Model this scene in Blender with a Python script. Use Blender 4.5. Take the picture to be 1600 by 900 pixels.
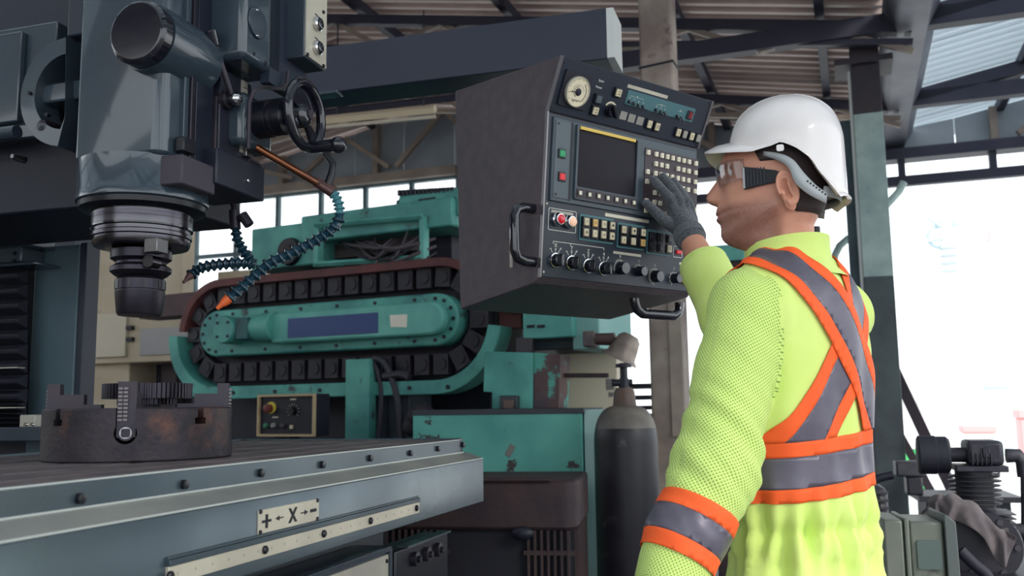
import bpy, bmesh, math, random
import numpy as np
from mathutils import Matrix, Vector

random.seed(7); np.random.seed(7)
SC = bpy.context.scene
for _o in list(bpy.data.objects): bpy.data.objects.remove(_o)
COL = SC.collection
PI = math.pi

# ------------------------------------------------------------------ camera
FPX = 1450.0
PITCH, ROLL = math.radians(7.35), math.radians(0.8)
CAM = np.array([0.0, 0.0, 1.25])
CF = np.array([0, math.cos(PITCH), math.sin(PITCH)])
_R0 = np.array([1.0, 0, 0]); _U0 = np.array([0, -math.sin(PITCH), math.cos(PITCH)])
CU = math.cos(ROLL) * _U0 + math.sin(ROLL) * _R0
CR = math.cos(ROLL) * _R0 - math.sin(ROLL) * _U0
cd = bpy.data.cameras.new('camera'); cam = bpy.data.objects.new('camera', cd); COL.objects.link(cam)
cd.sensor_fit = 'HORIZONTAL'; cd.sensor_width = 36.0; cd.lens = 36.0 * FPX / 1600.0
cd.clip_start = 0.05; cd.clip_end = 500
cd.dof.use_dof = True; cd.dof.focus_distance = 1.80; cd.dof.aperture_fstop = 6.3
M = Matrix.Identity(4)
for i in range(3):
    M[i][0] = CR[i]; M[i][1] = CU[i]; M[i][2] = -CF[i]; M[i][3] = CAM[i]
cam.matrix_world = M
SC.camera = cam

# ------------------------------------------------------------------ world and light
W = bpy.data.worlds.new('sky'); SC.world = W; W.use_nodes = True
_bg = W.node_tree.nodes['Background']
_bg.inputs[0].default_value = (0.89, 0.955, 1.0, 1); _bg.inputs[1].default_value = 2.1
sl = bpy.data.lights.new('sun', 'SUN'); sun = bpy.data.objects.new('sun', sl); COL.objects.link(sun)
sl.energy = 4.5; sl.angle = math.radians(18); sl.color = (1.0, 0.93, 0.84)
sun.rotation_euler = (math.radians(58), 0, math.radians(38))
VS = SC.view_settings
VS.view_transform = 'Standard'; VS.look = 'None'; VS.exposure = 0.12; VS.gamma = 1.0; VS.use_curve_mapping = False
SC.display_settings.display_device = 'sRGB'

# ------------------------------------------------------------------ pixel rays (only used to measure where things stand)
def ray(px, py): return CF + CR * ((px - 800) / FPX) - CU * ((py - 450) / FPX)
def atY(px, py, Y): d = ray(px, py); return CAM + d * (Y / d[1])
def atz(px, py, z): d = ray(px, py); return CAM + d * ((z - CAM[2]) / d[2])

class Frame:
    """upright local frame: origin on the floor, turned by th degrees"""
    def __init__(s, ox, oy, th):
        s.o = np.array([ox, oy, 0.0]); t = math.radians(th); s.th = t
        s.X = np.array([math.cos(t), math.sin(t), 0]); s.Y = np.array([-math.sin(t), math.cos(t), 0]); s.Z = np.array([0, 0, 1.0])
    def w(s, x, y, z): return s.o + s.X * x + s.Y * y + s.Z * z
    def l(s, P): q = np.array(P) - s.o; return np.array([q @ s.X, q @ s.Y, q[2]])
    def hit(s, px, py, ax, v):
        a = {'x': s.X, 'y': s.Y, 'z': s.Z}[ax]; d = ray(px, py)
        return s.l(CAM + d * ((v - (CAM - s.o) @ a) / (d @ a)))
    def at(s, px, py, Y): return s.l(atY(px, py, Y))

# ------------------------------------------------------------------ materials
MATS = {}
def s2l(c):
    c = c / 255.0
    return c / 12.92 if c <= 0.04045 else ((c + 0.055) / 1.055) ** 2.4
def rgb(r, g, b): return (s2l(r), s2l(g), s2l(b), 1.0)
def mat(name, col, rough=0.5, metal=0.0, col2=None, scale=8.0, amt=0.5, spots=None, spot_scale=14.0, spot_lo=0.60, spot_hi=0.68,
        bump=0.0, bump_scale=60.0, coat=0.0, emit=0.0, alpha=1.0, trans=0.0, ior=1.45, stretch=(1, 1, 1), rough2=None, detail=4.0, sheen=0.0, sss=0.0):
    """one procedural material: base colour + large mottling + sharp-edged spots (chipped paint, rust) + fine relief"""
    if name in MATS: return MATS[name]
    m = bpy.data.materials.new(name); m.use_nodes = True; nt = m.node_tree; N = nt.nodes; L = nt.links
    b = N['Principled BSDF']
    b.inputs['Base Color'].default_value = rgb(*col); b.inputs['Roughness'].default_value = rough; b.inputs['Metallic'].default_value = metal
    b.inputs['IOR'].default_value = ior
    if coat: b.inputs['Coat Weight'].default_value = coat; b.inputs['Coat Roughness'].default_value = 0.05
    if trans: b.inputs['Transmission Weight'].default_value = trans
    if alpha < 1: b.inputs['Alpha'].default_value = alpha
    if sheen: b.inputs['Sheen Weight'].default_value = sheen
    if sss:
        b.inputs['Subsurface Weight'].default_value = sss; b.inputs['Subsurface Radius'].default_value = (0.012, 0.005, 0.003); b.inputs['Subsurface Scale'].default_value = 1.0
    if emit:
        b.inputs['Emission Color'].default_value = rgb(*col); b.inputs['Emission Strength'].default_value = emit
    tc = mp = None
    def coords():
        nonlocal tc, mp
        if mp is None:
            tc = N.new('ShaderNodeTexCoord'); mp = N.new('ShaderNodeMapping'); mp.inputs['Scale'].default_value = stretch
            L.new(tc.outputs['Object'], mp.inputs['Vector'])
        return mp.outputs[0]
    src = None
    if col2 is not None:
        n = N.new('ShaderNodeTexNoise'); n.inputs['Scale'].default_value = scale; n.inputs['Detail'].default_value = detail
        L.new(coords(), n.inputs['Vector'])
        r = N.new('ShaderNodeValToRGB'); r.color_ramp.elements[0].position = 0.5 - 0.5 * amt * 0.6; r.color_ramp.elements[1].position = 0.5 + 0.5 * amt * 0.6
        r.color_ramp.elements[0].color = rgb(*col); r.color_ramp.elements[1].color = rgb(*col2)
        L.new(n.outputs['Fac'], r.inputs[0]); src = r.outputs[0]
        if rough2 is not None:
            mr = N.new('ShaderNodeMapRange'); mr.inputs['From Min'].default_value = 0.35; mr.inputs['From Max'].default_value = 0.65
            mr.inputs['To Min'].default_value = rough; mr.inputs['To Max'].default_value = rough2
            L.new(n.outputs['Fac'], mr.inputs['Value']); L.new(mr.outputs[0], b.inputs['Roughness'])
    if spots is not None:
        n2 = N.new('ShaderNodeTexNoise'); n2.inputs['Scale'].default_value = spot_scale; n2.inputs['Detail'].default_value = 8.0; n2.inputs['Roughness'].default_value = 0.65
        L.new(coords(), n2.inputs['Vector'])
        r2 = N.new('ShaderNodeValToRGB'); r2.color_ramp.elements[0].position = spot_lo; r2.color_ramp.elements[1].position = spot_hi
        L.new(n2.outputs['Fac'], r2.inputs[0])
        mx = N.new('ShaderNodeMix'); mx.data_type = 'RGBA'
        L.new(r2.outputs[0], mx.inputs[0])
        if src is not None: L.new(src, mx.inputs[6])
        else: mx.inputs[6].default_value = rgb(*col)
        mx.inputs[7].default_value = rgb(*spots); src = mx.outputs[2]
    if src is not None: L.new(src, b.inputs['Base Color'])
    if bump:
        n3 = N.new('ShaderNodeTexNoise'); n3.inputs['Scale'].default_value = bump_scale; n3.inputs['Detail'].default_value = 3.0
        L.new(coords(), n3.inputs['Vector'])
        bp = N.new('ShaderNodeBump'); bp.inputs['Strength'].default_value = bump; bp.inputs['Distance'].default_value = 0.01
        L.new(n3.outputs['Fac'], bp.inputs['Height']); L.new(bp.outputs[0], b.inputs['Normal'])
    MATS[name] = m
    return m

# paints and metals
mill = mat('mill_paint', (45, 57, 68), 0.26, col2=(53, 66, 76), scale=5, coat=0.7)
mill_dk = mat('mill_paint_dark', (44, 54, 66), 0.35, col2=(50, 62, 72), scale=5, coat=0.3)
cover_grey = mat('cover_grey', (66, 84, 94), 0.42, col2=(74, 94, 102), scale=3)
navy = mat('navy_black', (22, 25, 38), 0.5)
blk = mat('black_plastic', (19, 21, 30), 0.32)
blk_gloss = mat('black_gloss', (22, 24, 34), 0.12, coat=0.6)
rubber = mat('black_rubber', (28, 30, 42), 0.65, bump=0.2, bump_scale=30)
dksteel = mat('dark_steel', (52, 50, 60), 0.38, metal=0.6, col2=(70, 64, 70), scale=14, rough2=0.55)
oxide = mat('oxide_steel', (44, 42, 52), 0.34, metal=0.7, col2=(56, 52, 60), scale=20)
steel = mat('bright_steel', (150, 150, 152), 0.22, metal=1.0, col2=(120, 118, 120), scale=10, rough2=0.32)
steel_st = mat('ground_steel', (92, 90, 94), 0.24, metal=1.0, col2=(66, 64, 72), scale=6, stretch=(1, 1, 14))
chrome = mat('chrome', (205, 205, 208), 0.10, metal=1.0)
alu = mat('aluminium_plate', (205, 198, 180), 0.45, metal=0.35, col2=(188, 182, 166), scale=12)
alu_dull = mat('dull_plate', (176, 172, 160), 0.5, metal=0.3, col2=(158, 154, 146), scale=12)
zinc = mat('zinc_sheet', (84, 97, 104), 0.24, metal=0.45, col2=(68, 81, 90), scale=3, rough2=0.36)
castiron = mat('cast_iron', (62, 56, 61), 0.5, metal=0.5, col2=(42, 39, 46), scale=10, spots=(104, 70, 60), spot_scale=7, spot_lo=0.55, spot_hi=0.70, bump=0.12, bump_scale=90)
table_top = mat('table_top', (128, 116, 116), 0.42, metal=0.4, col2=(94, 86, 90), scale=7, rough2=0.55)
brass_pipe = mat('copper_pipe', (150, 96, 66), 0.25, metal=0.9, col2=(96, 66, 60), scale=14)
hose_blue = mat('hose_blue', (22, 54, 70), 0.25, coat=0.5)
hose_teal = mat('hose_teal', (84, 140, 148), 0.25, coat=0.4)
orange_pl = mat('orange_plastic', (226, 104, 50), 0.40)
teal = mat('teal_paint', (92, 166, 154), 0.50, col2=(64, 130, 126), scale=5, spots=(58, 62, 66), spot_scale=11, spot_lo=0.60, spot_hi=0.70)
teal_cl = mat('teal_clean', (108, 180, 168), 0.50, col2=(82, 152, 144), scale=5, spots=(70, 104, 106), spot_scale=8, spot_lo=0.62, spot_hi=0.78)
teal_dk = mat('teal_dark', (44, 92, 92), 0.55, col2=(36, 74, 80), scale=5, spots=(40, 44, 54), spot_scale=10, spot_lo=0.6, spot_hi=0.7)
teal_rust = mat('teal_rusted', (100, 74, 72), 0.65, col2=(72, 62, 70), scale=7, spots=(84, 160, 146), spot_scale=6, spot_lo=0.56, spot_hi=0.60)
teal_worn = mat('teal_worn', (104, 182, 168), 0.52, col2=(78, 150, 142), scale=3.0, spots=(66, 58, 62), spot_scale=8.5, spot_lo=0.615, spot_hi=0.64)
rustred = mat('rust_red', (104, 56, 54), 0.65, col2=(82, 48, 52), scale=8)
rustbrown = mat('rust_brown', (66, 50, 50), 0.62, metal=0.2, col2=(44, 35, 42), scale=6, spots=(108, 84, 72), spot_scale=12, spot_lo=0.64, spot_hi=0.78, bump=0.2, bump_scale=40)
chainmat = mat('chain_pot', (52, 46, 54), 0.6, col2=(40, 38, 48), scale=12)
cream = mat('cream_paint', (196, 182, 158), 0.55, col2=(178, 162, 138), scale=3, spots=(112, 98, 88), spot_scale=5, spot_lo=0.62, spot_hi=0.74)
cream_cl = mat('cream_clean', (206, 196, 176), 0.5, col2=(196, 184, 162), scale=3)
beam_paint = mat('beam_paint', (35, 42, 57), 0.36, col2=(40, 46, 62), scale=3)
con_side = mat('console_hammer', (84, 76, 82), 0.36, col2=(96, 86, 90), scale=30, bump=0.5, bump_scale=420, metal=0.45)
con_face = mat('console_face', (27, 35, 49), 0.38, col2=(30, 39, 53), scale=6)
con_grey = mat('console_grey', (84, 94, 100), 0.42, col2=(76, 87, 95), scale=5)
con_bezel = mat('console_bezel', (62, 73, 82), 0.40)
con_key = mat('keypad_back', (58, 46, 54), 0.5)
key_white = mat('key_white', (236, 228, 206), 0.45)
key_cream = mat('key_cream', (220, 208, 176), 0.45, col2=(206, 192, 160), scale=60)
key_yel = mat('key_amber', (224, 182, 112), 0.45)
key_print = mat('key_print', (70, 62, 60), 0.6)
teal_label = mat('teal_label', (70, 112, 118), 0.5)
teal_label2 = mat('teal_frame_label', (72, 116, 124), 0.5)
white_ink = mat('white_ink', (226, 224, 214), 0.6)
black_ink = mat('black_ink', (24, 24, 34), 0.6)
green_btn = mat('green_button', (20, 142, 88), 0.4, emit=0.15)
red_btn = mat('red_button', (214, 40, 48), 0.4, emit=0.2)
red_dk = mat('red_dark', (128, 24, 36), 0.4)
lamp_red = mat('red_lens', (206, 20, 40), 0.12, coat=0.6, emit=0.15)
lamp_pk = mat('peach_lens', (248, 196, 164), 0.2, coat=0.4, emit=0.25)
screen_m = mat('crt_glass', (28, 24, 34), 0.45, ior=1.25)
yellow_lb = mat('yellow_label', (226, 190, 88), 0.5)
estop_y = mat('yellow_plate', (232, 214, 86), 0.5)
dial_m = mat('dial_face', (232, 220, 190), 0.5)
glass = mat('clear_glass', (250, 252, 252), 0.03, trans=1.0, ior=1.45)

# ------------------------------------------------------------------ mesh builder
class MB:
    def __init__(s): s.v = []; s.f = []; s.mi = []
    def add(s, vs, fs, mi=0):
        o = len(s.v); s.v += [tuple(map(float, q)) for q in vs]; s.f += [tuple(i + o for i in q) for q in fs]; s.mi += [mi] * len(fs); return s
    def box(s, x0, x1, y0, y1, z0, z1, T=None, mi=0):
        vs = [(x, y, z) for x in (x0, x1) for y in (y0, y1) for z in (z0, z1)]
        if T is not None: vs = [tuple(T @ Vector(q)) for q in vs]
        return s.add(vs, [(0, 1, 3, 2), (4, 6, 7, 5), (0, 4, 5, 1), (2, 3, 7, 6), (0, 2, 6, 4), (1, 5, 7, 3)], mi)
    def cbox(s, c, sz, T=None, mi=0):
        return s.box(c[0] - sz[0] / 2, c[0] + sz[0] / 2, c[1] - sz[1] / 2, c[1] + sz[1] / 2, c[2] - sz[2] / 2, c[2] + sz[2] / 2, T, mi)
    def lathe(s, prof, c=(0, 0, 0), axis='z', seg=32, cap=True, mi=0, T=None):
        """prof: (radius, height) pairs along the axis"""
        vs = []; fs = []
        for r, h in prof:
            for k in range(seg):
                a = 2 * PI * k / seg; x, y = r * math.cos(a), r * math.sin(a)
                q = {'z': (x, y, h), 'y': (x, h, -y), 'x': (h, x, y)}[axis]
                vs.append((q[0] + c[0], q[1] + c[1], q[2] + c[2]))
        n = len(prof)
        for i in range(n - 1):
            for k in range(seg):
                k2 = (k + 1) % seg; fs.append((i * seg + k, i * seg + k2, (i + 1) * seg + k2, (i + 1) * seg + k))
        if cap: fs.append(tuple(range(seg - 1, -1, -1))); fs.append(tuple((n - 1) * seg + k for k in range(seg)))
        if T is not None: vs = [tuple(T @ Vector(q)) for q in vs]
        return s.add(vs, fs, mi)
    def rod(s, a, b, r, r2=None, seg=12, mi=0): return s.tube([a, b], [r, r if r2 is None else r2], seg, mi)
    def tube(s, pts, r, seg=10, mi=0, cap=True):
        pts = [Vector(p) for p in pts]; n = len(pts)
        rs = r if isinstance(r, (list, tuple)) else [r] * n
        vs = []; fs = []; up = None
        for i in range(n):
            t = (pts[min(i + 1, n - 1)] - pts[max(i - 1, 0)])
            t = t.normalized() if t.length > 1e-9 else Vector((0, 0, 1))
            if up is None: up = Vector((0, 0, 1)) if abs(t.z) < 0.9 else Vector((1, 0, 0))
            a = t.cross(up)
            a = a.normalized() if a.length > 1e-6 else t.orthogonal().normalized()
            b = a.cross(t).normalized(); up = b
            for k in range(seg):
                an = 2 * PI * k / seg; q = pts[i] + (a * math.cos(an) + b * math.sin(an)) * rs[i]; vs.append(tuple(q))
        for i in range(n - 1):
            for k in range(seg):
                k2 = (k + 1) % seg; fs.append((i * seg + k, i * seg + k2, (i + 1) * seg + k2, (i + 1) * seg + k))
        if cap: fs.append(tuple(range(seg - 1, -1, -1))); fs.append(tuple((n - 1) * seg + k for k in range(seg)))
        return s.add(vs, fs, mi)
    def prism(s, poly, a0, a1, axis='z', mi=0, T=None):
        """extrude a polygon; axis y: poly is (x,z); axis x: poly is (y,z); axis z: poly is (x,y)"""
        def P(q, h): return {'z': (q[0], q[1], h), 'y': (q[0], h, q[1]), 'x': (h, q[0], q[1])}[axis]
        n = len(poly); vs = [P(q, a0) for q in poly] + [P(q, a1) for q in poly]
        fs = [tuple(range(n - 1, -1, -1)), tuple(range(n, 2 * n))] + [(i, (i + 1) % n, n + (i + 1) % n, n + i) for i in range(n)]
        if T is not None: vs = [tuple(T @ Vector(q)) for q in vs]
        return s.add(vs, fs, mi)
    def ring(s, outer, inner, a0, a1, axis='z', mi=0, T=None):
        """a plate with a hole: two polygons with the same number of points"""
        def P(q, h): return {'z': (q[0], q[1], h), 'y': (q[0], h, q[1]), 'x': (h, q[0], q[1])}[axis]
        n = len(outer); vs = [P(q, a0) for q in outer] + [P(q, a0) for q in inner] + [P(q, a1) for q in outer] + [P(q, a1) for q in inner]; fs = []
        for i in range(n):
            j = (i + 1) % n
            fs += [(i, n + i, n + j, j), (2 * n + i, 2 * n + j, 3 * n + j, 3 * n + i), (i, j, 2 * n + j, 2 * n + i), (n + i, 3 * n + i, 3 * n + j, n + j)]
        if T is not None: vs = [tuple(T @ Vector(q)) for q in vs]
        return s.add(vs, fs, mi)
    def loft(s, rings, closed=True, cap=True, mi=0):
        n = len(rings[0]); vs = [q for r in rings for q in r]; fs = []
        for i in range(len(rings) - 1):
            for k in range(n if closed else n - 1):
                k2 = (k + 1) % n; fs.append((i * n + k, i * n + k2, (i + 1) * n + k2, (i + 1) * n + k))
        if cap and closed: fs.append(tuple(range(n - 1, -1, -1))); fs.append(tuple((len(rings) - 1) * n + k for k in range(n)))
        return s.add(vs, fs, mi)
    def ball(s, c, r, seg=16, rings=10, sc=(1, 1, 1), mi=0):
        vs = []; fs = []
        for i in range(rings + 1):
            t = PI * i / rings
            for k in range(seg):
                a = 2 * PI * k / seg; vs.append((c[0] + r * sc[0] * math.sin(t) * math.cos(a), c[1] + r * sc[1] * math.sin(t) * math.sin(a), c[2] + r * sc[2] * math.cos(t)))
        for i in range(rings):
            for k in range(seg):
                k2 = (k + 1) % seg; fs.append((i * seg + k, (i + 1) * seg + k, (i + 1) * seg + k2, i * seg + k2))
        return s.add(vs, fs, mi)
    def mesh(s, name, mats, smooth=38):
        me = bpy.data.meshes.new(name); me.from_pydata(s.v, [], s.f); 
        bm = bmesh.new(); bm.from_mesh(me); bmesh.ops.remove_doubles(bm, verts=bm.verts, dist=1e-6)
        bmesh.ops.recalc_face_normals(bm, faces=bm.faces); bm.to_mesh(me); bm.free()
        mats = mats if isinstance(mats, (list, tuple)) else [mats]
        for m in mats: me.materials.append(m)
        if len(mats) > 1 and len(s.mi) == len(me.polygons): me.polygons.foreach_set('material_index', s.mi)
        if smooth and len(me.polygons):
            me.polygons.foreach_set('use_smooth', [True] * len(me.polygons)); me.set_sharp_from_angle(angle=math.radians(smooth))
        me.update(); return me
    def build(s, name, mats, parent=None, bev=0.0, smooth=38, seg=2):
        o = bpy.data.objects.new(name, s.mesh(name, mats, smooth)); COL.objects.link(o)
        if parent is not None: o.parent = parent
        if bev:
            b = o.modifiers.new('edge', 'BEVEL'); b.width = bev; b.segments = seg; b.limit_method = 'ANGLE'; b.angle_limit = math.radians(40); b.harden_normals = False
        return o

def link(name, me, parent=None, loc=None, rot=None):
    o = bpy.data.objects.new(name, me); COL.objects.link(o)
    if parent is not None: o.parent = parent
    if loc is not None: o.location = loc
    if rot is not None: o.rotation_euler = rot
    return o
def tag(o, label, cat, group=None, kind=None):
    o['label'] = label; o['category'] = cat
    if group: o['group'] = group
    if kind: o['kind'] = kind
    return o
def struct(o, label=None):
    o['kind'] = 'structure'
    if label: o['label'] = label
    return o
def thing(name, label, cat, fr=None, z=0.0, group=None):
    o = bpy.data.objects.new(name, None); COL.objects.link(o); o.empty_display_size = 0.05
    if fr is not None: o.location = (fr.o[0], fr.o[1], z); o.rotation_euler = (0, 0, fr.th)
    return tag(o, label, cat, group)
def arc(cx, cy, r, a0, a1, n): return [(cx + r * math.cos(math.radians(a0 + (a1 - a0) * i / n)), cy + r * math.sin(math.radians(a0 + (a1 - a0) * i / n))) for i in range(n + 1)]
def rrect(x0, x1, y0, y1, r, n=4):
    return arc(x1 - r, y0 + r, r, -90, 0, n) + arc(x1 - r, y1 - r, r, 0, 90, n) + arc(x0 + r, y1 - r, r, 90, 180, n) + arc(x0 + r, y0 + r, r, 180, 270, n)
def stadium(x0, x1, y0, y1, n=14):
    r = (y1 - y0) / 2
    return arc(x1 - r, (y0 + y1) / 2, r, -90, 90, n) + arc(x0 + r, (y0 + y1) / 2, r, 90, 270, n)
def spline(pts, n=8):
    """Catmull-Rom through the points"""
    p = [np.array(q, float) for q in pts]; p = [2 * p[0] - p[1]] + p + [2 * p[-1] - p[-2]]; out = []
    for i in range(1, len(p) - 2):
        for k in range(n):
            t = k / n; a, b, c, d = p[i - 1], p[i], p[i + 1], p[i + 2]
            out.append(0.5 * ((2 * b) + (c - a) * t + (2 * a - 5 * b + 4 * c - d) * t * t + (3 * b - 3 * c + d - a) * t ** 3))
    out.append(p[-2]); return [tuple(q) for q in out]
def text(name, body, size, mat_, parent, M4, depth=0.0004, align='CENTER', sx=1.0):
    cu = bpy.data.curves.new(name, 'FONT'); cu.body = body; cu.size = size; cu.align_x = align; cu.align_y = 'CENTER'; cu.extrude = depth
    cu.resolution_u = 2
    t = bpy.data.objects.new('tmp_text', cu); COL.objects.link(t)
    dg = bpy.context.evaluated_depsgraph_get(); me = bpy.data.meshes.new_from_object(t.evaluated_get(dg))
    bpy.data.objects.remove(t); bpy.data.curves.remove(cu)
    if sx != 1.0: me.transform(Matrix.Diagonal((sx, 1, 1, 1)))
    me.transform(M4); me.materials.clear(); me.materials.append(mat_)
    return link(name, me, parent)
def local_rot(euler, loc): return Matrix.Translation(Vector(loc)) @ Matrix.Rotation(euler[2], 4, 'Z') @ Matrix.Rotation(euler[1], 4, 'Y') @ Matrix.Rotation(euler[0], 4, 'X')
# ================================================================== the hall
HF = Frame(0, 0, -20)
HROT = (0, 0, HF.th)
floor_m = mat('floor_concrete', (70, 70, 80), 0.7, col2=(52, 54, 66), scale=1.5, spots=(34, 34, 44), spot_scale=3, spot_lo=0.6, spot_hi=0.75)
yard_m = mat('yard_concrete', (206, 206, 204), 0.8, col2=(190, 192, 192), scale=0.6)
roof_m = mat('roof_sheet', (206, 188, 180), 0.5, metal=0.05, col2=(180, 162, 158), scale=2.0)
truss_m = mat('truss_paint', (44, 46, 64), 0.55, col2=(54, 54, 70), scale=4)
truss_lt = mat('truss_pale', (150, 138, 126), 0.55, col2=(128, 116, 110), scale=4)
gable_m = mat('gable_sheet', (148, 156, 164), 0.5, col2=(126, 136, 146), scale=1.6)
wall_m = mat('wall_plaster', (184, 172, 152), 0.8, col2=(166, 152, 134), scale=1.2)
col_grey = mat('concrete_post', (156, 146, 138), 0.75, col2=(118, 106, 102), scale=5, spots=(70, 60, 64), spot_scale=8, spot_lo=0.6, spot_hi=0.72)
col_green = mat('column_green', (170, 190, 184), 0.5, col2=(140, 160, 158), scale=6, spots=(52, 54, 62), spot_scale=12, spot_lo=0.64, spot_hi=0.7)
col_dark = mat('column_dark', (48, 46, 56), 0.6, col2=(58, 50, 56), scale=8)

def translucent_mat(name, col):
    m = bpy.data.materials.new(name); m.use_nodes = True; nt = m.node_tree; N = nt.nodes; L = nt.links
    b = N['Principled BSDF']; b.inputs['Base Color'].default_value = rgb(*col); b.inputs['Roughness'].default_value = 0.5
    t = N.new('ShaderNodeBsdfTranslucent'); t.inputs['Color'].default_value = rgb(*col)
    mx = N.new('ShaderNodeMixShader'); mx.inputs[0].default_value = 0.75
    L.new(b.outputs[0], mx.inputs[1]); L.new(t.outputs[0], mx.inputs[2]); L.new(mx.outputs[0], N['Material Output'].inputs['Surface'])
    return m
skylight_m = translucent_mat('skylight_sheet', (214, 220, 224))

hall = HF
ZV, PITCHR = 3.76, 0.18                 # valley height, roof slope
XV, HALF = 0.48, 4.7                    # valley line, half span
Y0, Y1 = -4.5, 9.2
def roof_z(x):
    t = (x - XV) % (2 * HALF); t = t if t <= HALF else 2 * HALF - t
    return ZV + PITCHR * t

g = MB(); g.box(-11, 11, -6, 9.6, -0.12, 0.0); fl = g.build('floor', floor_m); fl.rotation_euler = HROT; struct(fl)
g = MB(); g.box(-60, 60, -40, 90, -0.3, -0.13); yd = g.build('ground_yard', yard_m); yd.rotation_euler = HROT; struct(yd)

# roof: trapezoidal sheets, one object for each sheet, ribs running down the slope
def sheet_mesh(xa, xb, width, name, m):
    per = 0.137; n = int(round(width / per)); pts = []
    for i in range(n):
        y = i * per; pts += [(y, 0.0), (y + 0.045, 0.0), (y + 0.060, 0.046), (y + 0.122, 0.046)]
    pts.append((n * per, 0.0)); t = 0.004
    b = MB(); za, zb = roof_z(xa), roof_z(xb)
    r = [[(x, p[0], z + p[1]) for p in pts] + [(x, p[0], z + p[1] + t) for p in reversed(pts)] for x, z in ((xa, za), (xb, zb))]
    b.loft(r); return b.mesh(name, m, smooth=20), n * per
ceil = bpy.data.objects.new('ceiling', None); COL.objects.link(ceil); ceil.rotation_euler = HROT; struct(ceil)
for (xa, xb, m) in ((XV - 2 * HALF, XV - HALF, roof_m), (XV - HALF, XV - 0.16, roof_m), (XV + 0.16, XV + 2.9, skylight_m), (XV + 2.9, XV + HALF, skylight_m)):
    me, wd = sheet_mesh(xa + 1e-4, xb - 1e-4, 0.96, 'roof_sheet', m)
    me_sky, _ = sheet_mesh(xa + 1e-4, xb - 1e-4, 0.96, 'roof_sheet', skylight_m)
    k = 0
    while Y0 + k * wd < Y1 + 0.2:
        yk = Y0 + k * wd; link('roof_sheet', me_sky if -2.8 < yk < 1.9 else me, ceil, (0, yk, 0)); k += 1  # unseen sheets overhead made translucent, added for top light
# purlins along the hall
for x in (XV - 8.4, XV - 7.0, XV - 5.4, XV - 4.0, XV - 2.75, XV - 1.5, XV - 0.55, XV + 0.9, XV + 2.2, XV + 3.5):
    b = MB(); z = roof_z(x); b.box(x - 0.03, x + 0.03, Y0, Y1 + 0.1, z - 0.09, z - 0.004)
    b.build('purlin', truss_m, ceil)
# valley gutter
b = MB()
for p0, p1, q in (((XV - 0.17, 3.74), (XV - 0.085, 3.58), 0), ((XV - 0.085, 3.58), (XV + 0.085, 3.58), 0), ((XV + 0.085, 3.58), (XV + 0.17, 3.74), 0)):
    b.prism([(p0[0], p0[1]), (p1[0], p1[1]), (p1[0], p1[1] + 0.012), (p0[0], p0[1] + 0.012)], Y0, Y1 + 0.1, 'y')
gut = b.build('gutter', mat('gutter_zinc', (104, 106, 116), 0.45, metal=0.4, col2=(78, 80, 92), scale=3), ceil)

# roof trusses
def bar(b, x0, z0, x1, z1, h, y0, y1):
    d = Vector((x1 - x0, 0, z1 - z0)); n = Vector((-d.z, 0, d.x)).normalized() * (h / 2)
    b.prism([(x0 - n.x, z0 - n.z), (x1 - n.x, z1 - n.z), (x1 + n.x, z1 + n.z), (x0 + n.x, z0 + n.z)], y0, y1, 'y')
def truss(y, k):
    t = bpy.data.objects.new('roof_truss', None); COL.objects.link(t); t.rotation_euler = HROT; struct(t)
    xr = XV - HALF
    for sgn in (-1, 1):
        b = MB(); bar(b, xr, ZV + PITCHR * HALF - 0.17, xr + sgn * HALF, ZV - 0.15, 0.075, y - 0.04, y + 0.04); b.build('rafter', truss_m, t)
        b = MB(); bar(b, xr, ZV + PITCHR * HALF - 0.42, xr + sgn * HALF, ZV - 0.24, 0.04, y - 0.025, y + 0.025); b.build('lower_chord', truss_lt if k % 2 else truss_m, t)
        for i in range(5):
            xa = xr + sgn * HALF * i / 5.0; xb = xr + sgn * HALF * (i + 0.5) / 5.0; xc = xr + sgn * HALF * (i + 1) / 5.0
            def zt(x): return ZV + PITCHR * (HALF - abs(x - xr)) - 0.18
            def zl(x): u = abs(x - xr) / HALF; return (ZV + PITCHR * HALF - 0.42) * (1 - u) + (ZV - 0.30) * u
            b = MB(); bar(b, xa, zl(xa), xb, zt(xb), 0.035, y - 0.02, y + 0.02); b.build('web', truss_lt, t)
            b = MB(); bar(b, xb, zt(xb), xc, zl(xc), 0.035, y - 0.02, y + 0.02); b.build('web', truss_lt, t)
    b = MB(); bar(b, XV, ZV - 0.10, XV + HALF, ZV + PITCHR * HALF - 0.10, 0.10, y - 0.05, y + 0.05); b.build('rafter', truss_m, t)
    b = MB(); bar(b, XV - (2.6 if k == 4 else 0.12), ZV - 0.10, XV + 6, ZV - 0.10, 0.12, y - 0.05, y + 0.05); b.build('tie_beam', truss_m, t)
    for i in range(1, 4):
        x = XV + i * 1.1; b = MB(); bar(b, x, ZV - 0.1, x, roof_z(x) - 0.1, 0.06, y - 0.03, y + 0.03); b.build('post', truss_m, t)
    return t
for k, y in enumerate((-3.6, -0.6, 2.55, 4.55, 6.2, 7.9)): truss(y, k)

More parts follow.
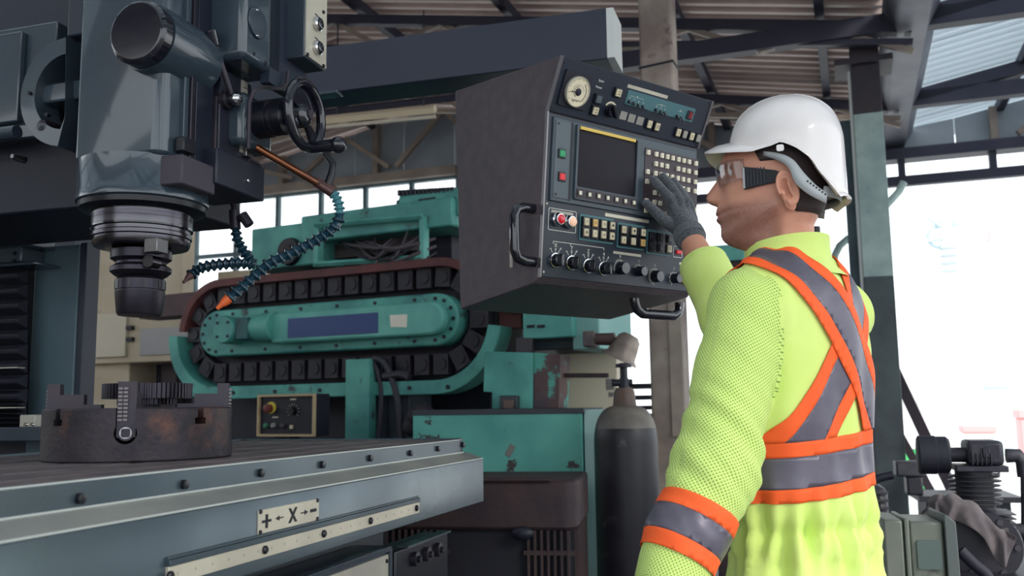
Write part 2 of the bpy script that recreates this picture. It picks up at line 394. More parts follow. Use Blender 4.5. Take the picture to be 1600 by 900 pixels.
# far gable wall: cladding sheets above the lintel, plaster below on the left, open to the yard on the right
wb = bpy.data.objects.new('wall_back', None); COL.objects.link(wb); wb.rotation_euler = HROT; struct(wb)
ZL = 3.55; ZLL = 3.86; XO = HF.hit(700, 400, 'y', 9.1)[0] + 0.15
x = XV - 2 * HALF
while x < XV + HALF - 0.01:
    x2 = min(x + 0.62, XV + HALF); b = MB()
    zt0, zt1 = roof_z(x + 0.001) - 0.04, roof_z(x2 - 0.001) - 0.04
    xr = XV - HALF
    zb_ = ZLL if x2 < XO + 0.3 else ZL
    poly = [(x + 0.006, zb_), (x2 - 0.006, zb_)] + [(x2 - 0.006, zt1)] + ([(xr, roof_z(xr) - 0.04)] if x < xr < x2 else []) + [(x + 0.006, zt0)]
    b.prism(poly, 9.10, 9.14, 'y'); b.build('cladding_sheet', gable_m, wb); x = x2
for x in np.arange(XV - 2 * HALF + 0.31, XV + HALF, 1.24):
    b = MB(); b.box(x - 0.03, x + 0.03, 9.0, 9.1, ZL if x > XO else ZLL, roof_z(x) - 0.05); b.build('cladding_post', truss_lt, wb)
for i in range(7):                       # braces across the cladding
    xa = XV - 8.8 + i * 1.24; b = MB(); bar(b, xa, (ZL if xa > XO else ZLL) + 0.05, xa + 0.55, roof_z(xa + 0.55) - 0.12, 0.05, 8.93, 8.99); b.build('brace', truss_lt, wb)
    b = MB(); bar(b, xa + 1.15, (ZL if xa > XO else ZLL) + 0.05, xa + 0.6, roof_z(xa + 0.6) - 0.12, 0.05, 8.93, 8.99); b.build('brace', truss_lt, wb)
b = MB(); bar(b, XV + 1.0, ZL + 0.02, XV + 1.7, ZL + 0.55, 0.05, 8.9, 8.97); bar(b, XV + 1.7, ZL + 0.55, XV + 2.0, ZL + 0.3, 0.04, 8.9, 8.97); b.build('brace', truss_lt, wb)
b = MB(); b.box(XV - 9.3, XO, 8.96, 9.16, ZLL - 0.10, ZLL); b.build('lintel_beam', truss_lt, wb)
b = MB(); b.box(XO, XV + 4.7, 8.96, 9.16, ZL - 0.10, ZL); b.build('lintel_beam', truss_m, wb)
b = MB(); b.box(XV - 9.4, XO, 9.05, 9.2, 0, 2.30); b.build('lower_wall', wall_m, wb)
# lower rail of the open side
b = MB(); b.box(XO, XV + 4.7, 9.0, 9.08, ZL - 0.34, ZL - 0.25); b.build('lower_rail', truss_m, wb)
for x in np.arange(XV - 0.7, XV + 4.5, 0.75):
    b = MB(); b.box(x - 0.03, x + 0.03, 9.0, 9.08, ZL - 0.26, ZL - 0.06); b.build('rail_post', truss_m, wb)
# the window band on the left
win_glass = mat('window_pane_glass', (236, 244, 246), 0.05, alpha=0.12)
frame_m = mat('window_frame_paint', (74, 104, 112), 0.5, col2=(60, 84, 94), scale=4)
wn = bpy.data.objects.new('window_1', None); COL.objects.link(wn); wn.rotation_euler = HROT; struct(wn)
nx = 8; xs = np.linspace(XV - 9.0, XO, nx + 1); zs = (2.30, 3.10, ZLL - 0.10)
for i in range(nx + 1):
    b = MB(); b.box(xs[i] - 0.022, xs[i] + 0.022, 9.06, 9.12, zs[0], zs[-1]); b.build('mullion', frame_m, wn)
for z in zs:
    b = MB(); b.box(xs[0], xs[-1], 9.055, 9.125, z - 0.022, z + 0.022); b.build('glazing_bar', frame_m, wn)
for i in range(nx):
    for j in range(2):
        b = MB(); b.box(xs[i] + 0.022, xs[i + 1] - 0.022, 9.088, 9.092, zs[j] + 0.022, zs[j + 1] - 0.022); b.build('pane', win_glass, wn)
# left side wall
b = MB(); b.box(-8.9, -8.7, -4.5, 9.1, 0, 2.3); struct(b.build('wall_left', wall_m)).rotation_euler = HROT
b = MB(); b.box(-8.9, -3.6, -4.7, -4.5, 0, 3.6); struct(b.build('wall_front', wall_m)).rotation_euler = HROT

# ------------------------------------------------------------------ columns
def col_frame(px, py, Y, th=-20): P = atY(px, py, Y); return Frame(P[0], P[1], th)
cf = col_frame(1046, 560, 4.7)
t = thing('concrete_column', 'weathered grey brown square column behind the control console', 'column', cf)
b = MB(); b.box(-0.085, 0.085, -0.085, 0.085, 0, 4.6); b.build('shaft', col_grey, t, bev=0.012)
b = MB(); b.tube([(0.088 * sx, 0.088 * sy, 2.98 + 0.015 * k) for k, (sx, sy) in enumerate(((-1, 1), (-1, -1), (1, -1), (1, 1)))], 0.006); b.build('wire_loop', navy, t)
b = MB(); b.box(0.02, 0.082, -0.098, -0.086, 1.1, 2.0); b.build('cover_strip', mat('pale_strip', (150, 140, 130), 0.7, col2=(120, 108, 104), scale=6), t)
cf = col_frame(1362, 560, 6.0)
t = thing('steel_column', 'pale green painted steel column with dark top standing right of the white helmet', 'column', cf)
GC = t; zc = atY(1340, 185, 6.0)[2]; zp = atY(1340, 105, 6.0)[2]
b = MB(); b.box(-0.02, 0.16, -0.10, 0.10, 0, 2.05); b.build('lower_shaft', mat('column_dull', (70, 82, 84), 0.55, col2=(56, 64, 70), scale=5, spots=(44, 46, 54), spot_scale=12, spot_lo=0.6, spot_hi=0.7), t, bev=0.004)
b = MB(); b.box(-0.02, 0.16, -0.10, 0.10, 2.05, zc); b.build('shaft', col_green, t, bev=0.004)
b = MB(); b.box(-0.02, 0.16, -0.10, 0.10, zc, zp + 0.22); b.build('column_head', col_dark, t, bev=0.004)
b = MB(); b.box(-0.12, 0.24, -0.16, 0.16, zp - 0.03, zp + 0.01); b.build('cap_plate', col_dark, t)
b = MB(); b.box(-0.10, -0.035, 0.02, 0.12, 0, zc); b.build('side_channel', mat('channel_teal', (72, 96, 104), 0.5, col2=(56, 74, 84), scale=5), t)
b = MB(); b.box(-0.040, -0.022, -0.085, -0.060, 0.3, zc + 0.3); b.build('lit_edge_strip', mat('lit_edge_pale', (196, 200, 198), 0.45), t)  # pale strip paints the lit left edge of the column
# raking braces that foot on the column
b = MB(); b.rod(cf.at(1392, 565, 6.05), cf.at(1450, 690, 5.75), 0.045, seg=4); b.rod(cf.at(1452, 690, 5.75), cf.at(1565, 925, 5.2), 0.045, seg=4)
b.build('raking_brace', col_dark, t)
b = MB(); b.rod(cf.at(1390, 650, 6.3), cf.at(1530, 905, 5.7), 0.035, seg=4); b.build('raking_brace', col_dark, t)
b = MB(); b.tube([tuple(cf.at(*q)) for q in ((1412, 285, 6.3), (1404, 300, 6.3), (1372, 335, 6.25))], 0.026); b.build('down_pipe', col_green, t)
b = MB(); b.tube([tuple(cf.at(*q)) for q in ((1326, 372, 6.4), (1312, 384, 6.4), (1304, 400, 6.4), (1303, 440, 6.4), (1303, 905, 6.4))], 0.026); b.build('drain_pipe', col_green, t)
q = cf.at(1283, 500, 6.5); b = MB(); b.rod((q[0], q[1], 0.0), (q[0], q[1], 2.5), 0.03, seg=4); b.build('thin_post', col_dark, t)

# ------------------------------------------------------------------ batten light under the roof
lf = col_frame(600, 178, 6.9)
t = thing('batten_light', 'long white fluorescent batten light hanging under the corrugated roof', 'light fitting', lf)
A, B_ = lf.at(510, 187, 7.1), lf.at(680, 170, 6.8)
b = MB(); b.rod(A, B_, 0.035, seg=4); b.build('batten_body', mat('batten_white', (226, 212, 184), 0.5), t)
b = MB(); b.rod(A + np.array([0, 0, -0.06]), B_ + np.array([0, 0, -0.06]), 0.014); b.build('tube_lamp', mat('tube_white', (214, 206, 190), 0.4), t)
for q in (0.1, 0.9):
    Pq = A + (B_ - A) * q; b = MB(); b.rod(Pq, (Pq[0], Pq[1], 4.3), 0.006); b.build('hanger', truss_m, t)
# trunking above it
tk = MB(); A2, B2 = HF.l(atY(505, 176, 7.2)), HF.l(atY(712, 152, 6.9)); tk.rod(A2, B2, 0.03, seg=4)
o = tk.build('cable_trunking', truss_m); o.rotation_euler = HROT
tag(o, 'dark straight cable trunking running just above the batten light', 'trunking')
# ================================================================== milling machine (local x: towards the operator, y: along the table, away)
_S = atY(221, 400, 1.65)
MF = Frame(_S[0], _S[1], -16.8)
H = MF.hit
mm = thing('milling_machine', 'big grey green milling machine with glossy spindle head at the left edge', 'machine', MF)
def zpx(px, py, ax, v): return H(px, py, ax, v)[2]

# --- spindle head casting
yN = -0.085
xa = H(120, 150, 'y', yN)[0]; xb = H(254, 150, 'y', yN)[0]; zb = H(185, 244, 'y', yN)[2]; ztop = zpx(200, -120, 'y', yN)
out = arc(xb - 0.022, yN + 0.022, 0.022, -90, 0, 6) + [(xb, 0.10)] + [(xa, 0.10)] + arc(xa + 0.008, yN + 0.008, 0.008, 180, 270, 3)
b = MB(); b.prism(out, zb, ztop); head = b.build('spindle_head', mill, mm, bev=0.006)
# round motor boss with its cap
c = H(212, 48, 'y', yN - 0.045); dpt = np.linalg.norm(MF.w(*c) - CAM); rb = 49 * dpt / 1500.0
b = MB(); b.lathe([(rb * 1.04, yN - 0.018), (rb * 1.06, yN - 0.008), (rb * 1.06, yN + 0.12)], (c[0], 0, c[2]), 'y', 40); boss = b.build('motor_boss', mill, mm)
b = MB(); b.lathe([(rb * 0.90, yN - 0.045), (rb, yN - 0.038), (rb, yN - 0.018)], (c[0], 0, c[2]), 'y', 40); b.build('boss_cap', blk_gloss, boss, bev=0.002)
# swivel flange with rib on the back
yF = -0.02; c = H(122, 150, 'y', yF); R_ = 0.104
b = MB(); b.ring([(c[0] + R_ * math.cos(a), c[2] + R_ * math.sin(a)) for a in np.linspace(PI * 0.52, PI * 1.46, 22)] + [(c[0] + 0.0, c[2] - 0.05)],
                 [(c[0] + (R_ - 0.032) * math.cos(a), c[2] + (R_ - 0.032) * math.sin(a)) for a in np.linspace(PI * 0.52, PI * 1.46, 22)] + [(c[0] + 0.0, c[2] - 0.05)], yF - 0.03, yF + 0.03, 'y')
b.build('swivel_flange', mill, mm, bev=0.003)
z1, z2 = zpx(95, 161, 'y', yF), zpx(95, 131, 'y', yF); b = MB(); b.box(c[0] - 0.09, xa + 0.02, yF - 0.01, yF + 0.03, z1, z2); b.build('flange_rib', mill, mm, bev=0.004)
for px, py in ((48, 146), (75, 180)):
    q = H(px, py, 'y', yF - 0.03); b = MB(); b.lathe([(0.0035, -0.004), (0.0035, 0.004)], (q[0], yF - 0.031, q[2]), 'y', 10); b.build('flange_screw', blk, mm)
q = H(32, 248, 'y', yF - 0.01); b = MB(); b.lathe([(0.004, -0.01), (0.007, 0.0), (0.007, 0.02)], (q[0], yF - 0.02, q[2]), 'y', 12); b.build('flange_bolt', steel, mm)
q = H(84, 203, 'y', yF); b = MB(); b.lathe([(0.011, -0.03), (0.014, -0.024), (0.014, 0.05)], (q[0], yF, q[2]), 'y', 20); b.build('oil_plug', oxide, mm)
# ram behind: dark block, grey cover box, rod
y2 = 0.03
b = MB(); b.box(-0.95, xa + 0.06, y2 + 0.02, 0.34, zpx(60, 330, 'y', y2 + 0.02), zpx(60, 218, 'y', y2 + 0.02)); b.build('ram_underside', navy, mm, bev=0.004)
b = MB(); b.box(-0.95, xa + 0.05, y2 + 0.05, 0.34, zpx(60, 218, 'y', y2 + 0.02), zpx(60, -120, 'y', y2)); b.build('ram_body', mat('ram_dark', (32, 36, 50), 0.5), mm, bev=0.004)
b = MB(); b.box(-0.95, H(88, 120, 'y', y2)[0], y2 - 0.005, y2 + 0.048, zpx(40, 218, 'y', y2), zpx(40, 42, 'y', y2)); b.build('ram_cover', mill, mm, bev=0.004)
b = MB(); b.box(-0.95, H(30, 120, 'y', y2 - 0.02)[0], y2 - 0.02, y2 - 0.006, zpx(20, 190, 'y', y2 - 0.02), zpx(20, 50, 'y', y2 - 0.02)); b.build('cover_lid', mill, mm, bev=0.003)
zr = zpx(10, 208, 'y', y2 - 0.04); b = MB(); b.lathe([(0.013, -0.95), (0.013, H(27, 208, 'y', y2 - 0.04)[0])], (0, y2 - 0.04, zr), 'x', 20); b.build('ram_rod', mill_dk, mm)
b = MB(); b.box(xa - 0.10, xa + 0.03, -0.01, 0.03, zpx(100, 62, 'y', 0), zpx(100, -120, 'y', 0)); b.build('head_bracket', mat('bracket_navy', (36, 42, 56), 0.4), mm, bev=0.004)

# --- quill housing and spindle nose (turned about the spindle axis)
def zs_(py, r=0.0): return H(221, py, 'y', -r)[2]
b = MB(); zq0, zq1 = zs_(322), zb + 0.002
b.lathe([(0.106, zq0 - 0.004), (0.113, zq0), (0.113, zq0 + 0.012), (0.112, zq0 + 0.014), (0.112, zq1)], seg=56); b.build('quill_housing', mill, mm)
b = MB(); b.lathe([(0.094, zq0 - 0.018), (0.108, zq0 - 0.012), (0.1095, zq0 - 0.003)], seg=48); b.build('seal_ring', blk, mm)
zn0 = zs_(388); zn1 = zq0 - 0.014
b = MB(); hN = zn1 - zn0
b.lathe([(0.060, zn0 - 0.002), (0.080, zn0), (0.083, zn0 + 0.006), (0.083, zn0 + 0.014), (0.0855, zn0 + 0.016), (0.0855, zn0 + 0.022), (0.083, zn0 + 0.024), (0.083, zn0 + 0.030), (0.0868, zn0 + 0.033), (0.0868, zn0 + hN * 0.72), (0.0862, zn0 + hN * 0.725), (0.0862, zn0 + hN * 0.735), (0.0868, zn0 + hN * 0.74), (0.0868, zn1 - 0.004), (0.083, zn1)], seg=56)
nose = b.build('spindle_nose', steel_st, mm)
b = MB(); b.lathe([(0.0842, zn0 + 0.0305), (0.0875, zn0 + 0.0315), (0.0875, zn0 + 0.0345), (0.0842, zn0 + 0.0355)], seg=48, cap=False); b.build('nose_ring', blk_gloss, nose)
q = H(241, 389, 'y', -0.06)
b = MB(); b.cbox((q[0], -0.055, zn0 - 0.010), (0.026, 0.03, 0.024)); b.build('drive_key', steel, mm, bev=0.001)

# --- tool holder gripped by the spindle
tf = Frame(_S[0], _S[1], -16.8)
th_ = thing('collet_chuck', 'black collet chuck tool holder hanging from the spindle nose', 'tool holder', tf)
zA, zB, zC, zD = zs_(390), zs_(432), zs_(434), zs_(493)
hA = zA - zB
b = MB(); b.lathe([(0.036, zB - 0.002), (0.044, zB), (0.0520, zB + hA * 0.14), (0.0520, zB + hA * 0.30), (0.043, zB + hA * 0.42), (0.043, zB + hA * 0.50), (0.0520, zB + hA * 0.62), (0.0520, zB + hA * 0.92), (0.048, zA - 0.001), (0.03, zA)], seg=48); b.build('flange', oxide, th_)
b = MB(); hC = zC - zD
b.lathe([(0.024, zD), (0.036, zD), (0.0385, zD + 0.004), (0.0425, zD + hC * 0.62), (0.0400, zD + hC * 0.63), (0.0400, zD + hC * 0.66), (0.0425, zD + hC * 0.67), (0.0425, zC - 0.005), (0.038, zC), (0.030, zC + 0.004)], seg=48); nut = b.build('collet_nut', oxide, th_)
for k in range(10):
    a = 2 * PI * k / 10 + 0.25; T = Matrix.Rotation(a, 4, 'Z'); b = MB(); zc_ = zD + hC * 0.80
    pr = stadium(-0.0075, 0.0075, -0.0028, 0.0028, 6)
    b.prism([(p[1], p[0] + zc_) for p in pr], -0.0432, -0.040, 'y', T=T); b.build('nut_slot', blk, nut)
q = H(233, 408, 'y', -0.05); b = MB(); b.prism([(q[0] + 0.011 * math.cos(a), q[2] + 0.011 * math.sin(a)) for a in np.linspace(0, 2 * PI, 20, endpoint=False)], -0.053, -0.03, 'y'); b.build('flange_notch', steel_st, th_)

# --- front slide: ways, clamp lever, scale, feed box
xw = xb + 0.004
def vbar(name, p0, p1, py0, py1, x0, x1, m, bev=0.0015, par=None):
    """upright bar whose front (local x = x1) spans pixel columns p0..p1"""
    ya, yb = H(p0, (py0 + py1) / 2, 'x', x1)[1], H(p1, (py0 + py1) / 2, 'x', x1)[1]
    zt_, zb_ = zpx((p0 + p1) / 2, py0, 'x', x1), zpx((p0 + p1) / 2, py1, 'x', x1)
    b = MB(); b.box(x0, x1, min(ya, yb), max(ya, yb), zb_, zt_); return b.build(name, m, par or mm, bev=bev)
vbar('slide_way', 291, 300, -100, 252, 0.0, xw + 0.004, mat('way_steel', (64, 76, 86), 0.28, metal=0.3))
vbar('slide_way', 302, 308, -100, 262, 0.0, xw + 0.010, oxide)
vbar('slide_plate', 309, 336, -100, 262, 0.0, xw + 0.006, mat('slide_plate', (36, 42, 56), 0.3, metal=0.3))
vbar('slide_rail', 337, 341, 150, 262, 0.0, xw + 0.012, dksteel)
vbar('clamp_block', 293, 312, 88, 110, xw, xw + 0.018, blk, 0.002)
vbar('clamp_block', 287, 306, 216, 239, xw, xw + 0.018, blk, 0.002)
vbar('foot_bracket', 284, 337, 250, 296, xw - 0.06, xw + 0.028, mat('bracket_brown', (60, 54, 64), 0.5), 0.003)
vbar('feed_column', 343, 392, 118, 246, 0.02, xw + 0.016, mat('feed_navy', (34, 36, 50), 0.35), 0.002)
vbar('stop_block', 338, 414, 246, 301, 0.02, xw + 0.034, mat('stop_navy', (30, 34, 48), 0.4), 0.003)
sc_ = vbar('scale_strip', 377, 386, 126, 240, xw + 0.016, xw + 0.0185, alu_dull, 0)
for k in range(12):
    zz = zpx(381, 136 + k * 8.4, 'x', xw + 0.019); yy = H(380, 180, 'x', xw + 0.019)[1]; b = MB(); b.box(xw + 0.0185, xw + 0.0190, yy, yy + (0.007 if k % 4 else 0.012), zz - 0.0008, zz + 0.0008); b.build('scale_mark', black_ink, sc_)
vbar('pointer_block', 385, 396, 231, 246, xw + 0.016, xw + 0.026, steel, 0.001)
for py in (239, 282):
    q = H(362 if py < 260 else 386, py, 'x', xw + 0.035); b = MB(); b.lathe([(0.004, 0), (0.004, 0.004), (0.002, 0.005)], (xw + (0.016 if py < 260 else 0.034), q[1], q[2]), 'x', 12); b.build('cap_screw', chrome, mm)
# clamp lever
P0 = H(364, 155, 'x', xw + 0.035); P1 = P0 + np.array([-0.012, H(328, 52, 'x', xw + 0.02)[1] - P0[1], zpx(328, 52, 'x', xw + 0.02) - P0[2]])
b = MB(); b.lathe([(0.016, -0.035), (0.016, -0.010), (0.010, -0.008), (0.010, 0.004)], (P0[0], P0[1], P0[2]), 'x', 20); lv = b.build('lever_hub', dksteel, mm)
b = MB(); b.ball(P0 + np.array([0.006, 0, 0]), 0.0125); b.build('hub_ball', chrome, lv)
b = MB(); b.rod(P0, P0 + (P1 - P0) * 0.85, 0.006, 0.005); b.build('lever_arm', dksteel, lv)
b = MB(); b.rod(P0 + (P1 - P0) * 0.8, P1 + (P1 - P0) * 0.04, 0.0085, 0.0125, 16); b.build('lever_knob', blk_gloss, lv, bev=0.002)

# gearbox with round cover at the top
xg = xw + 0.075
ya, yb = H(381, 40, 'x', xg)[1], H(421, 40, 'x', xg)[1]; zt_, z0_ = zpx(400, -100, 'x', xg), zpx(381, 88, 'x', xg)
b = MB(); b.box(xw - 0.03, xg, ya, yb + 0.05, z0_, zt_); gb = b.build('feed_gearbox', mill, mm, bev=0.012)
q = H(401, 36, 'x', xg); b = MB(); b.lathe([(0.030, 0), (0.030, 0.004), (0.026, 0.0045)], (xg, q[1], q[2]), 'x', 32); cv = b.build('round_cover', mill_dk, gb, bev=0.001)
for py in (16, 56):
    q = H(402, py, 'x', xg + 0.005); b = MB(); b.lathe([(0.0032, 0), (0.0025, 0.003)], (xg + 0.0045, q[1], q[2]), 'x', 10); b.build('cover_screw', chrome, cv)
for px, py, r in ((397, 84, 0.0035), (415, 99, 0.005)):
    q = H(px, py, 'x', xg); b = MB(); b.lathe([(r, 0), (r * 0.9, 0.0015)], (xg - 0.0005, q[1], q[2]), 'x', 12); b.build('plug', blk, gb)
# switch box with plated face
xs_ = xw + 0.115
ya, yb = H(476, 60, 'x', xs_)[1], H(509, 60, 'x', xs_)[1]; zt_, z0_ = zpx(492, -100, 'x', xs_), zpx(492, 100, 'x', xs_)
b = MB(); b.box(xs_ - 0.095, xs_, ya, yb, z0_, zt_); sb_ = b.build('switch_box', mill_dk, mm, bev=0.003)
b = MB(); b.box(xs_, xs_ + 0.003, ya + 0.002, yb - 0.002, z0_ + 0.004, zt_); pl = b.build('switch_plate', alu, sb_)
for py in (38, 75):
    q = H(494, py, 'x', xs_ + 0.003); b = MB(); b.lathe([(0.015, 0), (0.015, 0.007), (0.012, 0.010), (0.011, 0.006)], (xs_ + 0.003, q[1], q[2]), 'x', 28); sw = b.build('switch_collar', chrome, pl)
    b = MB(); b.lathe([(0.0108, 0), (0.0108, 0.012), (0.009, 0.013)], (xs_ + 0.003, q[1], q[2]), 'x', 24); b.build('switch_button', blk_gloss, sw)
    b = MB(); b.box(xs_ + 0.003, xs_ + 0.0034, q[1] - 0.006, q[1] + 0.006, q[2] + 0.019, q[2] + 0.0215); b.build('switch_mark', black_ink, pl)
for px, py in ((480, 85), (505, 19), (505, 103)):
    q = H(px, py, 'x', xs_ + 0.003); b = MB(); b.lathe([(0.0042, 0), (0.003, 0.003)], (xs_ + 0.003, q[1], q[2]), 'x', 12); b.build('plate_screw', black_ink, pl)
b = MB(); b.tube([tuple(H(*q)) for q in ((450, 112, 'x', xs_ - 0.03), (448, 132, 'x', xs_ - 0.03), (440, 139, 'x', xs_ - 0.03), (410, 136, 'x', xs_ - 0.03), (396, 142, 'x', xs_ - 0.03), (390, 160, 'x', xs_ - 0.04), (388, 232, 'x', xs_ - 0.05))], 0.004); b.build('cable_conduit', dksteel, mm)
b = MB(); b.box(xg - 0.02, xg + 0.0, H(421, 100, 'x', xg)[1], H(478, 100, 'x', xg)[1], zpx(440, 140, 'x', xg), zpx(440, -100, 'x', xg)); b.build('head_back_plate', mat('plate_navy', (40, 48, 62), 0.4), mm)

# handwheel and its housing
yH = H(398, 185, 'x', xw + 0.05)[1] + 0.02
zc_ = H(474, 180, 'y', yH)[2]; xh = H(474, 180, 'y', yH)[0]
b = MB(); b.box(xw - 0.02, H(404, 185, 'y', yH)[0], yH - 0.052, yH + 0.055, zc_ - 0.058, zc_ + 0.045); hs = b.build('feed_housing', mill, mm, bev=0.012)
xk0 = H(404, 185, 'y', yH)[0]
b = MB(); b.lathe([(0.036, xk0 - 0.005), (0.036, xk0 + 0.030), (0.032, xk0 + 0.032), (0.032, xk0 + 0.036), (0.034, xk0 + 0.037), (0.034, xk0 + 0.062), (0.026, xk0 + 0.066), (0.016, xk0 + 0.068), (0.016, xh)], (0, yH, zc_), 'x', 40); b.build('dial_drum', blk, hs)
b = MB(); b.lathe([(0.0342, xk0 + 0.038), (0.0342, xk0 + 0.041)], (0, yH, zc_), 'x', 40, cap=False); b.build('dial_ring', dksteel, hs)
hw = MB(); RW = 0.062
ring_pts = [(xh + 0.004, yH + RW * math.cos(a), zc_ + RW * math.sin(a)) for a in np.linspace(0, 2 * PI, 41)]
hw.tube(ring_pts, 0.0095, 14, cap=False); wheel = hw.build('handwheel_rim', blk_gloss, hs)
b = MB(); b.lathe([(0.024, xh - 0.014), (0.024, xh + 0.004), (0.018, xh + 0.010), (0.010, xh + 0.013)], (0, yH, zc_), 'x', 28); b.build('handwheel_hub', blk_gloss, wheel)
b = MB(); b.lathe([(0.0085, xh + 0.012), (0.0085, xh + 0.016), (0.003, xh + 0.0162)], (0, yH, zc_), 'x', 14); b.build('hub_nut', dksteel, wheel)
b = MB()   # solid disc sector at the top, two spokes below
for a0, a1 in ((25, 155), (205, 235), (305, 335)):
    o_ = [(yH + 0.060 * math.cos(math.radians(a)), zc_ + 0.060 * math.sin(math.radians(a))) for a in np.linspace(a0, a1, 14)]
    i_ = [(yH + 0.020 * math.cos(math.radians(a)), zc_ + 0.020 * math.sin(math.radians(a))) for a in np.linspace(a1, a0, 14)]
    b.prism(o_ + i_, xh - 0.006, xh + 0.001, 'x')
b.build('handwheel_disc', blk_gloss, wheel)
aK = math.radians(-72)
kk = np.array([xh + 0.006, yH + RW * math.cos(aK), zc_ + RW * math.sin(aK)])
b = MB(); b.rod(kk, kk + np.array([0.055, 0, 0]), 0.011, 0.013, 16); b.ball(kk + np.array([0.058, 0, 0]), 0.016); b.build('wheel_handle', blk_gloss, wheel)

# column: bellows, way cover, sheet cover
xc = -0.42
def colbox(name, p0, p1, py0, py1, ypl, y1, m, bev=0.003):
    b = MB(); b.box(H(p0, (py0 + py1) / 2, 'y', ypl)[0], H(p1, (py0 + py1) / 2, 'y', ypl)[0], ypl, y1, zpx((p0 + p1) / 2, py1, 'y', ypl), zpx((p0 + p1) / 2, py0, 'y', ypl)); return b.build(name, m, mm, bev=bev)
yC = 0.42
b = MB(); zc0, zc1 = 0.95, zpx(90, 384, 'y', yC); x0c, x1c = H(50, 500, 'y', yC)[0], H(119, 500, 'y', yC)[0]
b.box(x0c, x1c, yC, yC + 0.05, zc0, zc1); b.build('column_cover', cover_grey, mm, bev=0.003)
b = MB(); b.box(x1c - 0.001, x1c + 0.018, yC + 0.004, yC + 0.05, zc0, zc1 + 0.004); ce = b.build('cover_edge', mat('edge_navy', (34, 40, 54), 0.45), mm, bev=0.002)
for py in (522, 533, 545):
    q = H(124, py, 'y', yC + 0.01); b = MB(); b.lathe([(0.0022, -0.002), (0.0015, 0)], (q[0], yC + 0.009, q[2]), 'y', 8); b.build('rivet', alu, ce)
b = MB(); b.box(x0c - 0.55, x0c + 0.03, yC + 0.051, yC + 0.11, 0.0, zc1 - 0.01); b.build('column_body', mat('column_navy', (34, 38, 52), 0.5), mm, bev=0.004)
yB = 0.36
colbox('way_cover_plate', -120, 36, 330, 384, yB, yB + 0.05, mat('way_plate', (98, 112, 122), 0.35, metal=0.3, col2=(84, 98, 108), scale=4))
colbox('way_rail', -120, 46, 375, 390, yB - 0.02, yB + 0.06, mill)
colbox('way_rail', -120, 33, 391, 414, yB - 0.012, yB + 0.06, zinc)
colbox('way_rail', -120, 52, 414, 419, yB - 0.024, yB + 0.06, mill)
for px, py in ((24, 396), (23, 408)):
    q = H(px, py, 'y', yB - 0.012); b = MB(); b.lathe([(0.005, -0.003), (0.005, 0)], (q[0], yB - 0.0125, q[2]), 'y', 12); b.build('rail_screw', blk, mm)
for k in range(9):
    pa = 420 + k * 23.5; b = MB(); x1_ = H(34, pa, 'y', yB)[0]; z1_, z0_ = zpx(20, pa, 'y', yB), zpx(20, pa + 23, 'y', yB)
    b.prism([(yB + 0.02, z1_), (yB - 0.014, (z1_ * 0.6 + z0_ * 0.4)), (yB - 0.010, (z1_ * 0.35 + z0_ * 0.65)), (yB + 0.02, z0_)], x0c - 0.55, x1_, 'x'); b.build('bellows_fold', rubber, mm, bev=0.002)
for k in range(9):
    pa = 600 + (k + 1) * 7.2; b = MB(); x1_ = H(31, pa, 'y', yB)[0]; z1_, z0_ = zpx(20, pa, 'y', yB), zpx(20, pa + 7, 'y', yB)
    b.prism([(yB + 0.02, z1_), (yB - 0.010, (z1_ + z0_) / 2), (yB + 0.02, z0_)], x0c - 0.55, x1_, 'x'); b.build('bellows_fold', rubber, mm)
for pa in (574, 636):
    b = MB(); b.box(x0c - 0.55, H(34, pa, 'y', yB)[0], yB - 0.018, yB + 0.01, zpx(20, pa + 2, 'y', yB), zpx(20, pa, 'y', yB)); b.build('bellows_strip', alu_dull, mm)
colbox('oiler_box', 30, 55, 648, 668, yB - 0.02, yB + 0.05, alu_dull)
colbox('saddle_rail', -120, 75, 668, 690, yB - 0.05, yB + 0.3, mill_dk)
for px in (42, 52):
    q = H(px, 666, 'y', yB - 0.05); b = MB(); b.lathe([(0.004, -0.006), (0.004, 0)], (q[0], yB - 0.05, q[2] + 0.004), 'y', 10); b.build('rail_nut', chrome, mm)
b = MB(); b.box(xc - 0.55, -0.36, 0.05, 1.05, 0.0, 0.92); b.build('machine_base', mat('base_navy', (36, 42, 54), 0.55), mm, bev=0.01)

# ------------------------------------------------------------------ sliding table
ZT = 1.172
_a, _b = MF.l(atz(0, 765, ZT)), MF.l(atz(723, 687, ZT))
XF = (_a[0] + _b[0]) / 2; YE = _b[1]; YS = -1.25; XBK = XF - 0.62
tbf = MF
tb = thing('machine_table', 'long steel machine table with T-slots and a grey coolant tray front', 'machine table', MF)
zs1 = H(723, 708, 'x', XF)[2]; sh = H(755, 716, 'y', YE + 0.03); xo = sh[0]; zo = sh[2]; zlow = H(752, 783, 'y', YE + 0.03)[2]
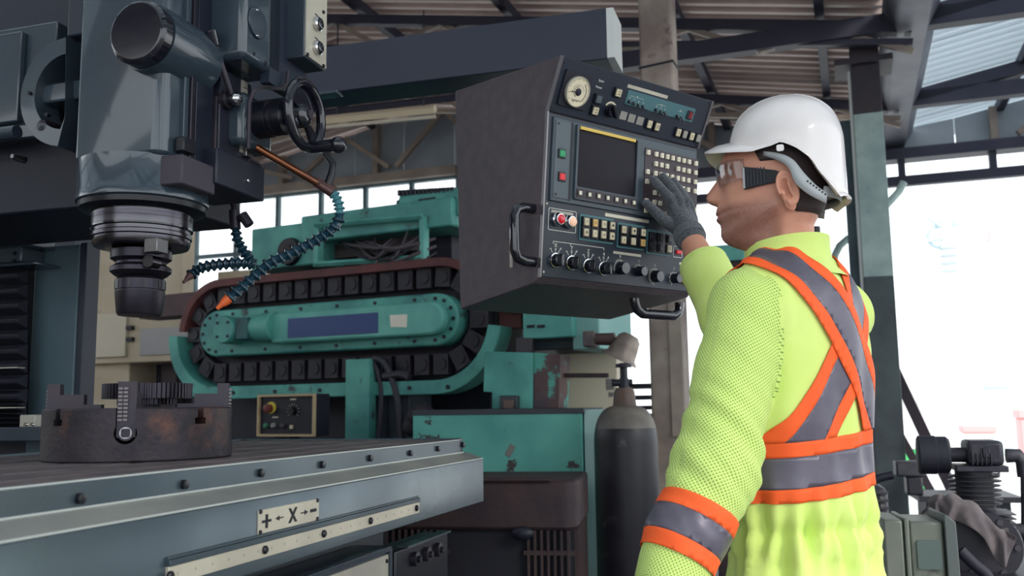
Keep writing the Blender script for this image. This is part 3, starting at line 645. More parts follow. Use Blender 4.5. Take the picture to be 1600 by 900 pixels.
# top with T-slots cut along it: separate ribs between the slots
slots = [XF - 0.62, XF - 0.545, XF - 0.535, XF - 0.435, XF - 0.417, XF - 0.320, XF - 0.302, XF - 0.205, XF - 0.187, XF - 0.095, XF - 0.083, XF - 0.018]
for i in range(0, len(slots), 2):
    b = MB(); b.box(slots[i], slots[i + 1], YS, YE - 0.02, ZT - 0.03, ZT); b.build('table_rib', table_top, tb, bev=0.0012)
b = MB(); b.box(XBK, XF - 0.002, YS, YE - 0.01, ZT - 0.10, ZT - 0.029); b.build('table_core', mat('slot_dark', (40, 38, 48), 0.6), tb)
b = MB(); b.box(XF - 0.019, XF - 0.007, YS, YE - 0.004, ZT - 0.02, ZT + 0.001); b.build('front_rim', mat('rim_steel', (150, 144, 140), 0.4, metal=0.6, col2=(110, 104, 106), scale=16), tb)
b = MB(); b.box(XBK, XF, YE - 0.02, YE, ZT - 0.09, ZT + 0.004); b.build('end_plate', zinc, tb, bev=0.001)
b = MB(); b.box(XBK - 0.02, XBK, YS, YE, ZT - 0.1, ZT + 0.004); b.build('rear_rim', zinc, tb)
fs = MB(); fs.box(XF - 0.007, XF, YS, YE, zs1 - 0.02, ZT - 0.001); strip = fs.build('front_strip', zinc, tb, bev=0.0008)
b = MB(); t_ = 0.006
b.prism([(XF - 0.004, zs1 + 0.001), (xo - 0.003, zo), (xo, zo - 0.004), (xo, zlow), (xo - 0.012, zlow - 0.004), (XF - 0.08, zlow - 0.03), (XF - 0.08, zlow - 0.024), (xo - 0.014, zlow + 0.002), (xo - t_, zlow + 0.006), (xo - t_, zo - 0.008), (XF - 0.004, zs1 - 0.006)], YS, YE + 0.03, 'y')
tray = b.build('coolant_tray', zinc, tb, bev=0.001)
shelf_m = mat('shelf_sheen', (158, 158, 150), 0.42, metal=0.25, col2=(126, 130, 128), scale=5, spots=(96, 92, 88), spot_scale=9, spot_lo=0.66, spot_hi=0.8)  # paler tone stands in for the bright reflection on the shelf
bead_m = mat('edge_glint', (206, 210, 206), 0.3, metal=0.35)  # pale beads added as painted highlights along the bent edges
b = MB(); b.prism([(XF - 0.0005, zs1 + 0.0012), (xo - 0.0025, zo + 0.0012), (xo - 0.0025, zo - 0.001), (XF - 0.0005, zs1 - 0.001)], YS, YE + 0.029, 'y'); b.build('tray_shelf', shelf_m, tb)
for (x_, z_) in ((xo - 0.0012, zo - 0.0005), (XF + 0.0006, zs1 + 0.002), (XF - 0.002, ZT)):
    b = MB(); b.tube([(x_, YS, z_), (x_, YE + (0.03 if x_ > XF + 0.01 else 0.0), z_)], 0.0016, 8); b.build('edge_glint', bead_m, tb)
b = MB(); b.box(XF - 0.08, xo - t_, YE + 0.024, YE + 0.030, zlow, zo - 0.006); b.build('tray_end', zinc, tb)
for px, py in ((123, 779), (286, 757), (406, 739), (502, 726), (577, 716), (640, 708), (683, 701), (722, 695)):
    q = H(px, py, 'x', XF); b = MB(); b.lathe([(0.0065, -0.002), (0.0065, 0.006), (0.0045, 0.0065)], (XF, q[1], q[2]), 'x', 14); b.build('strip_bolt', blk, strip)
# axis plate  + <- X -> -
p0, p1 = H(402, 815, 'x', xo), H(497, 796, 'x', xo); hz = abs(H(402, 797, 'x', xo)[2] - H(402, 834, 'x', xo)[2]) / 2; zm = (H(402, 816, 'x', xo)[2] + H(497, 796, 'x', xo)[2]) / 2
b = MB(); b.box(xo, xo + 0.0015, p0[1], p1[1], zm - hz, zm + hz); ap = b.build('axis_plate', alu, tb)
Lp = p1[1] - p0[1]
def onplate(u, w): return (xo + 0.0016, p0[1] + Lp * u, zm + hz * w)
def pbox(name, u0, u1, w0, w1):
    b = MB(); A_, B2_ = onplate(u0, w0), onplate(u1, w1); b.box(xo + 0.0015, xo + 0.0022, A_[1], B2_[1], A_[2], B2_[2]); return b.build(name, black_ink, ap)
b = MB(); ux = 0.125
for (u0, u1, w0, w1) in ((ux - 0.018, ux + 0.018, -0.62, 0.55), (ux - 0.07, ux + 0.07, -0.14, 0.09)):
    A_, B2_ = onplate(u0, w0), onplate(u1, w1); b.box(xo + 0.0015, xo + 0.0022, A_[1], B2_[1], A_[2], B2_[2])
b.build('plus_mark', black_ink, ap)
pbox('minus_mark', 0.84, 0.95, -0.14, 0.16)
b = MB()
for s_ in (-1, 1):
    A_, B2_ = onplate(0.54 - s_ * 0.055, -0.66), onplate(0.54 + s_ * 0.055, 0.66); d_ = 0.0034
    b.prism([(A_[1] - d_, A_[2]), (A_[1] + d_, A_[2]), (B2_[1] + d_, B2_[2]), (B2_[1] - d_, B2_[2])], xo + 0.0015, xo + 0.0022 + 0.0001 * s_, 'x')
b.build('letter_x', black_ink, ap)
for nm, uc, sg in (('arrow_mark', 0.325, -1), ('arrow_mark', 0.735, 1)):
    b = MB(); A_ = onplate(uc - sg * 0.06, -0.05); B2_ = onplate(uc + sg * 0.01, 0.05); b.box(xo + 0.0015, xo + 0.0022, min(A_[1], B2_[1]), max(A_[1], B2_[1]), A_[2], B2_[2])
    T0, T1, T2 = onplate(uc + sg * 0.065, 0.0), onplate(uc + sg * 0.005, 0.22), onplate(uc + sg * 0.005, -0.22)
    b.prism([(T0[1], T0[2]), (T1[1], T1[2]), (T2[1], T2[2])], xo + 0.0015, xo + 0.0023, 'x'); b.build(nm, black_ink, ap)
for u in (0.03, 0.97):
    for w in (-0.86, 0.86):
        q = onplate(u, w); b = MB(); b.lathe([(0.0036, -0.001), (0.003, 0.002)], (xo + 0.0015, q[1], q[2]), 'x', 10); b.build('plate_rivet', blk, ap)
# scale rail along the tray
q0, q1 = H(258, 894, 'x', xo), H(652, 796, 'x', xo); zc_ = (q0[2] + q1[2]) / 2; hh = 0.011
b = MB(); b.box(xo, xo + 0.007, q0[1], q1[1], zc_ + hh, zc_ + hh + 0.008); b.box(xo, xo + 0.004, q0[1], q1[1], zc_ + hh + 0.008, zc_ + hh + 0.012); b.build('rail_lip', zinc, tb, bev=0.0008)
b = MB(); b.box(xo, xo + 0.005, q0[1], q1[1], zc_ - hh, zc_ + hh); sr = b.build('scale_rail', alu, tb, bev=0.0005)
for px, py in ((265, 891), (413, 861), (505, 835), (578, 814), (650, 794)):
    q = H(px, py, 'x', xo + 0.005); b = MB(); b.lathe([(0.0062, 0), (0.0062, 0.003), (0.004, 0.005)], (xo + 0.005, q[1], zc_), 'x', 14); b.build('rail_bolt', blk, sr)
for k in range(22):
    yy = q0[1] + (q1[1] - q0[1]) * (k + 0.5) / 22; b = MB(); b.box(xo + 0.005, xo + 0.0054, yy - 0.0016, yy + 0.0016, zc_ - 0.0016, zc_ + 0.002); b.build('rail_dot', alu_dull, sr)
# carriage below the table
b = MB(); b.box(XBK + 0.1, XF - 0.10, -0.55, YE - 0.25, 0.70, zlow - 0.025); b.build('carriage', mat('carriage_navy', (40, 48, 58), 0.5), tb, bev=0.006)
b = MB(); b.box(XBK + 0.1, XF - 0.18, -0.5, YE - 0.4, 0.0, 0.70); b.build('knee', mat('knee_navy', (34, 40, 52), 0.5), tb, bev=0.006)
# switch cabinet under the tray
xp = XF - 0.02
cbf = thing('switch_cabinet', 'small grey cabinet with pale lid under the table tray', 'cabinet', MF)
y0_, y1_ = H(330, 900, 'x', xp)[1], H(608, 860, 'x', xp)[1]; zt_ = H(606, 853, 'x', xp)[2]
b = MB(); b.box(XF - 0.098, xp, y0_, y1_, zt_ - 0.22, zt_); b.build('cabinet_body', mill_dk, cbf, bev=0.006)
o_ = rrect(y0_ + 0.001, y1_, zt_ - 0.22, zt_, 0.008); i_ = rrect(y0_ + 0.012, y1_ - 0.010, zt_ - 0.21, zt_ - 0.010, 0.004)
b = MB(); b.ring(o_, i_, xp, xp + 0.008, 'x'); b.build('cabinet_rim', mill, cbf, bev=0.001)
b = MB(); b.box(xp, xp + 0.004, y0_ + 0.014, y1_ - 0.012, zt_ - 0.20, zt_ - 0.016); lid = b.build('cabinet_lid', alu_dull, cbf)
for yy in (y1_ - 0.022, (y0_ + y1_) / 2):
    b = MB(); b.lathe([(0.0045, 0), (0.003, 0.004)], (xp + 0.004, yy, zt_ - 0.028), 'x', 12); b.build('lid_screw', blk, lid)
ls = thing('limit_switch', 'black limit switch block with round rollers under the tray end', 'switch', MF)
ya_, yb_ = H(618, 870, 'x', XF - 0.03)[1], H(700, 850, 'x', XF - 0.03)[1]; zt_ = H(655, 845, 'x', XF - 0.03)[2]
b = MB(); b.box(XF - 0.098, XF - 0.03, ya_, yb_, zt_ - 0.14, zt_ - 0.004); b.build('switch_body', blk, ls, bev=0.004)
b = MB(); b.box(XF - 0.05, XF - 0.022, ya_ + 0.05, yb_, zt_ - 0.004, zt_); b.build('guard_plate', zinc, ls)
for yy in (ya_ + 0.10, ya_ + 0.17, ya_ + 0.24):
    b = MB(); b.lathe([(0.016, 0), (0.016, 0.010), (0.007, 0.011), (0.007, 0.018)], (XF - 0.03, yy, zt_ - 0.035), 'x', 20); b.build('roller', dksteel, ls)

# ------------------------------------------------------------------ four-jaw chuck on the table
cc = atz(217, 716, ZT); CH = Frame(cc[0], cc[1], 0)
vd = math.degrees(math.atan2(-cc[0], -cc[1]))           # direction from chuck to camera
ang0 = math.degrees(math.atan2(-cc[1], -cc[0])) - 8
CH = Frame(cc[0], cc[1], ang0 + 90)                     # local -y points at the camera
ck = thing('lathe_chuck', 'rusty dark four-jaw chuck lying face up on the machine table', 'chuck', CH, z=ZT)
RC = 0.1545; HC = CH.hit(217, 637, 'y', -RC)[2] - ZT
def bool_cut(base, cutters, name, m):
    o = bpy.data.objects.new('tmp_base', base); COL.objects.link(o); tmp = []
    for cme in cutters:
        c_ = bpy.data.objects.new('tmp_cut', cme); COL.objects.link(c_); tmp.append(c_)
        md = o.modifiers.new('cut', 'BOOLEAN'); md.operation = 'DIFFERENCE'; md.object = c_; md.solver = 'EXACT'
    dg = bpy.context.evaluated_depsgraph_get(); me = bpy.data.meshes.new_from_object(o.evaluated_get(dg)); me.name = name
    for c_ in tmp + [o]: bpy.data.objects.remove(c_)
    me.polygons.foreach_set('use_smooth', [True] * len(me.polygons)); me.set_sharp_from_angle(angle=math.radians(30))
    me.materials.clear(); me.materials.append(m); return me
b = MB(); b.lathe([(RC - 0.002, 0), (RC, 0.003), (RC, HC - 0.0025), (RC - 0.002, HC), (0.035, HC), (0.035, 0.01)], seg=96, cap=True); base = b.mesh('chuck_body', castiron)
cuts = []
for k in range(4):
    T = Matrix.Rotation(k * PI / 2, 4, 'Z')
    zz_ = HC * 0.54; q = MB(); pl_ = [(0.015, HC + 0.02), (-0.015, HC + 0.02)] + [(0.0175 * math.cos(a), zz_ + 0.0175 * math.sin(a)) for a in np.linspace(PI - 0.55, 2 * PI + 0.55, 22)]
    q.prism(pl_, -0.2, -0.055, 'y', T=T); cuts.append(q.mesh('cut', castiron, 0))
    T = Matrix.Rotation(k * PI / 2 + PI / 4, 4, 'Z'); q = MB()
    q.prism([(-0.006, HC + 0.02), (-0.006, HC * 0.80), (-0.011, HC * 0.80), (-0.011, HC * 0.68), (0.011, HC * 0.68), (0.011, HC * 0.80), (0.006, HC * 0.80), (0.006, HC + 0.02)], -0.2, -0.07, 'y', T=T); cuts.append(q.mesh('cut', castiron, 0))
link('chuck_body', bool_cut(base, cuts, 'chuck_body', castiron), ck)
jm = MB(); zj = HC * 0.46
jm.prism([(-0.148, zj + 0.02), (-0.148, HC + 0.042), (-0.128, HC + 0.042), (-0.128, HC + 0.024), (-0.090, HC + 0.024), (-0.090, HC + 0.007), (-0.062, HC + 0.007), (-0.062, zj)] + [(-0.148, zj)], -0.0143, 0.0143, 'x')
jme = jm.mesh('jaw', dksteel)
th2 = MB()
for i in range(int((HC + 0.040 - zj - 0.026) / 0.0062)):
    zz = zj + 0.026 + i * 0.0062
    for xx in (-0.0095, -0.0015): th2.box(xx - 0.0033, xx + 0.0033, -0.1520, -0.1475, zz, zz + 0.0034)
tme = th2.mesh('jaw_thread', mat('thread_steel', (112, 106, 108), 0.4, metal=0.6))
sm_ = MB(); sm_.lathe([(0.0125, -0.150), (0.0125, -0.126), (0.0125, -0.125)], (0, 0, HC * 0.54), 'y', 24); sme = sm_.mesh('jaw_screw', oxide)
sq = MB(); sq.ring([(0.0095 * math.cos(a), HC * 0.54 + 0.0095 * math.sin(a)) for a in np.linspace(0, 2 * PI, 24, endpoint=False)],
                   [(0.0068 * max(-1, min(1, 1.25 * math.cos(a))), HC * 0.54 + 0.0068 * max(-1, min(1, 1.25 * math.sin(a)))) for a in np.linspace(0, 2 * PI, 24, endpoint=False)], -0.1515, -0.1500, 'y'); sqe = sq.mesh('screw_socket', steel)
for k in range(4):
    j = link('jaw', jme, ck, (0, 0, 0), (0, 0, k * PI / 2)); link('jaw_thread', tme, j)
    s_ = link('jaw_screw', sme, ck, (0, 0, 0), (0, 0, k * PI / 2)); link('screw_socket', sqe, s_)
# gear left lying on the chuck
gc = CH.at(231, 610, 1.72); zg0 = ZT + HC + 0.0065
GW = CH.w(gc[0], gc[1], 0); GFr = Frame(GW[0], GW[1], 0)
gr = thing('cluster_gear', 'dark toothed cluster gear lying on top of the chuck', 'gear', GFr, z=zg0)
def gear(r, n, z0, z1, name):
    b = MB(); pts = []
    for i in range(n):
        for da, rr in ((-0.30, r - 0.0035), (-0.16, r), (0.16, r), (0.30, r - 0.0035)):
            a = 2 * PI * (i + da) / n; pts.append((rr * math.cos(a), rr * math.sin(a)))
    b.prism(pts, z0, z1); return b.build(name, oxide, gr, smooth=0)
zz0 = GFr.hit(231, 622, 'y', -0.07)[2] - zg0; zz1 = GFr.hit(231, 598, 'y', -0.07)[2] - zg0
gear(0.052, 40, 0.0, zz0, 'small_gear'); gear(0.078, 58, zz0, zz1, 'large_gear')

# ------------------------------------------------------------------ coolant pipe, valves and jointed hoses
def jointed(name, pts, r, m, parent, nseg):
    """ball-and-socket hose: one beaded segment object for each link"""
    P = [np.array(q) for q in spline(pts, 12)]; d = [0.0]
    for i in range(1, len(P)): d.append(d[-1] + np.linalg.norm(P[i] - P[i - 1]))
    L_ = d[-1]; seg = L_ / nseg
    b = MB(); b.lathe([(r * 0.55, -0.55), (r * 0.72, -0.45), (r * 0.70, -0.1), (r * 0.85, 0.0), (r * 1.12, 0.22), (r * 1.15, 0.36), (r * 0.95, 0.48), (r * 0.6, 0.55)], seg=14)
    me = b.mesh('hose_link', m)
    def at_(s): 
        s = max(0, min(L_, s)); i = int(np.searchsorted(d, s)); i = min(max(i, 1), len(d) - 1); t = (s - d[i - 1]) / max(1e-9, d[i] - d[i - 1]); return P[i - 1] * (1 - t) + P[i] * t
    for k in range(nseg):
        A_, B2_ = at_(k * seg), at_((k + 1) * seg); dr = Vector(B2_ - A_).normalized()
        o = link('hose_link', me, parent, (A_ + B2_) / 2); o.rotation_mode = 'QUATERNION'; o.rotation_quaternion = dr.to_track_quat('Z', 'Y'); o.scale = (1, 1, seg * 1.02)
    return at_(L_), Vector(at_(L_) - at_(L_ - 0.01)).normalized()
dY = 1.80
ho = thing('coolant_hose', 'dark blue jointed coolant hose with bright orange nozzle on a copper pipe', 'hose', MF)
b = MB(); b.rod(MF.at(400, 230, 1.74), MF.at(503, 290, dY), 0.0075, 0.0075, 16); b.build('copper_pipe', brass_pipe, ho)
b = MB(); A_, B2_ = MF.at(494, 284, dY), MF.at(522, 301, dY); b.rod(A_, A_ + (B2_ - A_) * 0.25, 0.012, 0.012, 6); b.rod(A_ + (B2_ - A_) * 0.25, B2_, 0.0105, 0.0125, 14); b.build('valve_body', mat('old_brass', (98, 72, 70), 0.4, metal=0.6), ho, bev=0.001)
b = MB(); b.tube([tuple(MF.at(*q)) for q in ((512, 290, dY), (518, 272, dY), (520, 256, dY), (508, 240, dY), (503, 228, dY))], [0.009, 0.0075, 0.007, 0.006, 0.005]); b.build('valve_lever', blk, ho)
e, dr = jointed('a', [MF.at(*q) for q in ((520, 300, dY), (529, 317, dY), (531, 335, dY))], 0.0100, hose_teal, ho, 5)
e, dr = jointed('a', [MF.at(*q) for q in ((531, 335, dY), (527, 349, dY), (515, 362, dY), (490, 378, dY - 0.01), (455, 396, dY - 0.02), (420, 412, dY - 0.03), (392, 437, dY - 0.04), (358, 466, dY - 0.05))], 0.0115, hose_blue, ho, 18)
b = MB(); dv = np.array(dr); b.rod(e - dv * 0.004, e + dv * 0.016, 0.0105, 0.0075, 14); b.rod(e + dv * 0.016, e + dv * 0.030, 0.0060, 0.0035, 14); b.build('nozzle', orange_pl, ho)
ho = thing('coolant_hose', 'dark jointed coolant hose hanging left from a valve behind the spindle', 'hose', MF)
b = MB(); b.rod(MF.at(362, 296, dY), MF.at(367, 332, dY), 0.0065, 0.0065, 14); b.build('feed_pipe', dksteel, ho)
b = MB(); b.rod(MF.at(366, 328, dY), MF.at(368, 358, dY), 0.0105, 0.0105, 14); b.rod(MF.at(368, 342, dY), MF.at(388, 342, dY), 0.0065, 0.0065, 12); b.rod(MF.at(378, 335, dY - 0.01), MF.at(390, 352, dY - 0.01), 0.0105, 0.010, 12); b.build('valve_body', mat('valve_dark', (48, 46, 56), 0.4, metal=0.4), ho, bev=0.001)
e, dr = jointed('b', [MF.at(*q) for q in ((368, 358, dY), (372, 378, dY), (384, 397, dY), (396, 412, dY))], 0.0098, hose_blue, ho, 7)
e, dr = jointed('b', [MF.at(*q) for q in ((399, 414, dY), (380, 411, dY), (345, 413, dY), (312, 419, dY), (298, 430, dY - 0.01))], 0.0105, hose_blue, ho, 11)
b = MB(); dv = np.array(dr); b.rod(e - dv * 0.004, e + dv * 0.012, 0.0095, 0.005, 12); b.rod(e + dv * 0.012, e + dv * 0.022, 0.004, 0.0028, 12); b.build('nozzle', mat('nozzle_brown', (96, 66, 66), 0.5), ho)
# ================================================================== support arm and control console
# the arm runs along the mill's local x
AF = MF
ar = thing('support_arm', 'long dark blue grey box beam carrying the control console', 'beam', MF)
pl0 = MF.at(515, 100, 2.72); yA = pl0[1]
zt_, z0_ = MF.hit(515, 72, 'y', yA)[2], MF.hit(528, 143, 'y', yA)[2]
xe0 = -1.25; xe1 = MF.hit(948, 60, 'y', yA)[0]
z0b = z0_
bz = MF.hit(620, 125, 'z', z0_)                 # underside: its far edge
b = MB(); b.box(xe0, xe1, yA, yA + 0.13, z0_, zt_); b.build('beam', beam_paint, ar, bev=0.003)
b = MB(); b.box(xe1, xe1 + 0.02, yA + 0.001, yA + 0.129, z0_ + 0.002, zt_ - 0.001); b.build('end_plate', mat('pale_end_plate', (196, 198, 194), 0.5), ar)
b = MB(); b.box(xe0 + 0.02, xe0 + 0.12, yA + 0.015, yA + 0.115, 0.0, z0_); b.build('arm_post', beam_paint, ar, bev=0.003)
b = MB(); b.box(MF.hit(480, 140, 'y', yA)[0], MF.hit(527, 140, 'y', yA - 0.02)[0], yA - 0.02, yA + 0.02, MF.hit(515, 151, 'y', yA)[2], z0_); b.build('arm_foot', mill, ar, bev=0.003)

_c = atY(850, 300, 2.0)
KF = Frame(_c[0], _c[1], 39)
K = KF.hit
cs = thing('control_console', 'dark machine control console with screen, keypad and dials on the arm', 'control console', KF)
# side profile measured on the near side plane
pT, pB, pL, pR, pK = K(877, 86, 'x', 0), K(853, 173, 'x', 0), K(841, 433, 'x', 0), K(719, 447, 'x', 0), K(711, 142, 'x', 0)
WC = 0.5 * (K(1123, 166, 'y', pT[1])[0] + K(1069, 463, 'y', pL[1])[0])
prof = [(pT[1], pT[2]), (pB[1], pB[2]), (pL[1], pL[2]), (pL[1] + 0.012, pL[2] - 0.012), (pR[1], pL[2] - 0.045), (pK[1], pK[2])]
b = MB(); b.prism([(q[0], q[1]) for q in prof], 0, WC, 'x'); body = b.build('console_body', con_side, cs, bev=0.003)

def plane_T(p_low, p_high):
    """matrix from panel coords (x right, y inward, z up the panel from p_low) to console coords"""
    d = Vector((0, p_high[1] - p_low[1], p_high[2] - p_low[2])); L_ = d.length; up = d.normalized(); inn = up.cross(Vector((-1, 0, 0))).normalized()
    if inn.y < 0: inn = -inn
    T = Matrix.Identity(4)
    for i in range(3): T[i][0] = (1, 0, 0)[i]; T[i][1] = inn[i]; T[i][2] = up[i]; T[i][3] = (0, p_low[1], p_low[2])[i]
    return T, L_
TU, LU = plane_T(pB, pT); TL, LL = plane_T(pL, pB)
def onp(T, px, py):
    """pixel -> (x, z) on the panel"""
    o = KF.l(CAM); d = np.array([ray(px, py) @ KF.X, ray(px, py) @ KF.Y, ray(px, py)[2]])
    n = np.array([T[0][1], T[1][1], T[2][1]]); p0 = np.array([T[0][3], T[1][3], T[2][3]])
    q = o + d * (((p0 - o) @ n) / (d @ n)); r_ = q - p0
    return r_[0], r_ @ np.array([T[0][2], T[1][2], T[2][2]])
def slab(name, T, x0, x1, z0, z1, out, m, par, inn=0.0, bev=0.0, r=0.0):
    b = MB()
    if r: b.prism(rrect(x0, x1, z0, z1, r), -out, inn, 'y', T=T)
    else: b.box(x0, x1, -out, inn, z0, z1, T=T)
    return b.build(name, m, par, bev=bev)
def pslab(name, T, pa, pb, out, m, par, inn=0.0, bev=0.0, r=0.0):
    (x0, z0), (x1, z1) = onp(T, *pa), onp(T, *pb)
    return slab(name, T, min(x0, x1), max(x0, x1), min(z0, z1), max(z0, z1), out, m, par, inn, bev, r)
def disc(name, T, x, z, prof, m, par, seg=28):
    b = MB(); b.lathe([(r_, -h) for r_, h in prof], (x, 0, z), 'y', seg, T=T); return b.build(name, m, par)
def ptext(name, T, body, x, z, size, m, par, out=0.001, sx=1.0, tilt=0.0):
    R_ = Matrix(((1, 0, 0, x), (0, 0, -1, -out), (0, 1, 0, z), (0, 0, 0, 1)))
    return text(name, body, size, m, par, T @ R_, 0.0002, sx=sx)

def plabel(T, pa, pb, out, h, par):
    (x0, z0), (x1, z1) = onp(T, *pa), onp(T, *pb); zc = (z0 + z1) / 2
    return slab('paper_label', T, x0, x1, zc - h, zc + h, out, alu, par)
# ---- panels
up = slab('upper_panel', TU, 0.002, WC + 0.002, 0.001, LU - 0.001, 0.004, con_face, cs, bev=0.0015, r=0.008)
lp = slab('lower_panel', TL, 0.002, WC - 0.001, 0.001, LL - 0.002, 0.003, con_face, cs, bev=0.0015)
b = MB(); b.box(0.0, 0.004, -0.006, 0.002, 0.0, LL, T=TL); b.box(0.0, 0.004, -0.006, 0.002, 0, LU, T=TU); b.build('edge_trim', mat('edge_steel', (120, 116, 118), 0.3, metal=0.8), cs)
b = MB(); b.box(WC - 0.004, WC + 0.003, -0.006, 0.012, 0, LU, T=TU); b.build('edge_trim', mat('edge_steel', (120, 116, 118), 0.3, metal=0.8), cs)
for px, py in ((880, 96), (857, 165), (1112, 163), (1096, 232)):
    x, z = onp(TU, px, py); disc('panel_screw', TU, min(max(x, 0.012), WC - 0.01), min(max(z, 0.008), LU - 0.008), [(0.003, 0.004), (0.0022, 0.0055)], dksteel, up, 10)
for px, py in ((852, 318), (849, 425)):
    x, z = onp(TL, px, py); disc('panel_screw', TL, 0.012, z, [(0.003, 0.003), (0.0022, 0.0045)], alu, lp, 10)
# ---- upper panel: gauge
x, z = onp(TU, 897, 142); o4 = 0.004
gs = slab('gauge_plate', TU, x - 0.043, x + 0.040, z - 0.038, z + 0.042, 0.009, navy, up, r=0.006, bev=0.001)
rim = disc('gauge_rim', TU, x, z, [(0.0345, 0.009), (0.0345, 0.0155), (0.0330, 0.0165), (0.0320, 0.014)], alu_dull, gs, 40)
disc('gauge_dial', TU, x, z, [(0.0320, 0.0095), (0.0320, 0.0146)], dial_m, gs, 40)
b = MB()
for k in range(37):
    a = math.radians(220 - k * 260 / 36); r0 = 0.0285 if k % 4 else 0.0262; p = [(math.cos(a), math.sin(a))]
    T2 = TU @ Matrix.Translation((x, 0, z)) @ Matrix.Rotation(-a, 4, 'Y'); b.box(r0, 0.0305, -0.0150, -0.0145, -0.0004, 0.0004, T=T2)
b.build('dial_marks', black_ink, rim)
def arc_band(T, x, z, r0, r1, a0, a1, y0, y1, n=24):
    b = MB(); o_ = [(x + r1 * math.cos(math.radians(a)), z + r1 * math.sin(math.radians(a))) for a in np.linspace(a0, a1, n)]
    i_ = [(x + r0 * math.cos(math.radians(a)), z + r0 * math.sin(math.radians(a))) for a in np.linspace(a1, a0, n)]
    b.prism(o_ + i_, y0, y1, 'y', T=T); return b
arc_band(TU, x, z, 0.0225, 0.0240, -60, 55, -0.0150, -0.0145).build('dial_band', black_ink, rim)
arc_band(TU, x, z, 0.0160, 0.0165, 10, 200, -0.0150, -0.0145).build('dial_band', black_ink, rim)
arc_band(TU, x, z, 0.0112, 0.0124, 80, 250, -0.0150, -0.0145).build('dial_band', black_ink, rim)
disc('dial_boss', TU, x, z, [(0.0085, 0.0145), (0.0085, 0.0160), (0.003, 0.017)], dksteel, rim, 24)
b = MB(); T2 = TU @ Matrix.Translation((x, 0, z)) @ Matrix.Rotation(math.radians(-186), 4, 'Y'); b.box(0, 0.024, -0.0165, -0.0158, -0.0006, 0.0006, T=T2); b.build('needle', black_ink, rim)
ptext('dial_text', TU, 'kg/cm\u00b2', x - 0.001, z - 0.019, 0.0085, black_ink, rim, 0.0148)
# indicator marks, square lamps
for px, py in ((938, 126), (934, 136)):
    x, z = onp(TU, px, py); ptext('lamp_caption', TU, 'Spare' if py == 126 else 'Power', x, z, 0.0075, white_ink, up, 0.0042)
for nm, px, py, m in (('square_lamp', 931, 154, con_grey), ('square_button', 926, 172, key_cream), ('square_button', 962, 144, key_cream)):
    x, z = onp(TU, px, py); f_ = slab('button_frame', TU, x - 0.0105, x + 0.0105, z - 0.0115, z + 0.0115, 0.010, blk, up, bev=0.001)
    k_ = slab(nm, TU, x - 0.0078, x + 0.0078, z - 0.0085, z + 0.0085, 0.013, m, f_, bev=0.001)
    if m is key_cream:
        ptext('button_text', TU, 'CR' if px == 962 else 'UP', x, z + 0.003, 0.0055, key_print, k_, 0.0131); ptext('button_text', TU, 'ONT' if px == 962 else 'OK', x, z - 0.0035, 0.005, key_print, k_, 0.0131)
x, z = onp(TU, 951, 172)
kb = disc('selector_knob', TU, x, z, [(0.0155, 0.004), (0.0150, 0.016), (0.0135, 0.020), (0.0, 0.0202)], blk_gloss, up, 32)
b = MB(); T2 = TU @ Matrix.Translation((x, 0, z)) @ Matrix.Rotation(math.radians(52), 4, 'Y'); b.box(-0.016, 0.016, -0.028, -0.018, -0.004, 0.004, T=T2); b.build('knob_grip', blk_gloss, kb, bev=0.001)
arc_band(TU, x, z, 0.0165, 0.0205, 25, 150, -0.0046, -0.004).build('knob_scale', mat('scale_cream', (226, 214, 188), 0.5), up)
plabel(TU, (979, 133), (1041, 152), 0.0046, 0.004, up)
# long teal plate with toggle switches and a red display
(x0, z1), (x1, z0) = onp(TU, 981, 143), onp(TU, 1083, 188)
x0, zt0 = onp(TU, 979, 151); x1, zt1 = onp(TU, 1081, 180)
zc_ = (zt0 + zt1) / 2; tp = slab('toggle_plate', TU, x0 - 0.004, x1 + 0.002, zc_ - 0.017, zc_ + 0.017, 0.0052, teal_label, up, r=0.003)
for grp, cap in ((((980, 158), (987, 161), (994, 164), (1001, 166)), 'XYZ4'), (((1022, 171), (1029, 174), (1035, 176)), 'XYZ'), (((1055, 181), (1061, 184)), '')):
    for i, (px, py) in enumerate(grp):
        x, z = onp(TU, px, py); z -= 0.000
        tg = disc('toggle_switch', TU, x, z, [(0.0042, 0.005), (0.0042, 0.009), (0.0025, 0.010)], blk, tp, 12)
        b = MB(); A_ = TU @ Vector((x, -0.009, z)); B2_ = TU @ Vector((x + 0.001, -0.020, z - 0.005)); b.rod(A_, B2_, 0.0012, 0.0022, 8); b.build('toggle_lever', chrome, tg)
        if cap: ptext('toggle_caption', TU, cap[i], x, z + 0.0085, 0.0055, white_ink, tp, 0.0053)
    xs2 = [onp(TU, *q)[0] for q in grp]; zz = onp(TU, *grp[0])[1] + 0.0135
    slab('bracket_line', TU, xs2[0], xs2[-1], zz, zz + 0.0005, 0.0056, white_ink, tp); slab('bracket_line', TU, (xs2[0] + xs2[-1]) / 2 - 0.001, (xs2[0] + xs2[-1]) / 2 + 0.001, zz, zz + 0.0035, 0.0056, white_ink, tp)
x, z = onp(TU, 1075, 180); dsp = slab('display_window', TU, x - 0.011, x + 0.009, z - 0.010, z + 0.012, 0.008, navy, tp, bev=0.001); slab('red_display', TU, x - 0.004, x + 0.0075, z - 0.007, z + 0.009, 0.0086, red_dk, dsp)
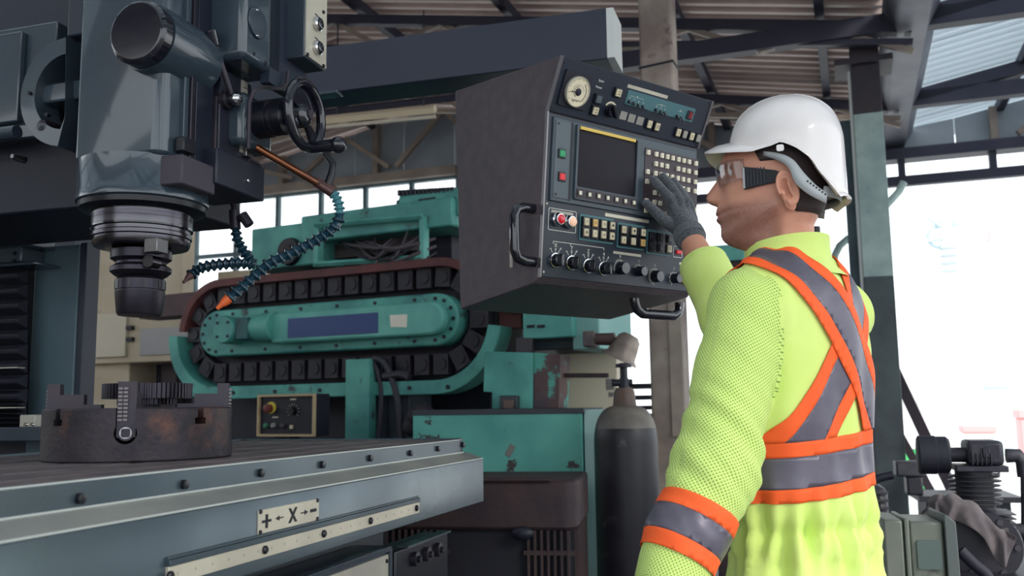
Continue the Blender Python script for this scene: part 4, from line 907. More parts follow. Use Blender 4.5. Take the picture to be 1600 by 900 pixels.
# label block and lower buttons
for k in range(3):
    xa_, za_ = onp(TU, 972 + k * 13, 180 + k * 4.2); s_ = slab('card_label', TU, xa_ - 0.0108, xa_ + 0.0108, za_ - 0.0095, za_ + 0.0095, 0.0050, alu_dull, up)
    for j in range(3): slab('card_line', TU, xa_ - 0.007, xa_ + 0.006, za_ - 0.005 + j * 0.005, za_ - 0.0046 + j * 0.005, 0.0052, con_grey, s_)
for px, py, m in ((1011, 193, key_cream), (1023, 197, key_cream), (1056, 206, key_cream), (1066, 209, alu_dull), (1077, 212, key_cream), (1087, 215, alu_dull)):
    x, z = onp(TU, px, py); f_ = slab('button_frame', TU, x - 0.0095, x + 0.0085, z - 0.0125, z + 0.0125, 0.009, blk, up, bev=0.001)
    k_ = slab('square_button', TU, x - 0.0068, x + 0.0068, z - 0.009, z + 0.009, 0.0118, m, f_, bev=0.001)
    if m is key_cream: ptext('button_text', TU, 'I' if px != 1023 else 'O', x, z, 0.011, key_print, k_, 0.0119)

# ---- lower panel: crt frame with left strip, screen and keypad
(xa_, za_), (xb_, zb_) = onp(TL, 859, 182), onp(TL, 1098, 385)
zt_ = onp(TL, 857, 181)[1]; zb_ = onp(TL, 852, 313)[1]
zt_ = min(zt_, LL - 0.004)
XS0, XS1 = onp(TL, 859, 250)[0], WC - 0.010
frm = slab('crt_frame', TL, XS0, XS1, zb_, zt_, 0.008, con_bezel, lp, bev=0.002)
x1_ = onp(TL, 886, 250)[0]
st = slab('side_strip', TL, XS0 + 0.006, x1_, zb_ + 0.008, zt_ - 0.006, 0.0095, con_grey, frm, bev=0.001)
for zz in (zt_ - 0.014, zb_ + 0.016): disc('strip_screw', TL, XS0 + 0.014, zz, [(0.003, 0.0095), (0.002, 0.011)], blk, st, 10)
for py, m, m2 in ((241, green_btn, 'green'), (277, red_btn, 'red')):
    x, z = onp(TL, 873, py); f_ = slab('button_frame', TL, x - 0.0105, x + 0.0105, z - 0.0105, z + 0.0105, 0.0125, blk, st, bev=0.001)
    slab('power_button', TL, x - 0.0078, x + 0.0078, z - 0.0072, z + 0.0072, 0.0145, m, f_, bev=0.001)
    slab('caption_line', TL, x - 0.008, x + 0.008, z + 0.014, z + 0.0155, 0.0098, con_bezel, st)
# screen
xl, zl_ = onp(TL, 896, 300); xr_, _ = onp(TL, 992, 300); ztp = onp(TL, 897, 190)[1]
slab('gap_strip', TL, x1_, x1_ + 0.008, zb_ + 0.006, zt_ - 0.004, 0.0084, navy, frm)
sx0, sx1 = onp(TL, 897, 250)[0], onp(TL, 989, 250)[0]; sz0, sz1 = onp(TL, 897, 292)[1], onp(TL, 897, 196)[1]
o_ = rrect(sx0 - 0.006, sx1 + 0.008, sz0 - 0.030, min(sz1 + 0.006, zt_ - 0.006), 0.004); i_ = rrect(sx0, sx1, sz0, sz1 - 0.004, 0.004)
b = MB(); b.ring(o_, i_, -0.014, -0.008, 'y', T=TL); scf = b.build('screen_bezel', con_bezel, frm, bev=0.001)
b = MB(); n_ = 10; g_ = [[None] * (n_ + 1) for _ in range(n_ + 1)]; vs = []; fs_ = []
for i in range(n_ + 1):
    for j in range(n_ + 1):
        u, w = i / n_ * 2 - 1, j / n_ * 2 - 1; d_ = 0.004 * (1 - 0.5 * u * u - 0.5 * w * w); q = TL @ Vector(((sx0 + sx1) / 2 + u * (sx1 - sx0) / 2, -0.0082 - d_, (sz0 + sz1 - 0.004) / 2 + w * (sz1 - 0.004 - sz0) / 2)); vs.append(tuple(q))
for i in range(n_):
    for j in range(n_): fs_.append((i * (n_ + 1) + j, (i + 1) * (n_ + 1) + j, (i + 1) * (n_ + 1) + j + 1, i * (n_ + 1) + j + 1))
b.add(vs, fs_); scr = b.build('screen', screen_m, scf)
slab('yellow_strip', TL, sx0 + 0.003, sx1 - 0.008, sz1 - 0.009, sz1 - 0.002, 0.0150, yellow_lb, scf)
slab('key_strip', TL, sx0 - 0.002, sx1 + 0.002, sz0 - 0.026, sz0 - 0.004, 0.0150, con_key, scf)
for k in range(7):
    x = sx0 + 0.008 + (sx1 - sx0 - 0.016) * k / 6; f_ = slab('soft_key_base', TL, x - 0.0065, x + 0.0065, sz0 - 0.022, sz0 - 0.008, 0.0165, blk, scf)
    slab('soft_key', TL, x - 0.0036, x + 0.0036, sz0 - 0.019, sz0 - 0.0105, 0.0190, key_white, f_)
# keypad
kx0, kx1 = onp(TL, 1003, 280)[0], onp(TL, 1084, 280)[0]; kz1 = onp(TL, 1003, 233)[1]; kz0 = onp(TL, 1003, 335)[1]
kp = slab('keypad', TL, kx0 - 0.002, kx1 + 0.004, zb_ + 0.012, kz1 + 0.004, 0.0095, con_key, frm)
cols = [0.0, 1.42, 2.42, 3.42, 4.42, 5.48, 6.48, 7.48, 8.8]; pitch = (kx1 - kx0 - 0.014) / 8.8
rowh = (kz1 - kz0 - 0.012) / 6.2
missing = {(1, 0), (1, 4), (4, 0), (4, 8), (4, 3), (5, 3)}
kb_ = MB(); kb_.box(-0.0046, 0.0046, -0.0055, 0, -0.0056, 0.0056, T=TL.to_3x3().to_4x4()); kme = kb_.mesh('key', key_white)
kb2 = MB(); kb2.box(-0.0012, 0.0012, -0.0057, -0.0054, -0.0022, 0.0022, T=TL.to_3x3().to_4x4()); kme2 = kb2.mesh('key_mark', mat('key_mark_tan', (196, 170, 120), 0.5))
for r_ in range(7):
    for c_ in range(9):
        if (r_, c_) in missing: continue
        q = TL @ Vector((kx0 + 0.006 + cols[c_] * pitch, -0.0095, kz1 - 0.008 - r_ * rowh))
        k_ = link('key', kme, kp, q); link('key_mark', kme2, k_)
# ---- lamps, button banks
(x0, z1), (x1, z0) = onp(TL, 856, 324), onp(TL, 898, 362)
z0 = onp(TL, 856, 359)[1]
b = MB(); b.ring(rrect(x0, x1, z0, z1, 0.004), rrect(x0 + 0.0012, x1 - 0.0012, z0 + 0.0012, z1 - 0.0012, 0.003), -0.0036, -0.003, 'y', T=TL); bx_ = b.build('lamp_box_line', white_ink, lp)
slab('lamp_label', TL, x0 + 0.008, x1 - 0.010, z1 - 0.010, z1 - 0.004, 0.0034, alu_dull, lp)
for px, py, m in ((873, 344, lamp_red), (891, 348, lamp_pk)):
    x, z = onp(TL, px, py); x -= 0.010; c_ = disc('lamp_collar', TL, x, z, [(0.0155, 0.003), (0.0155, 0.010), (0.0135, 0.012), (0.0125, 0.020), (0.0105, 0.0205)], chrome, lp, 32)
    disc('lamp_lens', TL, x, z, [(0.0108, 0.0195), (0.0100, 0.0225), (0.006, 0.0245), (0.0, 0.025)], m, c_, 28)
def bank(pa, pb, cols_, rows_, glyphs, amber=(), blank=()):
    (x0, z1), (x1, _) = onp(TL, *pa), onp(TL, *pb); z0 = z1 - 0.060
    pn = slab('button_bank', TL, x0, x1, z0, z1, 0.005, teal_label2, lp, r=0.003); slab('bank_back', TL, x0 + 0.004, x1 - 0.002, z0 + 0.005, z1 - 0.006, 0.009, blk, pn)
    n = 0
    for r2 in range(rows_):
        for c2 in range(cols_):
            x = x0 + 0.014 + (x1 - x0 - 0.026) * c2 / max(1, cols_ - 1); z = z1 - 0.0175 - r2 * 0.0245
            f_ = slab('button_frame', TL, x - 0.0095, x + 0.0095, z - 0.0115, z + 0.0115, 0.012, blk, pn, bev=0.0008)
            m = key_yel if n in amber else (blk if n in blank else key_cream)
            k_ = slab('bank_button', TL, x - 0.0068, x + 0.0068, z - 0.0085, z + 0.0085, 0.0155, m, f_, bev=0.001)
            if n not in blank and glyphs[n]: ptext('button_text', TL, glyphs[n], x, z, 0.0085 if len(glyphs[n]) == 1 else 0.006, key_print, k_, 0.0156)
            n += 1
bank((904, 334), (957, 345), 4, 2, ['\u2261', '\u25a1', '\u25a4', '\u25cf', '\u25a9', '=', 'AB', '\u25b2'], amber=(1,))
bank((963, 347), (1005, 356), 3, 2, ['\u25a1', '\u25c6', 'H', 'P', '', 'Y'], amber=(5,))
bank((1009, 358), (1046, 366), 3, 2, ['', '', '', '', '', 'E'], blank=(0, 1, 2, 3, 4))
plabel(TL, (944, 335), (1012, 347), 0.0038, 0.0038, lp)
for pa, pb in (((957, 390), (1000, 404)), ((1060, 410), (1078, 416))):
    (x0, z0_), (x1, z1_) = onp(TL, *pa), onp(TL, *pb); zc_ = (z0_ + z1_) / 2; slab('paper_label', TL, min(x0, x1), max(x0, x1), zc_ - 0.003, zc_ + 0.003, 0.0036, alu, lp)
x, z = onp(TL, 1057, 395); b = MB(); b.ring(rrect(x - 0.016, x + 0.018, z - 0.012, z + 0.016, 0.003), rrect(x - 0.0148, x + 0.0168, z - 0.0108, z + 0.0148, 0.002), -0.0036, -0.003, 'y', T=TL); b.build('switch_line', white_ink, lp)
slab('red_switch', TL, x - 0.006, x + 0.012, z - 0.003, z + 0.006, 0.008, red_btn, lp, bev=0.001)
# ---- rotary knobs
(xA, zA_), (xD, zD_) = onp(TL, 863, 377), onp(TL, 942, 391)
zb2 = (zA_ + zD_) / 2 + 0.002
slab('bracket_line', TL, xA, xD, zb2, zb2 + 0.0012, 0.0034, white_ink, lp)
for xx in (xA, (xA * 2 + xD) / 3, xD): slab('bracket_line', TL, xx - 0.0006, xx + 0.0006, zb2 - 0.005, zb2, 0.0034, white_ink, lp)
for i, (px, py, cap) in enumerate(((868, 407, 'X'), (893, 411, 'Y'), (919, 416, 'Z'), (943, 420, '4'))):
    x, z = onp(TL, px, py); x -= 0.004
    ks = disc('knob_skirt', TL, x, z, [(0.0165, 0.003), (0.0165, 0.0065), (0.0150, 0.007)], chrome, lp, 32)
    kb = disc('knob_body', TL, x, z, [(0.0145, 0.0065), (0.0140, 0.018), (0.012, 0.021), (0.0, 0.0212)], blk_gloss, ks, 28)
    b = MB(); b.box(x - 0.0035, x + 0.0035, -0.030, -0.019, z - 0.0135, z + 0.0135, T=TL); b.build('knob_grip', blk_gloss, kb, bev=0.0015)
    b = MB(); b.box(x + 0.0036, x + 0.0046, -0.028, -0.020, z - 0.012, z + 0.012, T=TL); b.build('grip_line', alu, kb)
    ptext('knob_caption', TL, cap, x, z + 0.0335, 0.012, white_ink, lp, 0.0032); ptext('knob_caption', TL, '0', x, z + 0.0245, 0.0105, white_ink, lp, 0.0032)
    ptext('knob_caption', TL, '-', x - 0.0165, z + 0.0255, 0.013, white_ink, lp, 0.0032); ptext('knob_caption', TL, '+', x + 0.0150, z + 0.0265, 0.012, white_ink, lp, 0.0032)
    slab('knob_tick', TL, x - 0.0005, x + 0.0005, z + 0.0165, z + 0.0200, 0.0034, white_ink, lp)
    arc_band(TL, x - 0.002, z + 0.0265, 0.0110, 0.0120, 180, 235, -0.0034, -0.003, 8).build('knob_tick', white_ink, lp)
    arc_band(TL, x + 0.002, z + 0.0265, 0.0100, 0.0110, 300, 355, -0.0034, -0.003, 8).build('knob_tick', white_ink, lp)
for px, py, r_, n, cap in ((967, 419, 0.0155, 19, '%'), (996, 424, 0.0125, 5, '1'), (1021, 432, 0.0150, 19, '%'), (1051, 435, 0.0125, 7, 'S')):
    x, z = onp(TL, px, py)
    a0, a1 = (200, -20) if px == 967 else ((150, 20) if n == 5 else (250, 20))
    if n == 19 and px != 967: a0, a1 = 270, 20
    arc_band(TL, x, z, r_ + 0.0015, r_ + 0.0024, a1, a0, -0.0034, -0.003).build('dial_arc', white_ink, lp)
    for k in range(n):
        a = math.radians(a0 + (a1 - a0) * k / (n - 1)); T2 = TL @ Matrix.Translation((x, 0, z)) @ Matrix.Rotation(-a, 4, 'Y'); b = MB(); b.box(r_ + 0.0035, r_ + 0.0060, -0.0034, -0.003, -0.0006, 0.0006, T=T2); b.build('dial_tick', white_ink, lp)
    kb = disc('knob_body', TL, x, z, [(r_, 0.003), (r_ * 0.96, 0.020), (r_ * 0.85, 0.024), (0.0, 0.0242)], blk_gloss, lp, 28)
    b = MB(); b.box(x - 0.0008, x + 0.0008, -0.0246, -0.0240, z + 0.002, z + r_ * 0.8, T=TL); b.build('grip_line', alu_dull, kb)
    ptext('dial_caption', TL, cap, x, z + r_ + 0.012, 0.008, white_ink, lp, 0.0032)
x, z = onp(TL, 1078, 434); x = min(x, WC - 0.022)
disc('stop_plate', TL, x, z, [(0.022, 0.003), (0.022, 0.005)], estop_y, lp, 32); sbn = disc('stop_stem', TL, x, z, [(0.010, 0.005), (0.010, 0.018)], chrome, lp, 20); disc('stop_head', TL, x, z, [(0.008, 0.016), (0.0165, 0.020), (0.0165, 0.027), (0.012, 0.031), (0.0, 0.032)], mat('stop_red', (176, 34, 40), 0.35), sbn, 28)
# ---- carrying handles
def handle_path(pts, r, n=6): return spline(pts, n)
hx = [K(796, 322, 'x', -0.05), K(796, 408, 'x', -0.05)]
yb_, yf_ = K(797, 365, 'x', -0.045)[1], K(838, 365, 'x', -0.0)[1]
zt_, z0_ = K(800, 324, 'x', -0.05)[2], K(800, 408, 'x', -0.05)[2]
b = MB(); yh = K(834, 365, 'x', 0)[1]
pts = [(0.004, yh, zt_), (-0.030, yh, zt_), (-0.048, yh, zt_ - 0.006), (-0.055, yh, zt_ - 0.022), (-0.055, yh, z0_ + 0.022), (-0.048, yh, z0_ + 0.006), (-0.030, yh, z0_), (0.004, yh, z0_)]
b.tube(pts, 0.0115, 14); sh_ = b.build('side_handle', blk_gloss, cs, bev=0)
b = MB(); b.box(-0.003, 0.001, yh + 0.075, yh + 0.083, z0_ - 0.002, zt_ - 0.02); b.build('handle_slot', alu_dull, cs)
zh = pL[2] - 0.02; yq = pL[1] + 0.05
xq0, xq1 = K(992, 480, 'y', yq)[0], K(1062, 480, 'y', yq)[0]; zq = K(1030, 492, 'y', yq)[2]
b = MB(); b.tube([(xq0, yq, zh), (xq0, yq, zq + 0.028), (xq0 + 0.007, yq, zq + 0.010), (xq0 + 0.026, yq, zq), (xq1 - 0.026, yq, zq), (xq1 - 0.007, yq, zq + 0.010), (xq1, yq, zq + 0.028), (xq1, yq, zh)], 0.0125, 14); b.build('bottom_handle', blk_gloss, cs)
# ---- swivel bracket that hangs the console from the arm
pe = KF.l(MF.w(xe1 - 0.17, yA + 0.065, z0b))
_zb = z0b
b = MB(); b.lathe([(0.038, pK[2] - 0.16), (0.038, _zb - 0.0005)], (pe[0], pe[1], 0), 'z', 24); b.box(min(pe[0], WC * 0.5) - 0.05, pe[0] + 0.05, pR[1] - 0.03, pe[1], pK[2] - 0.15, pK[2] - 0.05)
b.build('swivel_bracket', beam_paint, cs)
# ================================================================== old teal machining centre with chain tool magazine
_t = atY(520, 600, 4.6); TF = Frame(_t[0], _t[1], -27); Q = TF.hit
tm = thing('tool_magazine_machine', 'old teal machine with an oval chain tool magazine behind the chuck', 'machine', TF)
def pb_(name, p0, p1, y0, dep, m, bev=0.004, par=None):
    """upright box whose front plane (local y = y0) spans two pixel corners"""
    A, B = Q(p0[0], p0[1], 'y', y0), Q(p1[0], p1[1], 'y', y0)
    b = MB(); b.box(min(A[0], B[0]), max(A[0], B[0]), y0, y0 + dep, min(A[2], B[2]), max(A[2], B[2])); return b.build(name, m, par or tm, bev=bev)
cL, cR = Q(350, 517, 'y', 0), Q(690, 506, 'y', 0); zc = (cL[2] + cR[2]) / 2
hin = abs(Q(520, 470, 'y', 0)[2] - Q(520, 546, 'y', 0)[2]) / 2; htr = abs(Q(520, 442, 'y', 0)[2] - Q(520, 570, 'y', 0)[2]) / 2
xl, xr = cL[0], cR[0]
def stad(h, xl_=xl, xr_=xr, n=16): return arc(xr_, zc, h, -90, 90, n) + arc(xl_, zc, h, 90, 270, n)
b = MB(); b.prism(stad(htr + 0.07), 0.05, 0.30, 'y'); b.build('magazine_body', mat('magazine_dark', (36, 34, 44), 0.6), tm)
b = MB(); b.prism(stad(hin), -0.055, 0.05, 'y'); inn = b.build('inner_plate', teal, tm, bev=0.01)
for k, (x, z) in enumerate(stad(hin - 0.025, n=6)):
    b = MB(); b.lathe([(0.009, -0.060), (0.009, -0.054)], (x, 0, z), 'y', 10); b.build('plate_bolt', navy, inn)
for k in range(6):
    x = xl + (xr - xl) * (k + 0.5) / 6
    for s in (-1, 1):
        b = MB(); b.lathe([(0.009, -0.060), (0.009, -0.054)], (x, 0, zc + s * (hin - 0.025)), 'y', 10); b.build('plate_bolt', navy, inn)
x0 = Q(425, 505, 'y', -0.10)[0]; hp = hin * 0.62
b = MB(); b.prism([(x0, zc - hp), (xr + 0.0, zc - hp)] + arc(xr, zc, hp, -75, 75, 12) + [(xr, zc + hp), (x0, zc + hp)], -0.11, -0.05, 'y'); rp = b.build('raised_panel', teal_cl, tm, bev=0.012)
pb_('blue_label', (450, 498), (590, 520), -0.113, 0.003, mat('blue_label', (34, 62, 118), 0.4), 0, rp)
b = MB(); A = Q(609, 491, 'y', -0.113); B = Q(636, 510, 'y', -0.113); b.prism([(A[0], A[2] - 0.004), (A[0] + 0.004, B[2] + 0.002), (B[0] - 0.003, B[2] - 0.004), (B[0], A[2] - 0.006)], -0.113, -0.110, 'y'); b.build('white_sticker', mat('sticker', (226, 220, 206), 0.6), rp)
mx = Q(398, 512, 'y', -0.12); b = MB()
b.loft([[(x, y * 1.0 - 0.09, zc + 0.01 + z) for (y, z) in arc(0, 0, r, 0, 360, 20)[:-1]] for x, r in ((x0 + 0.02, hp), (x0 - 0.04, hp * 0.98), (x0 - 0.08, hp * 0.92), (x0 - 0.20, hp * 0.72))]); b.build('gear_motor', teal, tm, bev=0.006)
cm = Q(341, 513, 'y', -0.2); b = MB(); b.lathe([(0.066, -0.17), (0.072, -0.155), (0.072, -0.06)], (cm[0], 0, zc + 0.005), 'y', 28); cap = b.build('motor_cap', teal, tm, bev=0.003)
for k in range(4):
    a = PI / 4 + k * PI / 2; b = MB(); b.lathe([(0.008, -0.175), (0.008, -0.168)], (cm[0] + 0.05 * math.cos(a), 0, zc + 0.005 + 0.05 * math.sin(a)), 'y', 8); b.build('cap_bolt', navy, cap)
b = MB(); b.box(cm[0] + 0.075, cm[0] + 0.155, -0.16, -0.06, zc - 0.05, zc + 0.06); b.build('terminal_box', teal_dk, tm, bev=0.006)
# chain pots, each its own part
per = 2 * (xr - xl) + 2 * PI * htr; npot = 38
pm = MB(); pm.box(-0.040, 0.040, -0.01, 0.06, -0.048, 0.048); pme = pm.mesh('tool_pot', chainmat)
pm2 = MB(); pm2.lathe([(0.030, -0.016), (0.030, -0.008), (0.020, -0.006), (0.019, 0.0)], (0, 0, 0), 'y', 16); pme2 = pm2.mesh('pot_mouth', mat('pot_hole', (30, 28, 38), 0.5))
for k in range(npot):
    s = per * k / npot
    if s < xr - xl: x, z, r = xl + s, zc + htr, 0
    elif s < xr - xl + PI * htr: a = (s - (xr - xl)) / htr; x, z, r = xr + htr * math.sin(a), zc + htr * math.cos(a), a
    elif s < 2 * (xr - xl) + PI * htr: x, z, r = xr - (s - (xr - xl) - PI * htr), zc - htr, PI
    else: a = (s - 2 * (xr - xl) - PI * htr) / htr; x, z, r = xl - htr * math.sin(a), zc - htr * math.cos(a), PI + a
    o = link('tool_pot', pme, tm, (x, 0.0, z), (0, r, 0)); link('pot_mouth', pme2, o)
# guide rail below: a U shaped teal strap
def strap(name, h0, h1, a_list, m, y0, y1):
    b = MB(); o_ = [(cx + h1 * math.cos(math.radians(a)), zc + h1 * math.sin(math.radians(a))) for cx, a in a_list]; i_ = [(cx + h0 * math.cos(math.radians(a)), zc + h0 * math.sin(math.radians(a))) for cx, a in reversed(a_list)]
    b.prism(o_ + i_, y0, y1, 'y'); return b.build(name, m, tm, bev=0.004)
hs_ = htr + 0.075
strap('guide_rail', hs_, hs_ + 0.065, [(xl, a) for a in np.linspace(180, 270, 12)] + [(xr, a) for a in np.linspace(270, 352, 12)], teal, -0.06, 0.06)
strap('top_guard', hs_ - 0.03, hs_ + 0.012, [(xr, a) for a in np.linspace(20, 90, 10)] + [(xl, a) for a in np.linspace(90, 175, 12)], rustred, -0.04, 0.08)
for px in (365, 430, 500, 640, 700):
    q = Q(px, 600, 'y', -0.06); b = MB(); b.lathe([(0.010, -0.066), (0.010, -0.058)], (q[0], 0, zc - hs_ - 0.033), 'y', 10); b.build('rail_bolt', navy, tm)
# upper housing and cable tray
pb_('upper_housing', (393, 358), (500, 412), 0.10, 0.45, teal, 0.01)
pb_('upper_housing', (470, 338), (706, 352), 0.08, 0.45, teal, 0.01)
pb_('housing_back', (480, 345), (706, 415), 0.30, 0.3, mat('tray_dark', (34, 36, 48), 0.6))
for p0, p1 in (((490, 346), (496, 416)), ((655, 338), (662, 404)),):
    pb_('tray_frame', p0, p1, 0.05, 0.05, teal_cl, 0.002)
A, B = Q(492, 413, 'y', 0.05), Q(660, 402, 'y', 0.05); b = MB(); b.rod(A, B, 0.014, seg=4); b.build('tray_frame', teal_cl, tm)
A, B = Q(492, 352, 'y', 0.05), Q(660, 338, 'y', 0.05); b = MB(); b.rod(A, B, 0.014, seg=4); b.build('tray_frame', teal_cl, tm)
fq = Q(453, 393, 'y', 0.09); b = MB(); b.lathe([(0.068, 0.07), (0.075, 0.09), (0.075, 0.11)], (fq[0], 0, fq[2]), 'y', 28); fm = b.build('fan_ring', navy, tm); b = MB(); b.lathe([(0.035, 0.05), (0.035, 0.08)], (fq[0], 0, fq[2]), 'y', 16); b.build('fan_hub', rustbrown, fm)
for p0, p1 in (((502, 352), (514, 410)), ((520, 374), (650, 378)), ((520, 388), (650, 391))):
    pb_('terminal_rail', p0, p1, 0.22, 0.05, mat('terminal_grey', (86, 78, 80), 0.5))
rnd = random.Random(3)
for k in range(13):
    xa_, xb_ = rnd.uniform(505, 600), rnd.uniform(575, 690); ya_, yb_ = rnd.uniform(355, 395), rnd.uniform(345, 395); sag = rnd.uniform(10, 55)
    pts = [Q(xa_, ya_, 'y', 0.2), Q((xa_ * 3 + xb_) / 4, max(ya_, yb_) + sag * 0.55, 'y', 0.07), Q((xa_ + xb_) / 2, max(ya_, yb_) + sag * 0.8, 'y', 0.03), Q((xa_ + xb_ * 3) / 4, max(ya_, yb_) + sag * 0.4, 'y', 0.04), Q(xb_, yb_, 'y', 0.14)]
    b = MB(); b.tube(spline(pts, 5), rnd.choice((0.005, 0.006, 0.008)), 7); b.build('cable', mat('cable_grey', (78, 70, 76), 0.55) if k % 3 else mat('cable_dark', (42, 40, 50), 0.55), tm)
# drive frame on the top right
pb_('top_frame', (618, 312), (720, 345), 0.16, 0.16, teal_dk, 0.01)
pb_('top_slab', (590, 330), (650, 346), 0.10, 0.3, teal_cl, 0.004)
tfm = pb_('drive_frame', (622, 306), (720, 336), 0.12, 0.05, teal, 0.012)
for p0, p1 in (((653, 311), (680, 328)), ((686, 311), (712, 335))): pb_('frame_pocket', p0, p1, 0.116, 0.01, navy, 0.003, tfm)
q = Q(631, 321, 'y', 0.11); b = MB(); b.lathe([(0.012, 0.112), (0.012, 0.125)], (q[0], 0, q[2]), 'y', 12); b.build('frame_bolt', navy, tfm)
for k in range(14):
    q = Q(630 + k * 6.3, 303 - k * 0.35, 'y', 0.16); b = MB(); b.box(q[0] - 0.008, q[0] + 0.008, 0.12, 0.26, q[2] - 0.016, q[2] + 0.012); b.build('drive_chain_link', navy, tm)
# brown beam to the left, red bar to the right
pb_('side_beam', (218, 464), (322, 490), 0.10, 0.15, mat('beam_brown', (78, 56, 58), 0.6, col2=(60, 46, 52), scale=6))
pb_('red_bar', (735, 482), (815, 512), 0.06, 0.12, rustred)
pb_('red_bar', (735, 440), (778, 482), 0.02, 0.10, rustred)
# lower frame
pb_('lower_rail', (296, 606), (545, 614), -0.02, 0.08, teal, 0.002)
pb_('support_post', (540, 562), (576, 700), -0.10, 0.06, teal, 0.003)
pb_('post_flange', (576, 558), (596, 700), -0.02, 0.06, mat('post_dark', (44, 52, 62), 0.55), 0.003)
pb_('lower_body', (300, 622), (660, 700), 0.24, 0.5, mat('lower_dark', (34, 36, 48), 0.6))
pb_('coolant_tank', (600, 612), (640, 690), 0.05, 0.2, mat('tank_grey', (84, 92, 100), 0.5, col2=(66, 74, 84), scale=5))
b = MB(); b.box(xl - 0.35, xr + 0.10, 0.30, 0.8, 0.0, zc + 0.25); b.build('machine_bed', mat('bed_dark', (36, 38, 50), 0.6), tm, bev=0.01)
for pts, r in ((((583, 560), (598, 565), (612, 590), (622, 630), (628, 690)), 0.016), (((640, 590), (628, 585), (600, 588)), 0.02), (((575, 560), (588, 575), (596, 620), (590, 690)), 0.012)):
    b = MB(); b.tube(spline([Q(p[0], p[1], 'y', -0.06) for p in pts], 6), r, 9); b.build('coolant_pipe', mat('pipe_rubber', (50, 48, 58), 0.5), tm)
b = MB(); q = Q(655, 655, 'y', -0.05)
for k in range(6): b.ball((q[0] + 0.04 * math.sin(k * 2.1), -0.05 + 0.02 * math.cos(k), q[2] + 0.035 * math.cos(k * 1.7)), 0.045, 10, 7)
b.build('hose_bundle', mat('bundle_dark', (46, 42, 50), 0.7), tm)
# pieces right of the magazine
pb_('vent_box', (775, 452), (830, 482), -0.02, 0.3, teal_cl, 0.004)
cab = pb_('vent_cabinet', (816, 474), (895, 526), -0.10, 0.42, teal_cl, 0.006)
for cx, cy in ((829, 488), (845, 488), (829, 510), (845, 510)): pb_('vent_slot', (cx - 6, cy - 2), (cx + 6, cy + 2), -0.104, 0.01, navy, 0, cab)
for cx, cy in ((784, 460), (784, 470), (808, 466)): pb_('vent_slot', (cx - 5.5, cy - 2), (cx + 5.5, cy + 2), -0.024, 0.01, navy, 0, cab)
pb_('cabinet_side', (893, 464), (937, 545), -0.06, 0.4, mat('teal_pale', (132, 176, 170), 0.5, col2=(112, 164, 158), scale=3), 0.006)
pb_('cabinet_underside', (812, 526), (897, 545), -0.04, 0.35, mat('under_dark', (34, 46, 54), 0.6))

# ------------------------------------------------------------------ small operator panel under the magazine
of = Frame(*atY(448, 650, 4.1)[:2], -27); O = of.hit
op = thing('operator_panel', 'small black operator panel with cream rim and yellow stop ring', 'control panel', of)
A, B = O(405, 617, 'y', 0), O(493, 682, 'y', 0); x0, x1, z0, z1 = A[0], B[0], B[2], A[2]
b = MB(); b.box(x0 + 0.003, x1 - 0.003, 0.002, 0.10, z0, z1); b.build('panel_box', navy, op, bev=0.004)
b = MB(); b.ring(rrect(x0, x1, z0, z1, 0.004), rrect(x0 + 0.010, x1 - 0.010, z0 + 0.010, z1 - 0.010, 0.003), -0.012, 0.002, 'y'); b.build('panel_rim', mat('rim_cream', (180, 158, 124), 0.5), op)
q = O(424, 637, 'y', 0); b = MB(); b.lathe([(0.026, -0.004), (0.026, 0.003)], (q[0], 0, q[2]), 'y', 24); b.build('stop_ring', mat('stop_ring_y', (206, 186, 72), 0.5), op); b = MB(); b.lathe([(0.010, -0.03), (0.019, -0.026), (0.019, -0.004)], (q[0] - 0.006, 0, q[2] - 0.003), 'y', 20); b.build('stop_button', mat('stop_brown', (104, 44, 40), 0.5), op)
for px, m in ((416, mat('lens_green', (60, 120, 96), 0.35)), (428, mat('lens_grey', (140, 142, 140), 0.35)), (442, mat('lens_dark', (72, 66, 74), 0.35))):
    q = O(px, 665, 'y', 0); b = MB(); b.lathe([(0.008, -0.014), (0.012, -0.008), (0.012, 0.003)], (q[0], 0, q[2]), 'y', 16); b.build('push_button', m, op)
q = O(458, 642, 'y', 0); b = MB(); b.lathe([(0.016, -0.018), (0.018, 0.003)], (q[0], 0, q[2]), 'y', 20); b.build('rotary_knob', blk, op)
for k in range(10):
    a = math.radians(215 - k * 28); b = MB(); T = Matrix.Translation((q[0], 0, q[2])) @ Matrix.Rotation(-a, 4, 'Y'); b.box(0.024, 0.034, -0.0005, 0.003, -0.001, 0.001, T=T); b.build('knob_tick', alu_dull, op)
for px, py in ((458, 624), (430, 652)):
    q = O(px, py, 'y', 0); b = MB(); b.box(q[0] - 0.016, q[0] + 0.016, -0.001, 0.003, q[2] - 0.003, q[2] + 0.003); b.build('panel_label', alu, op)
q = O(456, 667, 'y', 0); b = MB(); b.box(q[0] - 0.006, q[0] + 0.006, -0.008, 0.003, q[2] - 0.008, q[2] + 0.008); b.build('square_key', key_cream, op)
b = MB(); q = O(448, 690, 'y', 0.05); b.box(q[0] - 0.04, q[0] + 0.04, 0.02, 0.09, 0, z0 + 0.002); b.build('pedestal', navy, op)

